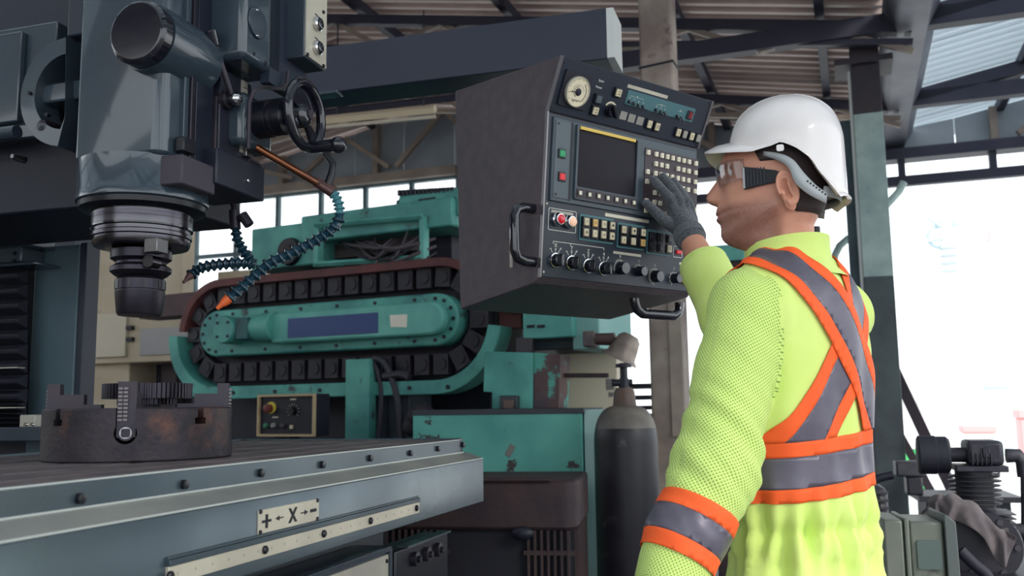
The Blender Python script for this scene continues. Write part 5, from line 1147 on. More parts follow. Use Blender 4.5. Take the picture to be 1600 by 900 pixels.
# ------------------------------------------------------------------ cream machine at the far left
wf = Frame(*atY(235, 600, 6.0)[:2], -20); Q2 = wf.hit
wm = thing('cream_machine', 'dirty cream machine cabinet with a blurred plate behind the spindle', 'machine', wf)
def cb_(name, p0, p1, y0, dep, m, bev=0.006, par=None):
    A, B = Q2(p0[0], p0[1], 'y', y0), Q2(p1[0], p1[1], 'y', y0); b = MB(); b.box(min(A[0], B[0]), max(A[0], B[0]), y0, y0 + dep, max(0.0, min(A[2], B[2])), max(A[2], B[2])); return b.build(name, m, par or wm, bev=bev)
cb_('upper_cabinet', (120, 355), (282, 500), 0.0, 0.12, cream)
A = Q2(20, 330, 'y', 0); b = MB(); p = [Q2(*q, 'y', 0.1) for q in ((40, 345), (60, 330), (140, 340), (180, 356), (180, 420), (40, 420))]; b.prism([(q[0], q[2]) for q in p], 0.1, 0.3, 'y'); b.build('hood', mat('hood_brown', (112, 98, 90), 0.6, col2=(90, 78, 76), scale=4), wm, bev=0.01)
cb_('arm_housing', (135, 490), (332, 562), -0.05, 0.3, cream)
cb_('pedestal', (120, 556), (195, 760), 0.0, 0.6, cream)
dr_ = cb_('service_door', (148, 491), (195, 557), -0.075, 0.03, cream_cl, 0.004)
for py in (512, 530): cb_('latch', (196, py - 3), (206, py + 3), -0.075, 0.03, navy, 0.002, dr_)
cb_('name_plate', (219, 514), (306, 552), -0.062, 0.012, mat('plate_blur', (186, 182, 178), 0.5, col2=(140, 138, 142), scale=2.2, amt=1.0), 0.002)
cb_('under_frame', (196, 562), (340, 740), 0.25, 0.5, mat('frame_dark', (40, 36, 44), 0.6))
cb_('support_leg', (252, 562), (270, 740), 0.15, 0.08, mat('leg_brown', (70, 60, 62), 0.6))
cb_('cable_duct', (196, 600), (330, 607), 0.1, 0.06, mat('duct_dark', (52, 46, 54), 0.6))
cb_('side_cabinet', (340, 425), (400, 470), 0.6, 0.5, cream_cl)

# ------------------------------------------------------------------ teal coolant tank cabinet, rusty box, brown slotted cover
bf = Frame(*atY(780, 700, 3.75)[:2], -14); Q3 = bf.hit
bx = thing('teal_cabinet', 'scratched teal steel cabinet with pale right side behind the brown cover', 'cabinet', bf)
def tb_(name, p0, p1, y0, dep, m, bev=0.004, par=None, z0=None):
    A, B = Q3(p0[0], p0[1], 'y', y0), Q3(p1[0], p1[1], 'y', y0); b = MB(); b.box(min(A[0], B[0]), max(A[0], B[0]), y0, y0 + dep, min(A[2], B[2]) if z0 is None else z0, max(A[2], B[2])); return b.build(name, m, par or bx, bev=bev)
tb_('cabinet_front', (645, 646), (911, 745), 0.0, 0.5, teal_worn, 0.003, z0=0.0)
tb_('front_edge', (645, 641), (912, 646), -0.004, 0.5, mat('edge_dark', (58, 62, 70), 0.6), 0.001)
A = Q3(911, 700, 'y', 0); B = Q3(946, 700, 'y', 0.0)
b = MB(); b.box(A[0] + 0.002, B[0], 0.02, 0.48, 0.42, Q3(925, 640, 'y', 0)[2]); b.build('side_panel', mat('teal_faded', (184, 212, 208), 0.5, col2=(160, 198, 194), scale=3), bx, bev=0.003)
b = MB(); b.box(A[0] + 0.002, B[0] - 0.02, 0.03, 0.46, 0.0, 0.42); sp = b.build('side_plinth', teal_cl, bx, bev=0.003)
for z in (0.36, 0.30): b = MB(); b.lathe([(0.006, -0.004), (0.006, 0.004)], (A[0] + 0.03, 0.03, z), 'y', 10); b.build('plinth_bolt', navy, sp)
q = Q3(797, 704, 'y', -0.001); b = MB(); T = Matrix.Translation((q[0], 0, q[2])) @ Matrix.Rotation(math.radians(28), 4, 'Y'); b.box(-0.012, 0.012, -0.003, 0.0, -0.024, 0.024, T=T); b.build('tape_scrap', mat('tape_grey', (120, 118, 114), 0.7), bx)
rf = Frame(*atY(815, 640, 3.95)[:2], -14)
rb = thing('junction_box', 'teal and rust stained junction box standing on the teal cabinet', 'junction box', rf); Q4 = rf.hit
ztop = max(bx_c.bound_box[6][2] for bx_c in bx.children if bx_c.name.startswith('front_edge'))
def jb_(name, poly, y0, dep, m, par=None, bev=0.003):
    p = [Q4(*q, 'y', y0) for q in poly]; b = MB(); b.prism([(q[0], max(q[2], ztop)) for q in p], y0, y0 + dep, 'y'); return b.build(name, m, par or rb, bev=bev)
jb_('box_front', ((757, 549), (833, 551), (832, 650), (769, 650), (769, 613), (755, 612)), 0, 0.20, teal)
jb_('box_side', ((834, 551), (876, 553), (873, 650), (833, 650)), 0.01, 0.22, teal_rust)
p = jb_('plug_block', ((780, 618), (808, 618), (808, 650), (780, 650)), -0.05, 0.05, mat('plug_dark', (48, 58, 64), 0.4))
jb_('plug_socket', ((786, 624), (802, 624), (802, 648), (786, 648)), -0.065, 0.02, mat('plug_brown', (90, 76, 72), 0.35, metal=0.4), p)
jb_('cap_block', ((806, 528), (832, 528), (830, 551), (806, 551)), 0.05, 0.08, mat('cap_dark', (62, 58, 64), 0.6))
jb_('spindle_bar', ((874, 583), (950, 583), (950, 590), (874, 590)), 0.10, 0.03, rustbrown)

cf_ = Frame(*atY(770, 745, 2.95)[:2], -9); Q5 = cf_.hit
cr = thing('slotted_cover', 'rusty brown slotted metal cover standing at the table end', 'cover', cf_)
A, B = Q5(600, 745, 'y', 0), Q5(880, 745, 'y', 0); zt = A[2] * 0.5 + B[2] * 0.5; zt = Q5(800, 752, 'y', 0)[2]
xA, xB = A[0], B[0] + 0.02; zs = Q5(860, 830, 'y', 0)[2]
b = MB(); path = [(xA, 0.0)] + [(xB - 0.03, 0.0)] + arc(xB - 0.03, 0.05, 0.05, -90, 0, 6) + [(xB + 0.02, 0.45), (xA, 0.45)]
b.prism(path, zs, zt); b.build('cover_top', rustbrown, cr, bev=0.012)
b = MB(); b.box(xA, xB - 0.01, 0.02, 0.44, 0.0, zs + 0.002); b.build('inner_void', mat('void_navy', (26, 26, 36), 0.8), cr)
b = MB(); b.tube([(xA, -0.004, zt + 0.004), (xB - 0.06, -0.004, zt + 0.004)], 0.006, 8); b.build('lid_bead', rustbrown, cr)
zsl = np.linspace(0.02, zs - 0.005, 4)
x = xA + 0.006
while x < xB - 0.005:
    px = None
    gap = Q5(700, 850, 'y', 0)[0] < x < Q5(818, 850, 'y', 0)[0]
    if not gap: b = MB(); b.box(x, x + 0.008, -0.002, 0.012, 0.01, zs + 0.002); b.build('slat', rustbrown, cr)
    x += 0.0205
for k in range(8):
    y = 0.07 + k * 0.045; b = MB(); b.box(xB + 0.004, xB + 0.018, y, y + 0.016, 0.01, zs + 0.002); b.build('slat', rustbrown, cr)
for z in (0.3, 0.62, 0.80):
    b = MB(); b.box(Q5(818, 850, 'y', 0)[0], xB + 0.01, -0.001, 0.010, z, z + 0.014); b.build('cross_rail', rustbrown, cr)
    b = MB(); b.box(xA, Q5(702, 850, 'y', 0)[0], -0.001, 0.010, z, z + 0.014); b.build('cross_rail', rustbrown, cr)
b = MB(); q = Q5(818, 832, 'y', 0); b.ball((q[0], -0.02, q[2]), 0.03, 12, 8, (1.2, 0.6, 0.7)); b.build('latch', navy, cr)

# ------------------------------------------------------------------ gas cylinder
gf = Frame(*atY(981, 800, 3.45)[:2], 0); G = gf.hit
gcy = thing('gas_cylinder', 'tall black gas cylinder with worn grey shoulder', 'gas cylinder', gf)
def gz(py): return G(981, py, 'y', 0)[2]
r = 0.1165
b = MB(); zsb, zst = gz(690), gz(634)
b.lathe([(r * 0.92, 0.0), (r, 0.012), (r, zsb)] + [(r * (0.22 + 0.78 * math.cos(t) ** 0.75), zsb + (zst - zsb) * math.sin(t)) for t in np.linspace(0.1, PI / 2 * 0.985, 12)], seg=48)
cyl_m = mat('cylinder_black', (22, 22, 30), 0.42, col2=(32, 31, 38), scale=9, spots=(70, 65, 64), spot_scale=16, spot_lo=0.62, spot_hi=0.75)
b.build('cylinder_body', cyl_m, gcy)
b = MB()
b.lathe([(r * 1.003 * (0.22 + 0.78 * math.cos(t) ** 0.75), zsb + 0.001 + (zst - zsb) * math.sin(t)) for t in np.linspace(0.38, PI / 2 * 0.985, 12)], seg=48, cap=False)
b.build('shoulder', mat('shoulder_worn', (112, 106, 98), 0.5, col2=(66, 62, 64), scale=8), gcy)
b = MB(); b.lathe([(0.045, zst - 0.012), (0.043, zst + 0.005), (0.038, gz(612)), (0.030, gz(606))], seg=28); b.build('neck_ring', mat('neck_brown', (92, 74, 64), 0.55, col2=(66, 54, 54), scale=10), gcy)
b = MB(); b.lathe([(0.020, gz(608)), (0.020, gz(594)), (0.014, gz(590)), (0.014, gz(574))], seg=16); b.rod((-0.045, 0, gz(598)), (0.03, 0, gz(598)), 0.013, seg=12); v_ = b.build('valve', navy, gcy)
b = MB(); b.lathe([(0.030, gz(574)), (0.030, gz(569)), (0.012, gz(567))], seg=16); b.build('valve_wheel', navy, v_)
# work lamp on a pipe elbow
lf_ = Frame(*atY(960, 540, 3.7)[:2], -14); Lq = lf_.hit
wl = thing('machine_lamp', 'old dented metal bell lamp hanging above the gas cylinder', 'lamp', lf_)
ctr, rim_ = Lq(984, 528, 'y', 0), Lq(968, 560, 'y', 0); ax = Vector(rim_ - ctr).normalized()
Tm = Matrix.Translation(Vector(ctr)) @ ax.to_track_quat('Z', 'Y').to_matrix().to_4x4(); Lh = float(np.linalg.norm(rim_ - ctr))
b = MB(); b.lathe([(0.0, -0.015), (0.030, -0.012), (0.046, 0.004), (0.054, Lh * 0.45), (0.060, Lh * 0.85), (0.074, Lh), (0.076, Lh + 0.006), (0.056, Lh + 0.004), (0.04, 0.01)], seg=28, T=Tm, cap=False); b.build('lamp_bell', mat('old_aluminium', (150, 138, 126), 0.45, metal=0.4, col2=(104, 94, 90), scale=10), wl)
b = MB(); b.rod(Lq(914, 530, 'y', 0.02), Lq(960, 530, 'y', 0.0), 0.022, 0.026, 16); b.build('pipe_elbow', mat('elbow_brown', (76, 58, 58), 0.5), wl)
b = MB(); A = Lq(912, 518, 'y', 0.02); B = Lq(931, 542, 'y', 0.02); b.box(A[0], B[0], -0.01, 0.10, B[2], A[2]); b.build('mount_box', mat('mount_grey', (110, 98, 92), 0.5, col2=(70, 64, 68), scale=14), wl, bev=0.006)
b = MB(); A = Lq(921, 530, 'y', 0.1); b.rod((A[0], 0.09, A[2]), (A[0], 0.62, A[2]), 0.02, seg=10); b.build('bracket_arm', navy, wl)
# cream panel behind
pf = Frame(*atY(930, 560, 4.35)[:2], -14); Q6 = pf.hit
pn = thing('cream_cupboard', 'tall cream cupboard with pasted notes behind the gas cylinder', 'cupboard', pf)
A, B = Q6(868, 470, 'y', 0), Q6(966, 640, 'y', 0); b = MB(); b.box(A[0], B[0], 0, 0.25, 0, A[2] + 0.2); b.build('panel_body', cream_cl, pn, bev=0.004)
for p0, p1 in (((947, 592), (960, 609)), ((951, 613), (959, 620))):
    A, B = Q6(*p0, 'y', -0.002), Q6(*p1, 'y', -0.002); b = MB(); b.box(A[0], B[0], -0.002, 0.0, B[2], A[2]); b.build('pasted_note', mat('note_grey', (140, 136, 132), 0.7, col2=(100, 98, 98), scale=40), pn)
# dark rack by the column
kf = Frame(*atY(1020, 560, 5.4)[:2], -14); Q7 = kf.hit
rk = thing('parts_rack', 'dark open rack with cans standing left of the square column', 'rack', kf)
for p0, p1 in (((1014, 470), (1040, 588)),):
    A, B = Q7(*p0, 'y', 0), Q7(*p1, 'y', 0); b = MB(); b.box(A[0], B[0], 0, 0.25, B[2], A[2] + 0.3); b.build('back_panel', navy, rk)
for py in (600, 618, 634):
    A, B = Q7(978, py, 'y', 0), Q7(1040, py + 6, 'y', 0); b = MB(); b.box(A[0], B[0], -0.05, 0.3, B[2], A[2]); b.build('shelf', mat('shelf_dark', (46, 46, 58), 0.5, metal=0.3), rk)
A, B = Q7(978, 640, 'y', 0), Q7(1040, 660, 'y', 0); b = MB(); b.box(A[0], B[0], -0.05, 0.3, 0, B[2] + 0.05); b.build('rack_body', mat('rack_body', (58, 58, 68), 0.5), rk)
for px, py, m in ((1021, 482, mat('can_tan', (170, 136, 112), 0.5)), (1024, 562, mat('can_grey', (140, 134, 128), 0.5))):
    q = Q7(px, py, 'y', -0.04); b = MB(); b.lathe([(0.026, -0.05), (0.028, -0.04), (0.028, 0.05), (0.022, 0.056)], (q[0], -0.04, q[2]), 'z', 18); b.build('can', m, rk)
# teal workbench beyond the console, right of it a grey box
hf_ = Frame(*atY(1135, 400, 5.0)[:2], -20); Q8 = hf_.hit
bn = thing('teal_workbench', 'teal topped grey machine box seen beneath the chin', 'machine', hf_)
A, B = Q8(1098, 385, 'y', 0), Q8(1163, 397, 'y', 0); b = MB(); b.box(A[0], B[0], 0, 0.4, B[2] - 0.03, A[2]); b.build('bench_top', teal_cl, bn, bev=0.003)
b = MB(); b.box(A[0] + 0.01, B[0] + 0.03, 0.02, 0.42, 0.0, B[2] - 0.03); b.build('bench_body', rustbrown, bn, bev=0.004)
# ================================================================== the operator
from mathutils import noise as mnoise
_n = atY(1233, 400, 1.63)
PF = Frame(_n[0], _n[1], 39)             # local y: the way the body faces, local x: his right
def smin(a, b, k): h = np.clip(0.5 + 0.5 * (b - a) / k, 0, 1); return b * (1 - h) + a * h - k * h * (1 - h)
def cap_sdf(P, a, b, ra, rb):
    a, b = np.array(a, np.float32), np.array(b, np.float32); ab = b - a; t = np.clip(((P - a) @ ab) / (ab @ ab), 0, 1)
    return np.linalg.norm(P - a - t[..., None] * ab, axis=-1) - (ra + (rb - ra) * t)
def ell_sdf(P, c, r):
    c, r = np.array(c, np.float32), np.array(r, np.float32); q = (P - c) / r; k = np.linalg.norm(q, axis=-1)
    return (k - 1) * k / np.maximum(1e-6, np.linalg.norm(q / r, axis=-1))
def surface_nets(fn, lo, hi, h):
    ax = [np.arange(l, u + h, h, dtype=np.float32) for l, u in zip(lo, hi)]
    G = np.stack(np.meshgrid(*ax, indexing='ij'), -1); V = fn(G); S = V < 0; nx, ny, nz = V.shape
    cnt = np.zeros((nx - 1, ny - 1, nz - 1), np.int32); acc = np.zeros((nx - 1, ny - 1, nz - 1, 3), np.float32)
    cs_ = [(0, 0, 0), (1, 0, 0), (0, 1, 0), (1, 1, 0), (0, 0, 1), (1, 0, 1), (0, 1, 1), (1, 1, 1)]
    def sub(A, c): return A[c[0]:nx - 1 + c[0], c[1]:ny - 1 + c[1], c[2]:nz - 1 + c[2]]
    for i in range(8):
        for j in range(i + 1, 8):
            d = [cs_[j][k] - cs_[i][k] for k in range(3)]
            if sum(abs(q) for q in d) != 1: continue
            va, vb = sub(V, cs_[i]), sub(V, cs_[j]); m = (va < 0) != (vb < 0)
            t = np.where(m, va / np.where(m, va - vb, 1), 0); cnt += m
            for k in range(3): acc[..., k] += np.where(m, cs_[i][k] + t * d[k], 0)
    act = cnt > 0; idx = -np.ones(act.shape, np.int64); idx[act] = np.arange(act.sum())
    cell = np.argwhere(act); vs = (cell + acc[act] / cnt[act][:, None]) * h + np.array(lo)
    fs = []
    for k in range(3):
        sl = [slice(None)] * 3; a = [slice(None)] * 3; a[k] = slice(0, -1); b = [slice(None)] * 3; b[k] = slice(1, None)
        x = S[tuple(a)] != S[tuple(b)]; ii = np.argwhere(x); u, w = [(1, 2), (2, 0), (0, 1)][k]
        ii = ii[(ii[:, u] > 0) & (ii[:, w] > 0) & (ii[:, u] < V.shape[u] - 1) & (ii[:, w] < V.shape[w] - 1)]
        e = np.eye(3, dtype=int); q = [ii - e[u] - e[w], ii - e[w], ii, ii - e[u]]
        ids = np.stack([idx[tuple(p.T)] for p in q], 1); flip = S[tuple(ii.T)]
        ids[~flip] = ids[~flip][:, ::-1]; fs.append(ids)
    return vs, np.concatenate(fs)
def np_mesh(name, vs, fs, m, smooth=180):
    me = bpy.data.meshes.new(name); me.from_pydata([tuple(map(float, v)) for v in vs], [], [tuple(map(int, f)) for f in fs])
    me.materials.append(m); me.polygons.foreach_set('use_smooth', [True] * len(me.polygons)); me.update(); return me
def vnormals(me):
    n = np.empty(len(me.vertices) * 3, np.float32); me.vertex_normals.foreach_get('vector', n); return n.reshape(-1, 3)

person = thing('person', 'person in lime high-visibility coverall pressing the console keypad with a gloved hand', 'person', PF)

# ---- joints
Ls, Rs = np.array([-0.142, -0.005, 1.410]), np.array([0.150, 0.0, 1.412])
Le = PF.at(1120, 728, 1.47); Lw = PF.at(1036, 930, 1.41)
Re = PF.at(1140, 500, 1.945); Rw = PF.at(1079, 372, 2.10)
ZZ = [0.86, 0.95, 1.00, 1.05, 1.10, 1.18, 1.26, 1.34, 1.40, 1.44, 1.475, 1.50]
AA = [0.142, 0.142, 0.140, 0.136, 0.136, 0.140, 0.144, 0.147, 0.142, 0.124, 0.094, 0.076]
BB = [0.106, 0.104, 0.102, 0.098, 0.098, 0.101, 0.104, 0.106, 0.101, 0.092, 0.080, 0.069]
CY = [0.0, 0.0, 0.0, 0.0, 0.0, 0.0, -0.002, -0.006, -0.008, -0.008, -0.004, 0.004]
def body_sdf(P):
    x, y, z = P[..., 0], P[..., 1], P[..., 2]
    a = np.interp(z, ZZ, AA); b = np.interp(z, ZZ, BB); c = np.interp(z, ZZ, CY)
    q = (np.abs(x / a) ** 2.05 + np.abs((y - c) / b) ** 2.05) ** (1 / 2.05)
    d = (q - 1) * np.minimum(a, b) * 0.9
    d = np.maximum(d, np.maximum(z - 1.505, 0.87 - z))
    for s, S_ in ((-1, Ls), (1, Rs)):
        d = smin(d, cap_sdf(P, (s * 0.06, -0.006, 1.452), S_ + np.array([0, 0, -0.002]), 0.050, 0.056), 0.035)
    legs = np.minimum(np.maximum(smin(cap_sdf(P, (-0.075, 0, 0.88), (-0.10, 0.02, 0.50), 0.092, 0.080), cap_sdf(P, (-0.10, 0.02, 0.50), (-0.115, 0.0, 0.10), 0.080, 0.075), 0.02), 0.07 - z),
                      np.maximum(smin(cap_sdf(P, (0.075, 0, 0.88), (0.10, 0.02, 0.50), 0.092, 0.080), cap_sdf(P, (0.10, 0.02, 0.50), (0.115, 0.0, 0.10), 0.080, 0.075), 0.02), 0.07 - z))
    return smin(d, legs, 0.05)
def arm_sdf(P, S_, E, W, r0, r1, r2, cut):
    d = smin(cap_sdf(P, S_, E, r0, r1), cap_sdf(P, E, W, r1, r2), 0.02)
    ax = (W - E) / np.linalg.norm(W - E); return np.maximum(d, (P - W) @ ax.astype(np.float32) + cut)
LA = (Ls, Le, Lw, 0.058, 0.069, 0.050, 0.0)
RA = (Rs, Re, Rw, 0.060, 0.062, 0.050, 0.092)
def cover_sdf(P):
    d = body_sdf(P); dl = arm_sdf(P, *LA)
    x = P[..., 0]; d = smin(d, dl, 0.018); return smin(d, arm_sdf(P, *RA), 0.02)
lo = [min(Le[0], Lw[0], -0.2) - 0.12, -0.22, 0.05]; hi = [0.32, max(Re[1], Rw[1]) + 0.10, 1.66]
lo[1] = min(lo[1], Le[1] - 0.12, Lw[1] - 0.1)
vs, fs = surface_nets(cover_sdf, lo, hi, 0.0085)
lime = mat('lime_fabric', (216, 238, 134), 0.75, col2=(208, 232, 120), scale=9, sheen=0.15, bump=0.06, bump_scale=300)
orange_tape = mat('orange_tape', (250, 100, 40), 0.7, col2=(244, 92, 36), scale=20)
grey_tape = mat('grey_tape', (104, 100, 112), 0.38, metal=0.25, col2=(92, 88, 102), scale=30)
me = np_mesh('coverall', vs, fs, lime); N_ = vnormals(me); vs = np.array(vs, np.float64)
# relax the net
nb = [[] for _ in vs]
E2 = np.array([(e.vertices[0], e.vertices[1]) for e in me.edges])
for _ in range(3):
    acc = np.zeros_like(vs); cn = np.zeros(len(vs)); np.add.at(acc, E2[:, 0], vs[E2[:, 1]]); np.add.at(acc, E2[:, 1], vs[E2[:, 0]]); np.add.at(cn, E2[:, 0], 1); np.add.at(cn, E2[:, 1], 1)
    vs = 0.5 * vs + 0.5 * acc / np.maximum(cn, 1)[:, None]
# folds of the cloth
def seg_t(P, a, b): ab = b - a; return np.clip(((P - a) @ ab) / (ab @ ab), 0, 1)
dT = body_sdf(vs.astype(np.float32)); dLa = arm_sdf(vs.astype(np.float32), *LA); dRa = arm_sdf(vs.astype(np.float32), *RA)
isL = (dLa < dT - 0.002); isR = (dRa < dT - 0.002)
disp = np.zeros(len(vs))
for i, v in enumerate(vs):
    x, y, z = v
    n1 = mnoise.noise(Vector((x * 7, y * 7, z * 4))); n2 = mnoise.noise(Vector((x * 16 + 5, y * 16, z * 9)))
    ang = math.atan2(y, x)
    if isL[i]:
        ax = z + 0.5 * x; f = mnoise.noise(Vector((x * 9, y * 9, (z * 1.0 + x * 0.9 - y * 0.5) * 30)))
        el = math.exp(-((z - 1.22) / 0.16) ** 2)
        disp[i] = 0.007 * n1 + 0.010 * f * el + 0.003 * n2
    elif isR[i]: disp[i] = 0.007 * n1 + 0.004 * n2
    else:
        g = math.exp(-((z - 1.035) / 0.055) ** 2); up = 1.0 if z > 1.1 else 0.0
        pl = math.sin(ang * 21 + 2.5 * n1) * 0.0055 + math.sin(ang * 13 + 1.0 + z * 22) * 0.004
        disp[i] = pl * g * 2.0 - 0.008 * math.exp(-((z - 1.045) / 0.012) ** 2) + 0.006 * n1 + 0.003 * n2
        disp[i] += 0.007 * math.exp(-((z - 1.10) / 0.035) ** 2) * (0.6 + 0.6 * math.sin(ang * 9))
        disp[i] += 0.009 * math.sin(ang * 8 + 1.7 + 3 * n1) * (1 if 0.87 < z < 1.0 else 0.30)
        # upright pleat behind the shoulder
        disp[i] += 0.008 * math.exp(-((x + 0.118 + 0.02 * n1) / 0.016) ** 2) * (1 if y < 0 else 0) * (1 / (1 + math.exp(-(z - 1.13) * 60)))
vs = vs + N_ * disp[:, None]
base_me = np_mesh('coverall', vs, fs, lime)

FQ = np.array(fs, int); FC = vs[FQ].mean(1); _fc = FC.astype(np.float32)
fT, fL, fR = body_sdf(_fc), arm_sdf(_fc, *LA), arm_sdf(_fc, *RA)
TORSO = (fT < fL + 0.004) & (fT < fR + 0.004) & (FC[:, 2] > 0.95); NEARL = fL < fT + 0.004
VN = vnormals(base_me).astype(float)
def carve(planes, keep, offset=0.0, name='band'):
    """copy of the cloth kept between planes (point, normal: keep the side the normal points to), lifted off it by offset"""
    m = keep.copy()
    for p, n in planes: m &= ((FC - np.array(p)) @ np.array(n)) > -0.025
    used = np.unique(FQ[m]); remap = -np.ones(len(vs), int); remap[used] = np.arange(len(used))
    me2 = bpy.data.meshes.new(name); me2.from_pydata([tuple(q) for q in (vs[used] + VN[used] * offset)], [], [tuple(int(i) for i in q) for q in remap[FQ[m]]])
    bm = bmesh.new(); bm.from_mesh(me2)
    for p, n in planes:
        bmesh.ops.bisect_plane(bm, geom=bm.verts[:] + bm.edges[:] + bm.faces[:], plane_co=p, plane_no=n, clear_inner=True)
    bm.to_mesh(me2); bm.free()
    return me2
def solid(name, me2, m, par, th=0.0015):
    me2.materials.clear(); me2.materials.append(m); me2.polygons.foreach_set('use_smooth', [True] * len(me2.polygons))
    o = link(name, me2, par); so = o.modifiers.new('thickness', 'SOLIDIFY'); so.thickness = th; so.offset = 1.0; return o
# mesh sleeve is a panel of its own: split the cloth by seam planes
seamL_p, seamL_n = Vector(Ls) + Vector((0.030, 0, 0.0)), Vector((-0.90, 0.0, -0.25)).normalized()
mesh_m = mat('lime_mesh', (190, 222, 104), 0.8, sheen=0.1)
nt = mesh_m.node_tree; Nn, Lk = nt.nodes, nt.links
tc = Nn.new('ShaderNodeAttribute'); tc.attribute_name = 'weave'; mp = Nn.new('ShaderNodeMapping'); mp.inputs['Rotation'].default_value = (0, 0, PI / 4)
vo = Nn.new('ShaderNodeTexVoronoi'); vo.voronoi_dimensions = '2D'; vo.inputs['Scale'].default_value = 215; vo.inputs['Randomness'].default_value = 0.0
rp_ = Nn.new('ShaderNodeValToRGB'); rp_.color_ramp.elements[0].position = 0.22; rp_.color_ramp.elements[1].position = 0.34; rp_.color_ramp.elements[0].color = rgb(132, 158, 72); rp_.color_ramp.elements[1].color = rgb(208, 234, 130)
Lk.new(tc.outputs['Vector'], mp.inputs['Vector']); Lk.new(mp.outputs[0], vo.inputs['Vector']); Lk.new(vo.outputs['Distance'], rp_.inputs[0]); Lk.new(rp_.outputs[0], Nn['Principled BSDF'].inputs['Base Color'])
bp = Nn.new('ShaderNodeBump'); bp.inputs['Strength'].default_value = 0.5; bp.inputs['Distance'].default_value = 0.002; Lk.new(vo.outputs['Distance'], bp.inputs['Height']); Lk.new(bp.outputs[0], Nn['Principled BSDF'].inputs['Normal'])
LeV, LwV, LsV = Vector(Le), Vector(Lw), Vector(Ls)
bm = bmesh.new(); bm.from_mesh(base_me)
lay = bm.faces.layers.int.new('src')
for k_, f in enumerate(bm.faces): f[lay] = int(NEARL[k_])
bmesh.ops.bisect_plane(bm, geom=bm.verts[:] + bm.edges[:] + bm.faces[:], plane_co=seamL_p, plane_no=seamL_n)
for f in bm.faces: f.material_index = 1 if (f[lay] and (f.calc_center_median() - seamL_p).dot(seamL_n) > 0) else 0
bm.to_mesh(base_me); bm.free(); base_me.materials.append(mesh_m)
base_me.polygons.foreach_set('use_smooth', [True] * len(base_me.polygons)); base_me.update()
co = np.empty(len(base_me.vertices) * 3); base_me.vertices.foreach_get('co', co); co = co.reshape(-1, 3)   # weave coordinates wrapped round the sleeve
tS = seg_t(co, Ls, Le); dS = np.linalg.norm(co - Ls - tS[:, None] * (Le - Ls), axis=1); tE = seg_t(co, Le, Lw); dE = np.linalg.norm(co - Le - tE[:, None] * (Lw - Le), axis=1)
axm = (Lw - Ls) / np.linalg.norm(Lw - Ls); e1_ = np.cross(axm, np.array([0.0, 1.0, 0.0])); e1_ /= np.linalg.norm(e1_); e2_ = np.cross(axm, e1_)
cen = np.where((dS < dE)[:, None], Ls + tS[:, None] * (Le - Ls), Le + tE[:, None] * (Lw - Le)); rel = co - cen
uvw = np.stack([np.arctan2(rel @ e2_, rel @ e1_) * 0.062, (co - Ls) @ axm, np.zeros(len(co))], 1)
au = base_me.attributes.new('weave', 'FLOAT_VECTOR', 'POINT'); au.data.foreach_set('vector', uvw.astype(np.float32).ravel())
cover = link('coverall', base_me, person); cover['label'] = 'lime yellow coverall with orange and grey tape'
# collar: a standing band round the neck
def collar_ring(z, a, b, cy, tilt): return [(a * math.cos(t), cy + b * math.sin(t), z + tilt * math.sin(t)) for t in np.linspace(0, 2 * PI, 40, endpoint=False)]
b_ = MB(); b_.loft([collar_ring(1.468, 0.100, 0.090, -0.006, 0.0), collar_ring(1.490, 0.079, 0.074, 0.002, -0.004), collar_ring(1.518, 0.0745, 0.073, 0.004, -0.008), collar_ring(1.532, 0.074, 0.074, 0.004, -0.010), collar_ring(1.530, 0.070, 0.070, 0.004, -0.010), collar_ring(1.49, 0.066, 0.064, 0.004, -0.004)], cap=False)
col = b_.build('collar', lime, cover, smooth=60)

# tape bands: torso
def hband(z0, z1, m, nm):
    n = Vector((-0.10, 0.0, 1.0)).normalized()
    solid(nm, carve([(Vector((0, 0, z0)), n), (Vector((0, 0, z1)), -n)], TORSO, 0.0022), m, cover)
hband(1.176, 1.200, orange_tape, 'waist_orange_tape'); hband(1.126, 1.1757, grey_tape, 'waist_grey_tape'); hband(1.104, 1.1257, orange_tape, 'waist_orange_tape')
# tape bands: the crossing straps on the back
zX = 1.345; sl_ = 0.62
for s in (-1, 1):
    dirv = Vector((-s * sl_, 0, 1)).normalized(); nrm = Vector((1, 0, s * sl_)).normalized()   # strap line: x = -s*sl*(z - zX)
    def strap(c0, c1, m, nm, lift):
        cen = Vector((0, 0, zX))
        pl = [(cen + nrm * c0, nrm), (cen + nrm * c1, -nrm), (Vector((0, 0.05, 1.40)), Vector((0, -1, 0))), (Vector((0, 0, 1.1995)), Vector((-0.10, 0, 1)))]
        pl = pl[:2] + pl[3:] + [(Vector((0, 0.012, 1.45)), Vector((0, -1, 0)))]
        solid(nm, carve(pl, TORSO | ((FC[:, 2] > 1.40) & (np.abs(FC[:, 0]) < 0.135)), lift), m, cover)
    lf = 0.0024 if s < 0 else 0.0046
    strap(-0.044, -0.022, orange_tape, 'back_orange_tape', lf); strap(-0.0222, 0.0222, grey_tape, 'back_grey_tape', lf - 0.0002); strap(0.022, 0.044, orange_tape, 'back_orange_tape', lf)
    # the same strap down the chest
    for c0, c1, m in ((-0.044, -0.022, orange_tape), (-0.022, 0.022, grey_tape), (0.022, 0.044, orange_tape)):
        cx_ = s * 0.095; solid('chest_tape', carve([(Vector((cx_ + c0, 0, 0)), Vector((1, 0, 0))), (Vector((cx_ + c1, 0, 0)), Vector((-1, 0, 0))), (Vector((0, 0.012, 0)), Vector((0, 1, 0))), (Vector((0, 0, 1.20)), Vector((0, 0, 1)))], TORSO, 0.0024), m, cover)
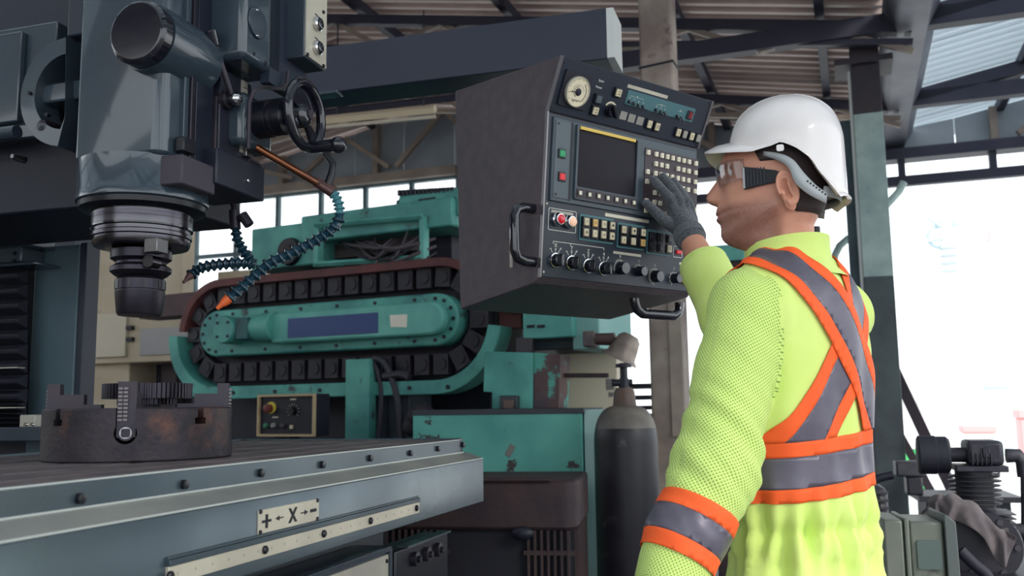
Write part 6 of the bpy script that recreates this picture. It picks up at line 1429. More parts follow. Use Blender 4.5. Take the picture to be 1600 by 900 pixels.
# tape bands: left sleeve
axL = (LwV - LeV).normalized(); p0 = Vector(PF.at(1096, 797, 1.45)); 
tA = (p0 - LeV).dot(axL)
def sband(t0, t1, m, nm, A_, ax, kf):
    solid(nm, carve([(A_ + ax * t0, ax), (A_ + ax * t1, -ax)], kf, 0.0022), m, cover)
kfL = (~TORSO) & NEARL & (((FC - Le) @ np.array(axL)) > -0.05)
tB = tA + 0.088
sband(tA, tA + 0.024, orange_tape, 'sleeve_orange_tape', LeV, axL, kfL); sband(tA + 0.0238, tB - 0.0238, grey_tape, 'sleeve_grey_tape', LeV, axL, kfL); sband(tB - 0.024, tB, orange_tape, 'sleeve_orange_tape', LeV, axL, kfL)
# cuff of the right sleeve
axR = (Vector(Rw) - Vector(Re)).normalized(); cc_ = Vector(Rw) - axR * 0.088
b_ = MB()
Tc = Matrix.Translation(cc_) @ axR.to_track_quat('Z', 'Y').to_matrix().to_4x4()
b_.lathe([(0.052, -0.055), (0.0545, -0.04), (0.0550, -0.004), (0.0545, 0.0), (0.0515, 0.0), (0.048, -0.04)], seg=32, cap=False, T=Tc)
for i, v in enumerate(b_.v): b_.v[i] = tuple(np.array(v) * 1.0)
b_.build('cuff', lime, cover)

# ---- boots
for s in (-1, 1):
    vsb, fsb = surface_nets(lambda P: smin(np.maximum(cap_sdf(P, (s * 0.115, 0.0, 0.14), (s * 0.115, 0.0, 0.05), 0.062, 0.055), 0.001 - P[..., 2]), np.maximum(cap_sdf(P, (s * 0.115, 0.02, 0.045), (s * 0.122, 0.17, 0.035), 0.048, 0.042), 0.001 - P[..., 2]), 0.03), (s * 0.115 - 0.09, -0.09, -0.01), (s * 0.115 + 0.09, 0.24, 0.22), 0.008)
    link('boot', np_mesh('boot', vsb, fsb, mat('boot_leather', (46, 42, 46), 0.5)), person)

# ------------------------------------------------------------------ head (own frame: y is the way the face looks)
_h = atY(1215, 300, 1.62)
HD = Frame(_h[0], _h[1], 73.0); HP = HD.hit
skin = mat('skin', (206, 150, 124), 0.52, sss=0.12, bump=0.05, bump_scale=220)
def prof(pts): 
    q = sorted([(HP(px, py, 'x', 0)[2], HP(px, py, 'x', 0)[1]) for px, py in pts]); return np.array([a for a, _ in q]), np.array([b for _, b in q])
# silhouette of face without the nose, the nose itself, the back of the head
fz, fy = prof([(1172, 420), (1170, 402), (1166, 392), (1150, 387.5), (1138, 383), (1130, 377), (1126.5, 369), (1127, 360), (1125.5, 352), (1121.5, 346), (1120, 342), (1123, 339), (1119.5, 335), (1119.5, 329), (1124, 322), (1128, 312), (1130, 300), (1131, 290), (1131, 280), (1129, 270), (1128, 258), (1131, 248), (1136, 238), (1147, 222), (1162, 206), (1180, 196), (1198, 190), (1216, 187)])
nz, ny = prof([(1124, 324), (1110, 320), (1104.5, 315), (1103, 310.5), (1105, 304), (1112, 294), (1119, 284), (1124, 274), (1127.5, 264), (1129, 254)])
bz, by = prof([(1276, 430), (1275, 400), (1273, 370), (1272, 352), (1277, 342), (1284, 325), (1290, 305), (1293, 280), (1293, 250), (1288, 228), (1276, 210), (1260, 198), (1240, 190), (1217, 187)])
wz_px = [(430, 0.050), (400, 0.053), (388, 0.055), (380, 0.055), (370, 0.0575), (355, 0.0635), (335, 0.069), (310, 0.073), (290, 0.076), (270, 0.0785), (250, 0.079), (228, 0.075), (210, 0.066), (198, 0.048), (191, 0.028), (187, 0.003)]
wz = np.array([HP(1215, p, 'x', 0)[2] for p, _ in wz_px])[::1]; ww = np.array([w for _, w in wz_px]); o_ = np.argsort(wz); wz, ww = wz[o_], ww[o_]
zlo, zhi = HP(1225, 425, 'x', 0)[2], HP(1216, 187.5, 'x', 0)[2]
nzr, nph = 120, 96
def zpx_(py): return HP(1150, py, 'x', 0)[2]
zE, zN, zM, zCh = zpx_(276), zpx_(310), zpx_(339), zpx_(370)
zs_l = zlo + (zhi - zlo) * (0.5 - 0.5 * np.cos(np.linspace(0.35, PI, nzr))) / (0.5 - 0.5 * math.cos(PI))
zs_l = np.linspace(0, 1, nzr); zs_l = zlo + (zhi - zlo) * np.sin(zs_l * PI / 2) ** 0.9
verts = []; stub = []; lipw = []; _j1, _j2 = HP(1217, 340, 'x', 0), HP(1136, 381, 'x', 0); J1, J2 = (_j1[1], _j1[2]), (_j2[1], _j2[2])
def sm(a, b, x): t = min(1, max(0, (x - a) / (b - a))); return t * t * (3 - 2 * t)
for z in zs_l:
    yf_, yb_, w = np.interp(z, fz, fy), np.interp(z, bz, by), np.interp(z, wz, ww); nose = max(0.0, float(np.interp(z, nz, ny)) - yf_) if nz[0] <= z <= nz[-1] else 0.0
    yc_ = yb_ + (yf_ - yb_) * 0.46
    jaw = sm(zCh + 0.075, zCh - 0.005, z) * sm(zCh - 0.055, zCh - 0.02, z)      # 1 round the jaw, 0 at skull and neck
    for k in range(nph):
        ph = 2 * PI * k / nph; sn, cs2 = math.sin(ph), math.cos(ph)               # ph = 0: straight ahead
        pw = 0.86 if cs2 > 0 else 0.95
        ex = math.copysign(abs(sn) ** (pw + 0.10 * jaw), sn); ey = math.copysign(abs(cs2) ** (1.0 - 0.10 * (1 - jaw)), cs2)
        x = w * ex; y = yc_ + ((yf_ - yc_) if cs2 > 0 else (yc_ - yb_)) * ey
        if cs2 > 0:
            y -= jaw * 0.020 * max(0, abs(sn) - 0.25) * cs2
            sig = 0.0085 + 0.0075 * sm(zN + 0.02, zN - 0.006, z); y += nose * math.exp(-(x / sig) ** 2)
            y += 0.006 * math.exp(-((abs(x) - 0.0145) / 0.006) ** 2 - ((z - zN + 0.004) / 0.007) ** 2)          # nostril wings
            y -= 0.010 * math.exp(-((abs(x) - 0.033) / 0.016) ** 2 - ((z - zE) / 0.013) ** 2)                     # eye sockets
            y += 0.004 * math.exp(-((abs(x) - 0.030) / 0.022) ** 2 - ((z - zE - 0.021) / 0.008) ** 2)            # brow
            y += 0.004 * math.exp(-((abs(x) - 0.047) / 0.016) ** 2 - ((z - zE + 0.030) / 0.016) ** 2)            # cheekbone
            y += 0.0025 * math.exp(-(x / 0.020) ** 2) * (math.exp(-((z - zM - 0.0055) / 0.0032) ** 2) + math.exp(-((z - zM + 0.0060) / 0.0036) ** 2)) - 0.0022 * math.exp(-(x / 0.026) ** 2 - ((z - zM) / 0.0016) ** 2)   # lips
            y -= 0.0035 * math.exp(-((abs(x) - 0.040) / 0.010) ** 2 - ((z - zM - 0.012) / 0.018) ** 2)                # hollow of the cheek
            y -= 0.003 * math.exp(-((abs(x) - 0.030) / 0.010) ** 2 - ((z - zM) / 0.010) ** 2)                     # mouth corner
        jl = (z - (J1[1] + (y - J1[0]) * (J2[1] - J1[1]) / (J2[0] - J1[0])))            # height above the jaw line
        jw = sm(J1[0] - 0.012, J1[0] + 0.012, y) * sm(0.10, 0.45, abs(sn))
        x *= 1 - jw * (0.20 * sm(0.010, -0.014, jl) * sm(-0.075, -0.03, jl)) + jw * 0.045 * math.exp(-((jl - 0.012) / 0.011) ** 2)
        verts.append((x, y, z))
        s_ = sm(zM + 0.028, zM - 0.004, z) * sm(zCh - 0.045, zCh - 0.015, z)
        lipw.append(max(0.0, math.exp(-((z - zM + 0.0005) / 0.0062) ** 2) * sm(0.030, 0.018, abs(x))) if cs2 > 0 else 0.0)
        back = yc_ - 0.012; s_ *= sm(back - 0.012, back + 0.014, y)
        chk = math.exp(-((abs(x) - 0.045) / 0.018) ** 2 - ((z - zM - 0.030) / 0.018) ** 2); stub.append(max(0.0, min(1.0, s_ * (1 - 0.5 * chk))))
faces = [(i * nph + k, i * nph + (k + 1) % nph, (i + 1) * nph + (k + 1) % nph, (i + 1) * nph + k) for i in range(nzr - 1) for k in range(nph)]
faces.append(tuple((nzr - 1) * nph + k for k in range(nph)))
# ear as a small sculpted solid
ec = HP(1232, 299, 'x', -0.074); 
def ear_sdf(P, s):
    Q_ = P.copy(); Q_[..., 0] = Q_[..., 0] * s; c = np.array([-0.079, ec[1], ec[2]], np.float32); R_ = Q_ - c
    t = 0.26; y2 = R_[..., 1] * math.cos(t) - R_[..., 2] * math.sin(t); z2 = R_[..., 1] * math.sin(t) + R_[..., 2] * math.cos(t); x2 = R_[..., 0] + 0.30 * R_[..., 1]
    L3 = np.stack([x2, y2, z2], -1)
    d = ell_sdf(L3, (0, 0, 0.004), (0.0075, 0.0170, 0.0285)); d = smin(d, ell_sdf(L3, (0.001, 0.004, -0.024), (0.006, 0.009, 0.011)), 0.006)
    hole = ell_sdf(L3, (-0.0095, 0.0015, 0.003), (0.0125, 0.0112, 0.0200)); d = np.maximum(d, -hole)
    rim = np.abs(np.sqrt((y2 / 0.0155) ** 2 + ((z2 - 0.004) / 0.0270) ** 2) - 1) * 0.018; rim = np.sqrt(rim ** 2 + (x2 + 0.005) ** 2) - 0.0030; rim = np.where((y2 > 0.008) & (z2 < -0.004), 1.0, rim); d = smin(d, rim, 0.003)
    d = smin(d, ell_sdf(L3, (-0.004, 0.0095, -0.002), (0.0038, 0.0042, 0.0060)), 0.003)
    d = smin(d, ell_sdf(L3, (-0.0045, -0.004, 0.003), (0.003, 0.0032, 0.0150)), 0.003)
    return d
hv = list(verts); hf_l = list(faces); st_l = list(stub)
for s in (1, -1):
    ev, ef_ = surface_nets(lambda P: ear_sdf(P, s), (min(-0.104 * s, -0.052 * s), ec[1] - 0.036, ec[2] - 0.048), (max(-0.104 * s, -0.052 * s), ec[1] + 0.036, ec[2] + 0.048), 0.0016)
    o0 = len(hv); hv += [tuple(v) for v in ev]; hf_l += [tuple(int(i) + o0 for i in f) for f in ef_]; st_l += [0.0] * len(ev)
hme = np_mesh('head', hv, hf_l, skin); at_ = hme.attributes.new('stubble', 'FLOAT', 'POINT'); at_.data.foreach_set('value', st_l)
at2 = hme.attributes.new('lip', 'FLOAT', 'POINT'); at2.data.foreach_set('value', lipw + [0.0] * (len(hv) - len(lipw)))
bmh = bmesh.new(); bmh.from_mesh(hme); bmesh.ops.recalc_face_normals(bmh, faces=bmh.faces); bmh.to_mesh(hme); bmh.free()
nt = skin.node_tree; Nn, Lk = nt.nodes, nt.links; pb2 = Nn['Principled BSDF']
an = Nn.new('ShaderNodeAttribute'); an.attribute_name = 'stubble'; ns = Nn.new('ShaderNodeTexNoise'); ns.inputs['Scale'].default_value = 260; ns.inputs['Detail'].default_value = 2; tc = Nn.new('ShaderNodeTexCoord'); Lk.new(tc.outputs['Object'], ns.inputs['Vector'])
ns2 = Nn.new('ShaderNodeTexNoise'); ns2.inputs['Scale'].default_value = 26; Lk.new(tc.outputs['Object'], ns2.inputs['Vector'])
ba = Nn.new('ShaderNodeMix'); ba.data_type = 'RGBA'; ba.inputs[6].default_value = rgb(212, 156, 130); ba.inputs[7].default_value = rgb(194, 132, 110); Lk.new(ns2.outputs['Fac'], ba.inputs[0])
mt_ = Nn.new('ShaderNodeMath'); mt_.operation = 'MULTIPLY'; Lk.new(an.outputs['Fac'], mt_.inputs[0])
mr = Nn.new('ShaderNodeMapRange'); mr.inputs['From Min'].default_value = 0.35; mr.inputs['From Max'].default_value = 0.6; mr.inputs['To Min'].default_value = 0.46; mr.inputs['To Max'].default_value = 0.64; Lk.new(ns.outputs['Fac'], mr.inputs['Value']); Lk.new(mr.outputs[0], mt_.inputs[1])
mx = Nn.new('ShaderNodeMix'); mx.data_type = 'RGBA'; Lk.new(mt_.outputs[0], mx.inputs[0]); Lk.new(ba.outputs[2], mx.inputs[6]); mx.inputs[7].default_value = rgb(108, 80, 78)
an2 = Nn.new('ShaderNodeAttribute'); an2.attribute_name = 'lip'; mx2 = Nn.new('ShaderNodeMix'); mx2.data_type = 'RGBA'; Lk.new(an2.outputs['Fac'], mx2.inputs[0]); Lk.new(mx.outputs[2], mx2.inputs[6]); mx2.inputs[7].default_value = rgb(168, 98, 90); Lk.new(mx2.outputs[2], pb2.inputs['Base Color'])
# bring the head mesh into the person's frame
def to_pf(me_): 
    Mh = Matrix.Translation((HD.o[0], HD.o[1], 0)) @ Matrix.Rotation(HD.th, 4, 'Z'); Mp = (Matrix.Translation((PF.o[0], PF.o[1], 0)) @ Matrix.Rotation(PF.th, 4, 'Z')).inverted(); me_.transform(Mp @ Mh); return me_
to_pf(hme)
# bare forearms
axr = (Rw - Re) / np.linalg.norm(Rw - Re)
fv, ff = surface_nets(lambda P: cap_sdf(P, Rw - axr * 0.18, Rw - axr * 0.008, 0.042, 0.0275), np.minimum(Rw - axr * 0.18, Rw) - 0.06, np.maximum(Rw - axr * 0.18, Rw) + 0.06, 0.004)
lv_, lf2 = surface_nets(lambda P: cap_sdf(P, Lw - (Lw - Le) * 0.4, Lw + (Lw - Le) * 0.08, 0.034, 0.029), np.minimum(Le, Lw) - 0.07, np.maximum(Le, Lw) + 0.07, 0.005)
head = link('head', hme, person)
link('forearm', np_mesh('forearm', fv, ff, skin), person); link('forearm', np_mesh('forearm', lv_, lf2, skin), person)
# eyes, brows, lips
def hp_child(name, mb, m, par, smooth=60, bev=0): me_ = mb.mesh(name, m, smooth); to_pf(me_); return link(name, me_, par)
ye = HP(1143, 275, 'x', -0.032)
for s in (-1, 1):
    b_ = MB(); b_.ball((s * 0.032, ye[1] - 0.008, zE), 0.0120, 18, 12); hp_child('eyeball', b_, mat('eye_white', (214, 206, 200), 0.2), head)
    b_ = MB(); b_.lathe([(0.0055, 0.0033), (0.004, 0.0045), (0.0, 0.005)], (s * 0.032, ye[1] - 0.0005, zE), 'y', 14, cap=False); hp_child('iris', b_, mat('iris_dark', (56, 40, 34), 0.15), head)
    b_ = MB(); b_.tube([(s * 0.016, ye[1] + 0.010, zE + 0.017), (s * 0.030, ye[1] + 0.0105, zE + 0.021), (s * 0.046, ye[1] + 0.000, zE + 0.018)], [0.0025, 0.0035, 0.0018], 8); hp_child('eyebrow', b_, mat('hair_brown', (52, 40, 40), 0.7), head)
lipm = mat('lip_skin', (176, 112, 102), 0.45)
# hair: shell hugging the skull, behind and above the ear
hairm = mat('hair_brown', (52, 40, 40), 0.7, bump=0.5, bump_scale=260)
hv2 = []; hf2 = []; zh0, zh1 = zpx_(352), zhi
cols_ = 72; rows_ = 40
for i in range(rows_):
    for k in range(cols_):
        ph = 2 * PI * k / cols_; c_ = math.cos(ph)
        edge = zpx_(347) if c_ < -0.45 else (zpx_(347) + (zpx_(272) - zpx_(347)) * sm(-0.45, -0.22, c_) if c_ < -0.22 else (zpx_(272) + (zpx_(292) - zpx_(272)) * sm(-0.22, -0.10, c_) * 0 if c_ < 0.25 else zpx_(272) + (zpx_(232) - zpx_(272)) * sm(0.25, 0.45, c_)))
        z = edge + (zhi - 0.001 - edge) * (i / (rows_ - 1)); t = (math.sin(i * 1.7 + k * 2.3) * 0.0006)
        yf_, yb_, w = np.interp(z, fz, fy), np.interp(z, bz, by), np.interp(z, wz, ww); yc_ = yb_ + (yf_ - yb_) * 0.46; sn = math.sin(ph)
        off = ((0.0055 if c_ < 0.3 else 0.001) if i > 0 else 0.001) + t; x = (w + off) * math.copysign(abs(sn) ** (0.86 if c_ > 0 else 0.95), sn); y = yc_ + (((yf_ - yc_) + off) if c_ > 0 else ((yc_ - yb_) + off)) * math.copysign(abs(c_) ** 0.9, c_)
        hv2.append((x, y, z + (0.004 if i == rows_ - 1 else 0)))
for i in range(rows_ - 1):
    for k in range(cols_): hf2.append((i * cols_ + k, i * cols_ + (k + 1) % cols_, (i + 1) * cols_ + (k + 1) % cols_, (i + 1) * cols_ + k))
hf2.append(tuple((rows_ - 1) * cols_ + k for k in range(cols_)))
b_ = MB(); b_.add(hv2, hf2); hp_child('hair', b_, hairm, head, 80)

# ------------------------------------------------------------------ hard hat (its own thing, worn on the head)
hh = thing('hard_hat', 'white hard hat with front peak worn by the person', 'hard hat', HD, z=0.0)
hat_m = mat('hat_white', (232, 226, 224), 0.28, coat=0.35); hat_in = mat('hat_strap', (176, 182, 184), 0.45)
rim_px = [(1137, 226), (1150, 229), (1180, 232.5), (1206, 225), (1220, 219), (1243, 228), (1266, 245), (1278, 265), (1298, 289), (1310, 305), (1318, 303)]
pc = HP(1232, 232, 'x', 0); yc_, zc_ = pc[1], pc[2]
bF, bB = HP(1139, 226, 'x', 0)[1] - yc_, yc_ - HP(1322, 270, 'x', 0)[1]; cT = HP(1240, 154.5, 'x', 0)[2] - zc_; aW = 0.106
# rim height as a function of azimuth (0 = front), read off the near side of the shell
tab = []
for px, py in rim_px:
    x_ = -aW * 0.9
    for _ in range(4):
        q = HP(px, py, 'x', x_); yy = q[1] - yc_; bb = bF if yy > 0 else bB; u = max(-0.9995, min(0.9995, yy / (bb * 1.02))); x_ = -aW * math.sqrt(1 - u * u)
    tab.append((math.acos(u), q[2] - zc_))
tab.sort(); ta = np.array([0.0] + [t[0] for t in tab] + [PI]); tz = np.array([tab[0][1] + 0.002] + [t[1] for t in tab] + [tab[-1][1]])
nph, nr = 96, 26; hv3 = []; hf3 = []
def hat_pt(ph, z):
    c_, s_ = math.cos(ph), math.sin(ph); zz = max(0.0, z) / cT; r_ = max(0.0, 1 - zz ** 2.15) ** (1 / 2.15); fl = 1 + (0.012 * -z / 0.08 if z < 0 else 0)
    x = aW * s_ * r_ * fl; y = (bF if c_ > 0 else bB) * c_ * r_ * fl
    return x, y
def ridge(x, y, z): return 0.0048 * sm(0.030, 0.022, abs(x)) * sm(0.30, 0.6, z / cT)
for i in range(nr + 1):
    for k in range(nph):
        ph = 2 * PI * k / nph; a_ = ph if ph <= PI else 2 * PI - ph; z0 = float(np.interp(a_, ta, tz)); t = i / nr
        z = z0 + (cT * 0.999 - z0) * math.sin(t * PI / 2) ** 1.0 if True else 0
        x, y = hat_pt(ph, z); hv3.append((x, yc_ + y, zc_ + z + ridge(x, y, z)))
for i in range(nr):
    for k in range(nph): hf3.append((i * nph + k, i * nph + (k + 1) % nph, (i + 1) * nph + (k + 1) % nph, (i + 1) * nph + k))
hf3.append(tuple(nr * nph + k for k in range(nph)))
b_ = MB(); b_.add(hv3, hf3); sh_ = b_.build('hat_shell', hat_m, hh, smooth=50)
so = sh_.modifiers.new('wall', 'SOLIDIFY'); so.thickness = 0.003; so.offset = -1
# peak and rim lip
tipY = HP(1100.5, 228, 'x', 0)[1] - yc_; b_ = MB(); rg = []
for k in range(nph):
    ph = 2 * PI * k / nph; a_ = ph if ph <= PI else 2 * PI - ph; z0 = float(np.interp(a_, ta, tz)); x, y = hat_pt(ph, z0); c_ = math.cos(ph)
    ext = 0.0048 + (tipY - bF - 0.004) * sm(0.25, 0.98, c_); L_ = math.hypot(x, y); ux, uy = x / L_, y / L_; dz = -0.010 * sm(0.2, 1.0, c_)
    uy2 = 1.0 if c_ > 0.25 else uy
    rg.append([(x - ux * 0.001, yc_ + y - uy * 0.001, zc_ + z0 + 0.004), (x + ux * ext * 0.5, yc_ + y + uy * ext * 0.5, zc_ + z0 + 0.003 + dz * 0.35), (x + ux * ext * 0.55, yc_ + y + uy * ext, zc_ + z0 + dz), (x + ux * ext * 0.55, yc_ + y + uy * ext * 0.995, zc_ + z0 - 0.0032 + dz), (x + ux * ext * 0.4, yc_ + y + uy * ext * 0.5, zc_ + z0 - 0.002 + dz * 0.35), (x - ux * 0.002, yc_ + y - uy * 0.002, zc_ + z0 - 0.0005)])
rg.append(rg[0]); b_.loft(rg, closed=True, cap=False); b_.build('hat_peak', hat_m, hh, smooth=60)
# head band below the rim with adjusting holes
bl = MB(); band_top = [(1193, 236), (1220, 240), (1240, 250), (1256, 270), (1275, 290), (1292, 302)]; band_bot = [(1193, 243), (1215, 250), (1232, 262), (1242, 285), (1262, 303), (1290, 318)]
def on_shell(px, py, f):
    x_ = -0.09
    for _ in range(5): q = HP(px, py, 'x', x_); yy = q[1] - yc_; bb = bF if yy > 0 else bB; u = max(-0.985, min(0.985, yy / (bb * f))); x_ = -aW * f * math.sqrt(1 - u * u)
    return HP(px, py, 'x', x_)
for s in (1, -1):
    rA = [on_shell(*p, 0.90) for p in spline([(a, b, 0) for a, b in band_top], 4) for p in [p[:2]]]; rB = [on_shell(*p, 0.87) for p in spline([(a, b, 0) for a, b in band_bot], 4) for p in [p[:2]]]
    b_ = MB(); n_ = len(rA); vsx = [(q[0] * s, q[1], q[2]) for q in rA] + [(q[0] * s, q[1], q[2]) for q in rB]; b_.add(vsx, [(i, i + 1, n_ + i + 1, n_ + i) for i in range(n_ - 1)])
    bd_ = b_.build('head_band', hat_in, hh); so = bd_.modifiers.new('wall', 'SOLIDIFY'); so.thickness = 0.002
    for k in range(7):
        q = on_shell(1262 + k * 4.6, 283 + k * 3.4, 0.915); b_ = MB(); b_.ball((q[0] * s, q[1], q[2]), 0.0016, 8, 6); b_.build('band_hole', navy, bd_)
    q = on_shell(1219, 231, 1.0); b_ = MB(); b_.prism(rrect(q[1] - 0.006, q[1] + 0.006, q[2] - 0.006, q[2] + 0.005, 0.003), min(q[0] * s, q[0] * s - 0.003 * s), max(q[0] * s, q[0] * s - 0.003 * s), 'x'); ck_ = b_.build('clip', hat_m, hh)
    b_ = MB(); b_.ball((q[0] * s, q[1], q[2]), 0.002, 8, 6); b_.build('clip_hole', navy, ck_)
rear = [(0.088 * math.sin(a) * 0.95, yc_ - 0.001 - (bB * 0.90) * math.cos(a), 0) for a in np.linspace(-0.9, 0.9, 16)]
zb1 = HP(1292, 303, 'x', 0)[2]; zb0 = HP(1290, 318, 'x', 0)[2]; b_ = MB(); n_ = len(rear); b_.add([(q[0], q[1], zb1) for q in rear] + [(q[0] * 0.96, q[1] + 0.004, zb0) for q in rear], [(i, i + 1, n_ + i + 1, n_ + i) for i in range(n_ - 1)])
o = b_.build('nape_strap', hat_in, hh); so = o.modifiers.new('wall', 'SOLIDIFY'); so.thickness = 0.002

# ------------------------------------------------------------------ safety glasses (worn: a thing of its own)
gl = thing('safety_glasses', 'clear wraparound safety glasses with broad black temples worn under the hard hat', 'safety glasses', HD)
lens_m = bpy.data.materials.new('lens_clear'); lens_m.use_nodes = True; nt = lens_m.node_tree; Nn, Lk = nt.nodes, nt.links
tr = Nn.new('ShaderNodeBsdfTransparent'); tr.inputs[0].default_value = (0.90, 0.91, 0.93, 1); gs_ = Nn.new('ShaderNodeBsdfGlossy'); gs_.inputs['Roughness'].default_value = 0.06; lw_ = Nn.new('ShaderNodeLayerWeight'); lw_.inputs[0].default_value = 0.25; fr = Nn.new('ShaderNodeMapRange'); fr.inputs['To Min'].default_value = 0.03; fr.inputs['To Max'].default_value = 0.38; Lk.new(lw_.outputs['Facing'], fr.inputs['Value'])
mxs = Nn.new('ShaderNodeMixShader'); Lk.new(fr.outputs[0], mxs.inputs[0]); Lk.new(tr.outputs[0], mxs.inputs[1]); Lk.new(gs_.outputs[0], mxs.inputs[2]); Lk.new(mxs.outputs[0], Nn['Material Output'].inputs['Surface'])
fr0 = HP(1118, 276, 'x', 0)[1]; hng = HP(1163, 277, 'x', -0.070); zt_, z0_ = HP(1130, 258, 'x', -0.03)[2], HP(1130, 295, 'x', -0.03)[2]
b_ = MB(); rws = []
for j in range(9):
    v = j / 8; row = []
    for k in range(41):
        u = -1 + 2 * k / 40; x = 0.0715 * math.sin(u * PI / 2) ** 1; yv = hng[1] + (fr0 - hng[1]) * (math.cos(u * PI / 2) ** 0.72 if abs(u) < 0.9999 else 0)
        nose_cut = 0.016 * math.exp(-(x / 0.013) ** 2); zb2 = z0_ + nose_cut + 0.006 * (1 - math.cos(u * 1.2)); zt2 = zt_ - 0.002 * abs(u)
        row.append((x, yv - 0.006 * (1 - v) ** 2, zb2 + (zt2 - zb2) * v))
    rws.append(row)
b_.loft(rws, closed=False, cap=False); ln = b_.build('lens', lens_m, gl, smooth=80); so = ln.modifiers.new('wall', 'SOLIDIFY'); so.thickness = 0.0018
for s in (-1, 1):
    e1 = HP(1232, 279, 'x', -0.080); b_ = MB()
    zA_, zB_ = HP(1165, 260, 'x', -0.072)[2], HP(1165, 296, 'x', -0.072)[2]
    P4 = [(hng[1] + 0.001, zB_), (hng[1] + 0.001, zA_), (HP(1212, 266, 'x', -0.08)[1], HP(1212, 266, 'x', -0.08)[2]), (e1[1], e1[2] + 0.005), (e1[1], e1[2] - 0.001), (HP(1200, 285, 'x', -0.08)[1], HP(1200, 287, 'x', -0.08)[2])]
    def xw_(y): t = (y - hng[1]) / (e1[1] - hng[1]); return 0.0725 + 0.0095 * min(1, t * 1.6)
    vsx = [(s * xw_(p[0]), p[0], p[1]) for p in P4] + [(s * (xw_(p[0]) - 0.003), p[0], p[1]) for p in P4]
    b_.add(vsx, [(0, 1, 2, 5), (5, 2, 3, 4), (6, 11, 8, 7), (11, 10, 9, 8)] + [(i, (i + 1) % 6, 6 + (i + 1) % 6, 6 + i) for i in range(6)]); tp_ = b_.build('temple', mat('temple_black', (17, 21, 28), 0.6), gl, bev=0.0006)
    for k in range(6):
        yy = hng[1] - 0.006 - k * 0.0055; zz0 = zB_ + 0.003 + k * 0.0009; zz1 = zA_ - 0.003 - k * 0.0006; b_ = MB(); b_.box(min(s * xw_(yy), s * (xw_(yy) + 0.0012)), max(s * xw_(yy), s * (xw_(yy) + 0.0012)), yy - 0.0012, yy + 0.0012, zz0, zz1); b_.build('temple_rib', navy, tp_)
    b_ = MB(); b_.box(min(s * 0.0705, s * 0.0735), max(s * 0.0705, s * 0.0735), hng[1] - 0.001, hng[1] + 0.0025, zB_ + 0.002, zA_ - 0.002); b_.build('hinge_plate', mat('hinge_grey', (150, 154, 158), 0.3), tp_)
    b_ = MB(); b_.tube([(s * 0.081, e1[1], e1[2] + 0.002), (s * 0.0815, e1[1] - 0.012, e1[2] - 0.001), (s * 0.080, e1[1] - 0.024, e1[2] - 0.014)], 0.0022, 8); b_.build('ear_hook', blk, tp_)

# ------------------------------------------------------------------ gloves
glove_m = mat('knit_glove', (50, 56, 66), 0.9, col2=(100, 106, 112), scale=330, bump=0.7, bump_scale=420, sheen=0.3)
def onface(px, py, out):
    """point of the viewing ray that stands `out` metres off the console's lower panel, in the person's frame"""
    o = KF.l(CAM); d = np.array([ray(px, py) @ KF.X, ray(px, py) @ KF.Y, ray(px, py)[2]]); n = np.array([TL[0][1], TL[1][1], TL[2][1]]); p0 = np.array([TL[0][3], TL[1][3], TL[2][3]]) - n * out
    q = o + d * (((p0 - o) @ n) / (d @ n)); return PF.l(KF.w(*q))
fg = {'index': [((1054, 330), .055), ((1046, 309), .062), ((1034, 296), .050), ((1020, 280), .031)],
      'middle': [((1063, 330), .058), ((1060, 309), .068), ((1050, 293), .054), ((1036, 276), .031)],
      'ring': [((1071, 334), .056), ((1070, 313), .066), ((1063, 299), .052), ((1052, 283), .031)],
      'little': [((1079, 342), .050), ((1079, 324), .058), ((1074, 312), .046), ((1067, 299), .031)],
      'thumb': [((1062, 358), .052), ((1040, 346), .046), ((1025, 332), .036), ((1010, 318), .028)]}
wr = onface(1080, 374, .085); chains = {k: [onface(*p, o) for p, o in v] for k, v in fg.items()}
rad = {'index': (.014, .0125, .0118, .0098), 'middle': (.014, .0128, .012, .0100), 'ring': (.014, .0122, .0114, .0095), 'little': (.013, .0110, .0103, .0088), 'thumb': (.019, .0145, .0132, .0105)}
Rw_f = Rw
def glove_sdf(P):
    d = cap_sdf(P, Rw_f, wr, 0.034, 0.033)
    for k in ('index', 'middle', 'ring', 'little'): d = smin(d, cap_sdf(P, wr, chains[k][0], 0.026, 0.017), 0.012); 
    d = smin(d, cap_sdf(P, chains['index'][0], chains['little'][0], 0.0165, 0.0150), 0.008)
    d = smin(d, cap_sdf(P, wr, chains['thumb'][0], 0.026, 0.020), 0.012)
    for k, c in chains.items():
        r_ = rad[k]; e = np.minimum(np.minimum(cap_sdf(P, c[0], c[1], r_[0], r_[1]), cap_sdf(P, c[1], c[2], r_[1], r_[2])), cap_sdf(P, c[2], c[3], r_[2], r_[3])); d = smin(d, e, 0.004)
    return d
allp = np.array([q for c in chains.values() for q in c] + [wr, Rw_f])
gv, gf_ = surface_nets(glove_sdf, allp.min(0) - 0.045, allp.max(0) + 0.045, 0.0026)
gme = np_mesh('glove', gv, gf_, glove_m); glv = link('glove', gme, person); glv['label'] = 'dark grey knitted glove'
# ribbed cuff of the glove
gax = Vector(wr - Rw_f); gax = gax.normalized() if gax.length > 1e-4 else Vector(axr)
Tc = Matrix.Translation(Vector(Rw_f)) @ Vector(axr).to_track_quat('Z', 'Y').to_matrix().to_4x4(); b_ = MB(); b_.lathe([(0.033, -0.006), (0.0360, -0.004), (0.0365, 0.008), (0.0355, 0.02), (0.030, 0.022)], seg=36, cap=False, T=Tc); b_.build('glove_cuff', glove_m, glv)
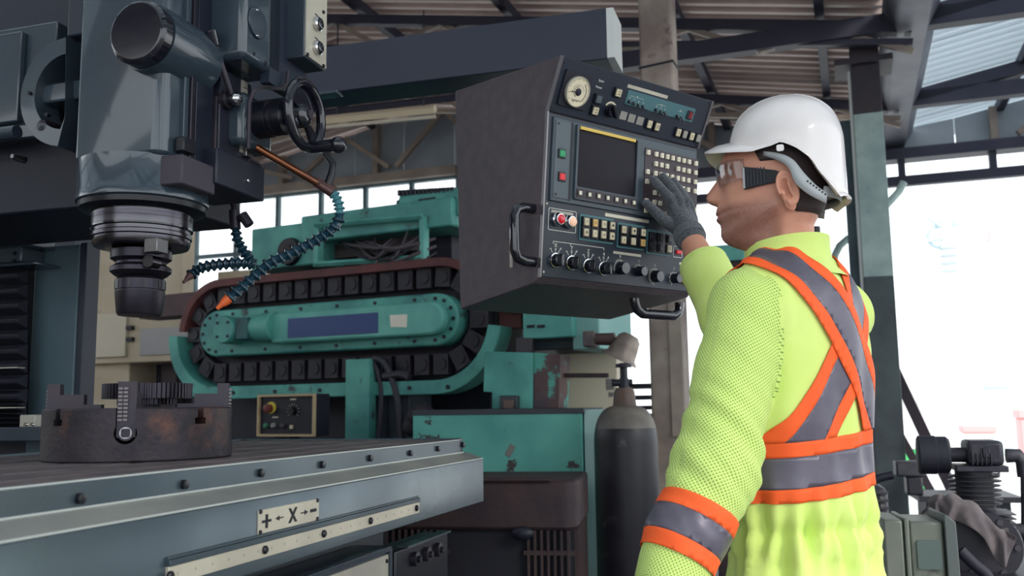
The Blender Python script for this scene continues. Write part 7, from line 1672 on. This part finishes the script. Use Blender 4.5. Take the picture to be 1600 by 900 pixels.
# left hand hangs by the thigh
lwax = (Lw - Le) / np.linalg.norm(Lw - Le); side = np.cross(lwax, np.array([1.0, 0, 0])); side /= np.linalg.norm(side); nrm_ = np.cross(side, lwax)
def lh(t, s, n): return Lw + lwax * t + side * s + nrm_ * n
lch = [[lh(.03, -.02 + i * .014, 0), lh(.085, -.03 + i * .021, 0), lh(.125, -.031 + i * .021, .008), lh(.150 - .012 * abs(i - 1.3), -.031 + i * .02, .022)] for i in range(4)] + [[lh(.02, .02, 0), lh(.05, .045, .012), lh(.08, .055, .022), lh(.098, .055, .03)]]
def lglove_sdf(P):
    d = cap_sdf(P, Lw - lwax * 0.02, lh(.03, 0, 0), 0.032, 0.03)
    for c in lch:
        d = smin(d, cap_sdf(P, c[0], c[1], .017, .0125), 0.012)
        d = smin(d, np.minimum(cap_sdf(P, c[1], c[2], .0122, .0112), cap_sdf(P, c[2], c[3], .0112, .0095)), 0.004)
    return d
allp = np.array([q for c in lch for q in c] + [Lw]); gv, gf_ = surface_nets(lglove_sdf, allp.min(0) - 0.05, allp.max(0) + 0.05, 0.004); link('glove', np_mesh('glove', gv, gf_, glove_m), person)
# ================================================================== compressor, junction box and rag at the right
xf = Frame(*atY(1520, 780, 2.75)[:2], -18); X = xf.hit
iron = mat('compressor_iron', (72, 71, 78), 0.55, metal=0.25, col2=(46, 46, 56), scale=8, bump=0.15, bump_scale=60)
iron_dk = mat('compressor_dark', (32, 32, 42), 0.5, col2=(40, 38, 48), scale=6)
cp = thing('air_compressor', 'dark grey finned piston air compressor at the right edge', 'compressor', xf)
def xb_(name, p0, p1, y0, dep, m, bev=0.006, par=None):
    A, B = X(p0[0], p0[1], 'y', y0), X(p1[0], p1[1], 'y', y0); b = MB(); b.box(min(A[0], B[0]), max(A[0], B[0]), y0, y0 + dep, min(A[2], B[2]), max(A[2], B[2])); return b.build(name, m, par or cp, bev=bev)
q = X(1528, 760, 'y', 0); cx, cy = q[0], 0.06
hd = xb_('cylinder_head', (1511, 689), (1571, 728), -0.01, 0.15, iron, 0.012)
for px in (1520, 1527, 1534, 1541, 1549): xb_('head_rib', (px - 1.6, 708), (px + 1.6, 727), -0.018, 0.01, iron, 0.001, hd)
xb_('head_port', (1535, 700), (1548, 715), -0.016, 0.01, iron_dk, 0.002, hd)
xb_('head_gasket', (1494, 728), (1577, 738), -0.012, 0.15, iron, 0.003)
for k in range(7):
    z = X(1528, 746 + k * 7.2, 'y', 0)[2]; b = MB(); rx = 0.073 if k % 2 else 0.070
    b.lathe([(rx * 0.97, -0.002), (rx, 0.0), (rx * 0.97, 0.002)], (cx, cy, z), 'z', 32); b.build('cooling_fin', iron, cp)
b = MB(); b.lathe([(0.052, X(1528, 800, 'y', 0)[2]), (0.052, X(1528, 738, 'y', 0)[2])], (cx, cy, 0), 'z', 28); b.build('cylinder_barrel', iron_dk, cp)
b = MB(); zc0_ = X(1528, 850, 'y', 0)[2]; b.lathe([(0.095, -0.06), (0.10, -0.04), (0.10, 0.18), (0.09, 0.20)], (cx + 0.0, 0.0, zc0_), 'y', 32); cr_ = b.build('crankcase', iron_dk, cp)
for k in range(6):
    a = k * PI / 3; b = MB(); b.lathe([(0.009, -0.068), (0.009, -0.058)], (cx + 0.08 * math.cos(a), 0, zc0_ + 0.08 * math.sin(a)), 'y', 10); b.build('crankcase_bolt', iron, cr_)
for k in range(8):
    z = X(1560, 800 + k * 7, 'y', 0)[2]; b = MB(); b.box(cx + 0.0, cx + 0.085, -0.055, 0.10, z - 0.003, z); b.build('cooling_fin', iron, cp)
q = X(1463, 712, 'y', 0.0); b = MB(); xa_, xb2 = X(1436, 712, 'y', 0)[0], X(1487, 712, 'y', 0)[0]
b.lathe([(0.050, xa_), (0.057, xa_ + 0.004), (0.057, xa_ + 0.05), (0.0545, xa_ + 0.052), (0.0545, xb2 - 0.008), (0.047, xb2)], (0, 0.05, q[2]), 'x', 32); b.build('air_filter', rubber, cp)
b = MB(); b.rod((xb2 - 0.005, 0.05, q[2]), (X(1512, 708, 'y', 0)[0], 0.05, q[2]), 0.022, seg=16); b.build('intake_neck', iron, cp)
b = MB(); b.tube([tuple(X(*p, 'y', 0.06)) for p in ((1572, 712), (1590, 712), (1599, 722), (1602, 745))], 0.021, 14); b.build('outlet_elbow', iron, cp)
b = MB(); b.tube([tuple(X(*p, 'y', 0.06)) for p in ((1602, 745), (1603, 800), (1603, 860))], 0.013, 12); b.build('outlet_pipe', iron, cp)
b = MB(); b.rod(X(1570, 830, 'y', 0.06), X(1602, 828, 'y', 0.06), 0.02, seg=14); b.build('cross_pipe', iron, cp)
q = X(1478, 850, 'y', 0.04); b = MB(); b.lathe([(0.095, -0.05), (0.105, -0.03), (0.105, 0.02)], (q[0], 0, q[2]), 'y', 36); b.build('belt_wheel', iron_dk, cp)
b = MB(); b.ring([(q[0] + 0.062 * math.cos(a), q[2] + 0.062 * math.sin(a)) for a in np.linspace(0, 2 * PI, 32, endpoint=False)], [(q[0] + 0.045 * math.cos(a), q[2] + 0.045 * math.sin(a)) for a in np.linspace(0, 2 * PI, 32, endpoint=False)], -0.058, -0.048, 'y'); b.build('wheel_ring', iron, cp)
b = MB(); A = X(1440, 890, 'y', -0.05); b.box(A[0] - 0.25, cx + 0.35, -0.15, 0.35, A[2] - 0.10, A[2]); b.build('base_plate', iron_dk, cp, bev=0.005)
b = MB(); b.lathe([(0.10, A[0] - 0.35), (0.19, A[0] - 0.28), (0.19, cx + 0.45), (0.10, cx + 0.52)], (0, 0.10, A[2] - 0.29), 'x', 36); b.build('air_tank', mat('tank_navy', (40, 44, 54), 0.5), cp)
for x_ in (A[0] - 0.15, cx + 0.3):
    for y_ in (0.0, 0.2): b = MB(); b.box(x_ - 0.02, x_ + 0.02, y_ - 0.02, y_ + 0.02, 0.0, A[2] - 0.40); b.build('tank_leg', iron_dk, cp)
b = MB(); b.tube(spline([X(*p, 'y', -0.22) for p in ((1500, 860), (1520, 880), (1545, 905), (1560, 960))], 6), 0.016, 10); b.build('rubber_hose', rubber, cp)

# green grey electrical box in front
ef = Frame(*atY(1430, 860, 2.25)[:2], -12); E_ = ef.hit
eb = thing('motor_box', 'scuffed grey green electrical box in front of the compressor', 'electrical box', ef)
grn = mat('box_green_grey', (120, 124, 112), 0.4, metal=0.2, col2=(96, 102, 98), scale=5, spots=(62, 62, 64), spot_scale=10, spot_lo=0.6, spot_hi=0.7)
A, B, C_ = E_(1379, 812, 'y', 0), E_(1411, 812, 'y', 0), E_(1474, 820, 'y', 0)
zt = A[2]
b = MB(); b.box(A[0], B[0], 0.0, 0.16, 0.42, zt); b.build('box_body', grn, eb, bev=0.006)
b = MB(); b.box(B[0] + 0.001, B[0] + 0.012, -0.004, 0.165, 0.42, zt + 0.003); b.build('box_strap', grn, eb, bev=0.003)
b = MB(); b.box(B[0] + 0.013, C_[0], 0.004, 0.16, 0.42, zt - 0.004); fr_ = b.build('box_door', grn, eb, bev=0.006)
A2, B2 = E_(1432, 844, 'y', 0), E_(1473, 890, 'y', 0); b = MB(); b.prism(rrect(A2[0], B2[0], B2[2], A2[2], 0.006), -0.002, 0.004, 'y'); b.build('door_window', mat('window_green', (84, 98, 96), 0.3), fr_)
b = MB(); p = [(C_[0] + 0.001, zt + 0.012), (C_[0] + 0.006, zt + 0.014), (C_[0] + 0.026, zt - 0.004), (C_[0] + 0.034, 0.42), (C_[0] + 0.001, 0.42)]; b.prism(p, -0.008, 0.16, 'y'); b.build('box_flange', mat('flange_green', (84, 92, 92), 0.45), eb, bev=0.002)
b = MB(); b.box(A[0] + 0.02, C_[0], 0.02, 0.14, 0.0, 0.419); b.build('box_stand', navy, eb)
# rag thrown over the compressor: a draped sheet with folds
rg_pts = [((1396, 822), -0.02), ((1448, 806), -0.02), ((1455, 786), -0.03), ((1475, 778), -0.04), ((1500, 782), -0.05), ((1530, 800), -0.06), ((1556, 826), -0.06), ((1572, 834), -0.05)]
sp_ = spline([np.append(X(p[0], p[1], 'y', y), 0)[:3] for p, y in rg_pts], 6)
n = len(sp_); rows = 17; vs = []; fs = []
for i, P in enumerate(sp_):
    u = i / (n - 1); drop = 0.012 + 0.055 * math.sin(PI * u) ** 0.7 + 0.075 * math.exp(-((u - 0.80) / 0.10) ** 2)
    for j in range(rows):
        v = -1 + 2 * j / (rows - 1); a = abs(v)      # v < 0 hangs behind, v > 0 in front
        fold = 0.010 * math.sin(u * 34 + 1.5 * v) * (0.35 + 0.65 * a) + 0.006 * math.sin(u * 61 - 2 * v) * a
        wide = 0.050 if v < 0 else 0.060
        vs.append((P[0] + 0.018 * v * math.sin(u * 9) + 0.006 * math.sin(v * 7 + u * 20), P[1] - wide * math.sin(v * PI / 2) + fold * (1 if v > 0 else -0.3), P[2] + 0.006 * math.sin(u * 40) * (1 - a) + 0.012 - (drop if v > 0 else 0.04) * a ** 1.7))
for i in range(n - 1):
    for j in range(rows - 1): fs.append((i * rows + j, (i + 1) * rows + j, (i + 1) * rows + j + 1, i * rows + j + 1))
b = MB(); b.add(vs, fs); cloth = b.build('cloth_rag', mat('rag_brown', (104, 95, 96), 0.85, col2=(74, 67, 72), scale=14, sheen=0.2), None, smooth=80)
cloth.location = (xf.o[0], xf.o[1], 0); cloth.rotation_euler = (0, 0, xf.th)
so = cloth.modifiers.new('cloth', 'SOLIDIFY'); so.thickness = 0.004; sd = cloth.modifiers.new('smooth', 'SUBSURF'); sd.levels = sd.render_levels = 1
tag(cloth, 'crumpled dark brown rag thrown over the compressor', 'rag')

# dark clutter between the man and the compressor
df = Frame(*atY(1368, 780, 3.6)[:2], -15); D = df.hit
dk = thing('machine_motor', 'dark electric motor block low behind the green steel column', 'motor', df)
A, B = D(1335, 760, 'y', 0), D(1392, 830, 'y', 0); b = MB(); b.box(A[0], B[0], 0, 0.3, 0, A[2]); b.build('motor_block', iron_dk, dk, bev=0.03)
for k in range(6):
    z = D(1360, 770 + k * 12, 'y', 0)[2]; b = MB(); b.box(A[0], B[0], -0.008, 0.02, z - 0.004, z + 0.004); b.build('cooling_rib', iron, dk)
A, B = D(1336, 850, 'y', -0.3), D(1385, 900, 'y', -0.3); b = MB(); b.box(A[0], B[0], -0.3, -0.05, 0, A[2]); b.build('brown_base', mat('base_brown', (110, 76, 58), 0.6, col2=(64, 48, 46), scale=10), dk, bev=0.01)
b = MB(); b.tube(spline([D(*p, 'y', -0.08) for p in ((1335, 780), (1352, 760), (1372, 748), (1395, 742))], 5), 0.016, 10); b.build('conduit', navy, dk)
b = MB(); b.tube(spline([D(*p, 'y', -0.25) for p in ((1340, 858), (1355, 842), (1375, 850), (1390, 868))], 5), 0.008, 8); b.build('cable', rubber, dk)
wf2 = Frame(*atY(1410, 740, 5.0)[:2], -15); W2 = wf2.hit
bnc = thing('yard_bench', 'dark steel work bench beyond the green column, half hidden by the compressor', 'bench', wf2)
A, B = W2(1385, 775, 'y', 0), W2(1500, 785, 'y', 0); b = MB(); b.box(A[0] + 0.16, B[0] + 0.3, 0, 0.4, B[2], A[2]); b.build('bench_top', iron_dk, bnc)
for x_ in (A[0] + 0.2, B[0] + 0.2): b = MB(); b.box(x_, x_ + 0.05, 0.05, 0.35, 0, B[2]); b.build('bench_leg', iron_dk, bnc)
q = W2(1426, 732, 'y', 0.1); vs_ = thing('bench_vice', 'small dark vice standing on the bench in front of the bright yard', 'vice', wf2)
b = MB(); b.box(q[0] - 0.04, q[0] + 0.04, 0.05, 0.17, A[2], q[2] - 0.04); b.build('vice_base', iron_dk, vs_, bev=0.01); b = MB(); b.box(q[0] - 0.09, q[0] + 0.05, 0.04, 0.18, q[2] - 0.04, q[2] + 0.04); b.build('vice_jaw', iron, vs_, bev=0.01)
b = MB(); b.rod((q[0] + 0.05, 0.11, q[2]), (q[0] + 0.16, 0.11, q[2]), 0.012); b.build('vice_screw', steel, vs_)

# ================================================================== the sunlit yard
def yf(px, Y): P = atY(px, 640, Y); return Frame(P[0], P[1], -20)
u_ = yf(1500, 26.0); U_ = u_.hit
pole_m = mat('pole_concrete', (226, 224, 222), 0.8, col2=(214, 212, 212), scale=1.0); pale_blue = mat('pale_transformer', (176, 192, 200), 0.7, col2=(150, 168, 178), scale=2); pale_pink = mat('pale_pink', (214, 190, 196), 0.7)  # pale colours stand in for the glare that washes out the pole
po = thing('utility_pole', 'glare-pale concrete utility pole with round coils out in the yard', 'utility pole', u_)
zt = U_(1500, 340, 'y', 0)[2]; b = MB(); b.lathe([(0.22, -0.13), (0.16, zt)], (0, 0, 0), 'z', 16); b.build('pole_shaft', pole_m, po)
z = U_(1500, 372, 'y', 0)[2]
for px, m in ((1468, pale_blue), (1530, pale_pink)):
    q = U_(px, 370, 'y', 0); b = MB(); b.tube([(q[0] + 0.30 * math.cos(a), 0, q[2] + 0.30 * math.sin(a)) for a in np.linspace(0, 2 * PI, 25)], 0.06, 8, cap=False); b.build('cable_coil', m, po); b = MB(); b.box(q[0] - 0.16, q[0] + 0.22, -0.12, 0.12, q[2] - 0.12, q[2] + 0.10); b.build('coil_core', m, po)
b = MB(); b.box(U_(1410, 375, 'y', 0)[0], U_(1545, 375, 'y', 0)[0], -0.05, 0.05, z - 0.05, z + 0.03); b.build('cross_arm', pole_m, po)
for k in range(4): q = U_(1500, 385 + k * 12, 'y', -0.15); b = MB(); b.box(-0.2, 0.2, -0.24, 0.22, q[2] - 0.03, q[2] + 0.03); b.build('pole_band', pale_blue, po)
q = U_(1475, 335, 'y', 0); b = MB(); b.prism([(q[0] - 0.5, q[2] - 0.05), (q[0] + 0.1, q[2] - 0.25), (q[0] + 0.45, q[2] + 0.35), (q[0] + 0.35, q[2] - 0.35), (q[0] + 0.0, q[2] - 0.5)], -0.1, 0.1, 'y'); b.build('street_lamp_arm', pale_blue, po)
h_ = yf(1480, 34); h_.th = 0
bd = thing('yard_building', 'glare-whitened factory building across the yard', 'building', yf(1500, 36)); B8 = yf(1500, 36).hit
A, B = B8(1330, 470, 'y', 0), B8(1900, 640, 'y', 0); b = MB(); b.box(A[0], B[0] + 10, 0, 8, -0.13, A[2]); b.build('facade', mat('facade_white', (236, 236, 234), 0.8), bd)  # near-white colour stands in for yard glare on the building
for k in range(7):
    A, B = B8(1420 + k * 60, 520, 'y', -0.05), B8(1455 + k * 60, 560, 'y', -0.05); b = MB(); b.box(A[0], B[0], -0.06, 0, B[2], A[2]); b.build('window', mat('facade_window', (190, 206, 214), 0.4), bd)
A, B = B8(1330, 612, 'y', -0.1), B8(1700, 622, 'y', -0.1); b = MB(); b.box(A[0], B[0] + 8, -0.5, 0, B[2], A[2]); b.build('canopy', mat('canopy_pale', (214, 216, 216), 0.7), bd)
def yard_thing(name, label, cat, px0, px1, py0, py1, Y, m, lid):
    f_ = yf((px0 + px1) / 2, Y); t_ = thing(name, label, cat, f_, z=-0.13); A, B = f_.hit(px0, py0, 'y', 0), f_.hit(px1, py1, 'y', 0); zz = A[2] + 0.13
    b = MB(); b.box(A[0], B[0], 0, 0.6, 0.10, zz * 0.86); b.build('body', m, t_, bev=0.03); b = MB(); b.box(A[0] - 0.03, B[0] + 0.03, -0.03, 0.63, zz * 0.86, zz); b.build('top', lid, t_, bev=0.02)
    for x_ in (A[0] + 0.08, B[0] - 0.08): b = MB(); b.lathe([(0.10, -0.04), (0.10, 0.04)], (x_, 0.05, 0.10), 'y', 16); b.build('wheel', navy, t_)
g1 = mat('yard_green', (70, 190, 110), 0.6); g2 = mat('yard_mint', (196, 222, 214), 0.6); w1 = mat('yard_white', (230, 230, 228), 0.6); r1 = mat('yard_red', (214, 160, 160), 0.6)
yard_thing('waste_bin', 'bright green bin standing in the yard behind the green column', 'bin', 1398, 1452, 690, 800, 14, g1, w1)
yard_thing('storage_container', 'pale mint container far off beside the utility pole', 'container', 1538, 1580, 588, 660, 22, g2, g2)
yard_thing('parked_van', 'pale van with red stripe parked far off above the compressor', 'van', 1505, 1560, 665, 720, 17, w1, r1)
yard_thing('fuel_tank', 'small red tank at the right edge of the yard', 'tank', 1592, 1625, 640, 700, 18, r1, r1)
# ================================================================== keep the tree at thing > part > sub-part
def _depth(o):
    d = 0
    while o.parent is not None: o = o.parent; d += 1
    return d
for o in sorted(list(bpy.data.objects), key=_depth):
    while _depth(o) > 2:
        p = o.parent; M_ = p.matrix_basis @ o.matrix_basis; o.parent = p.parent; o.matrix_basis = M_
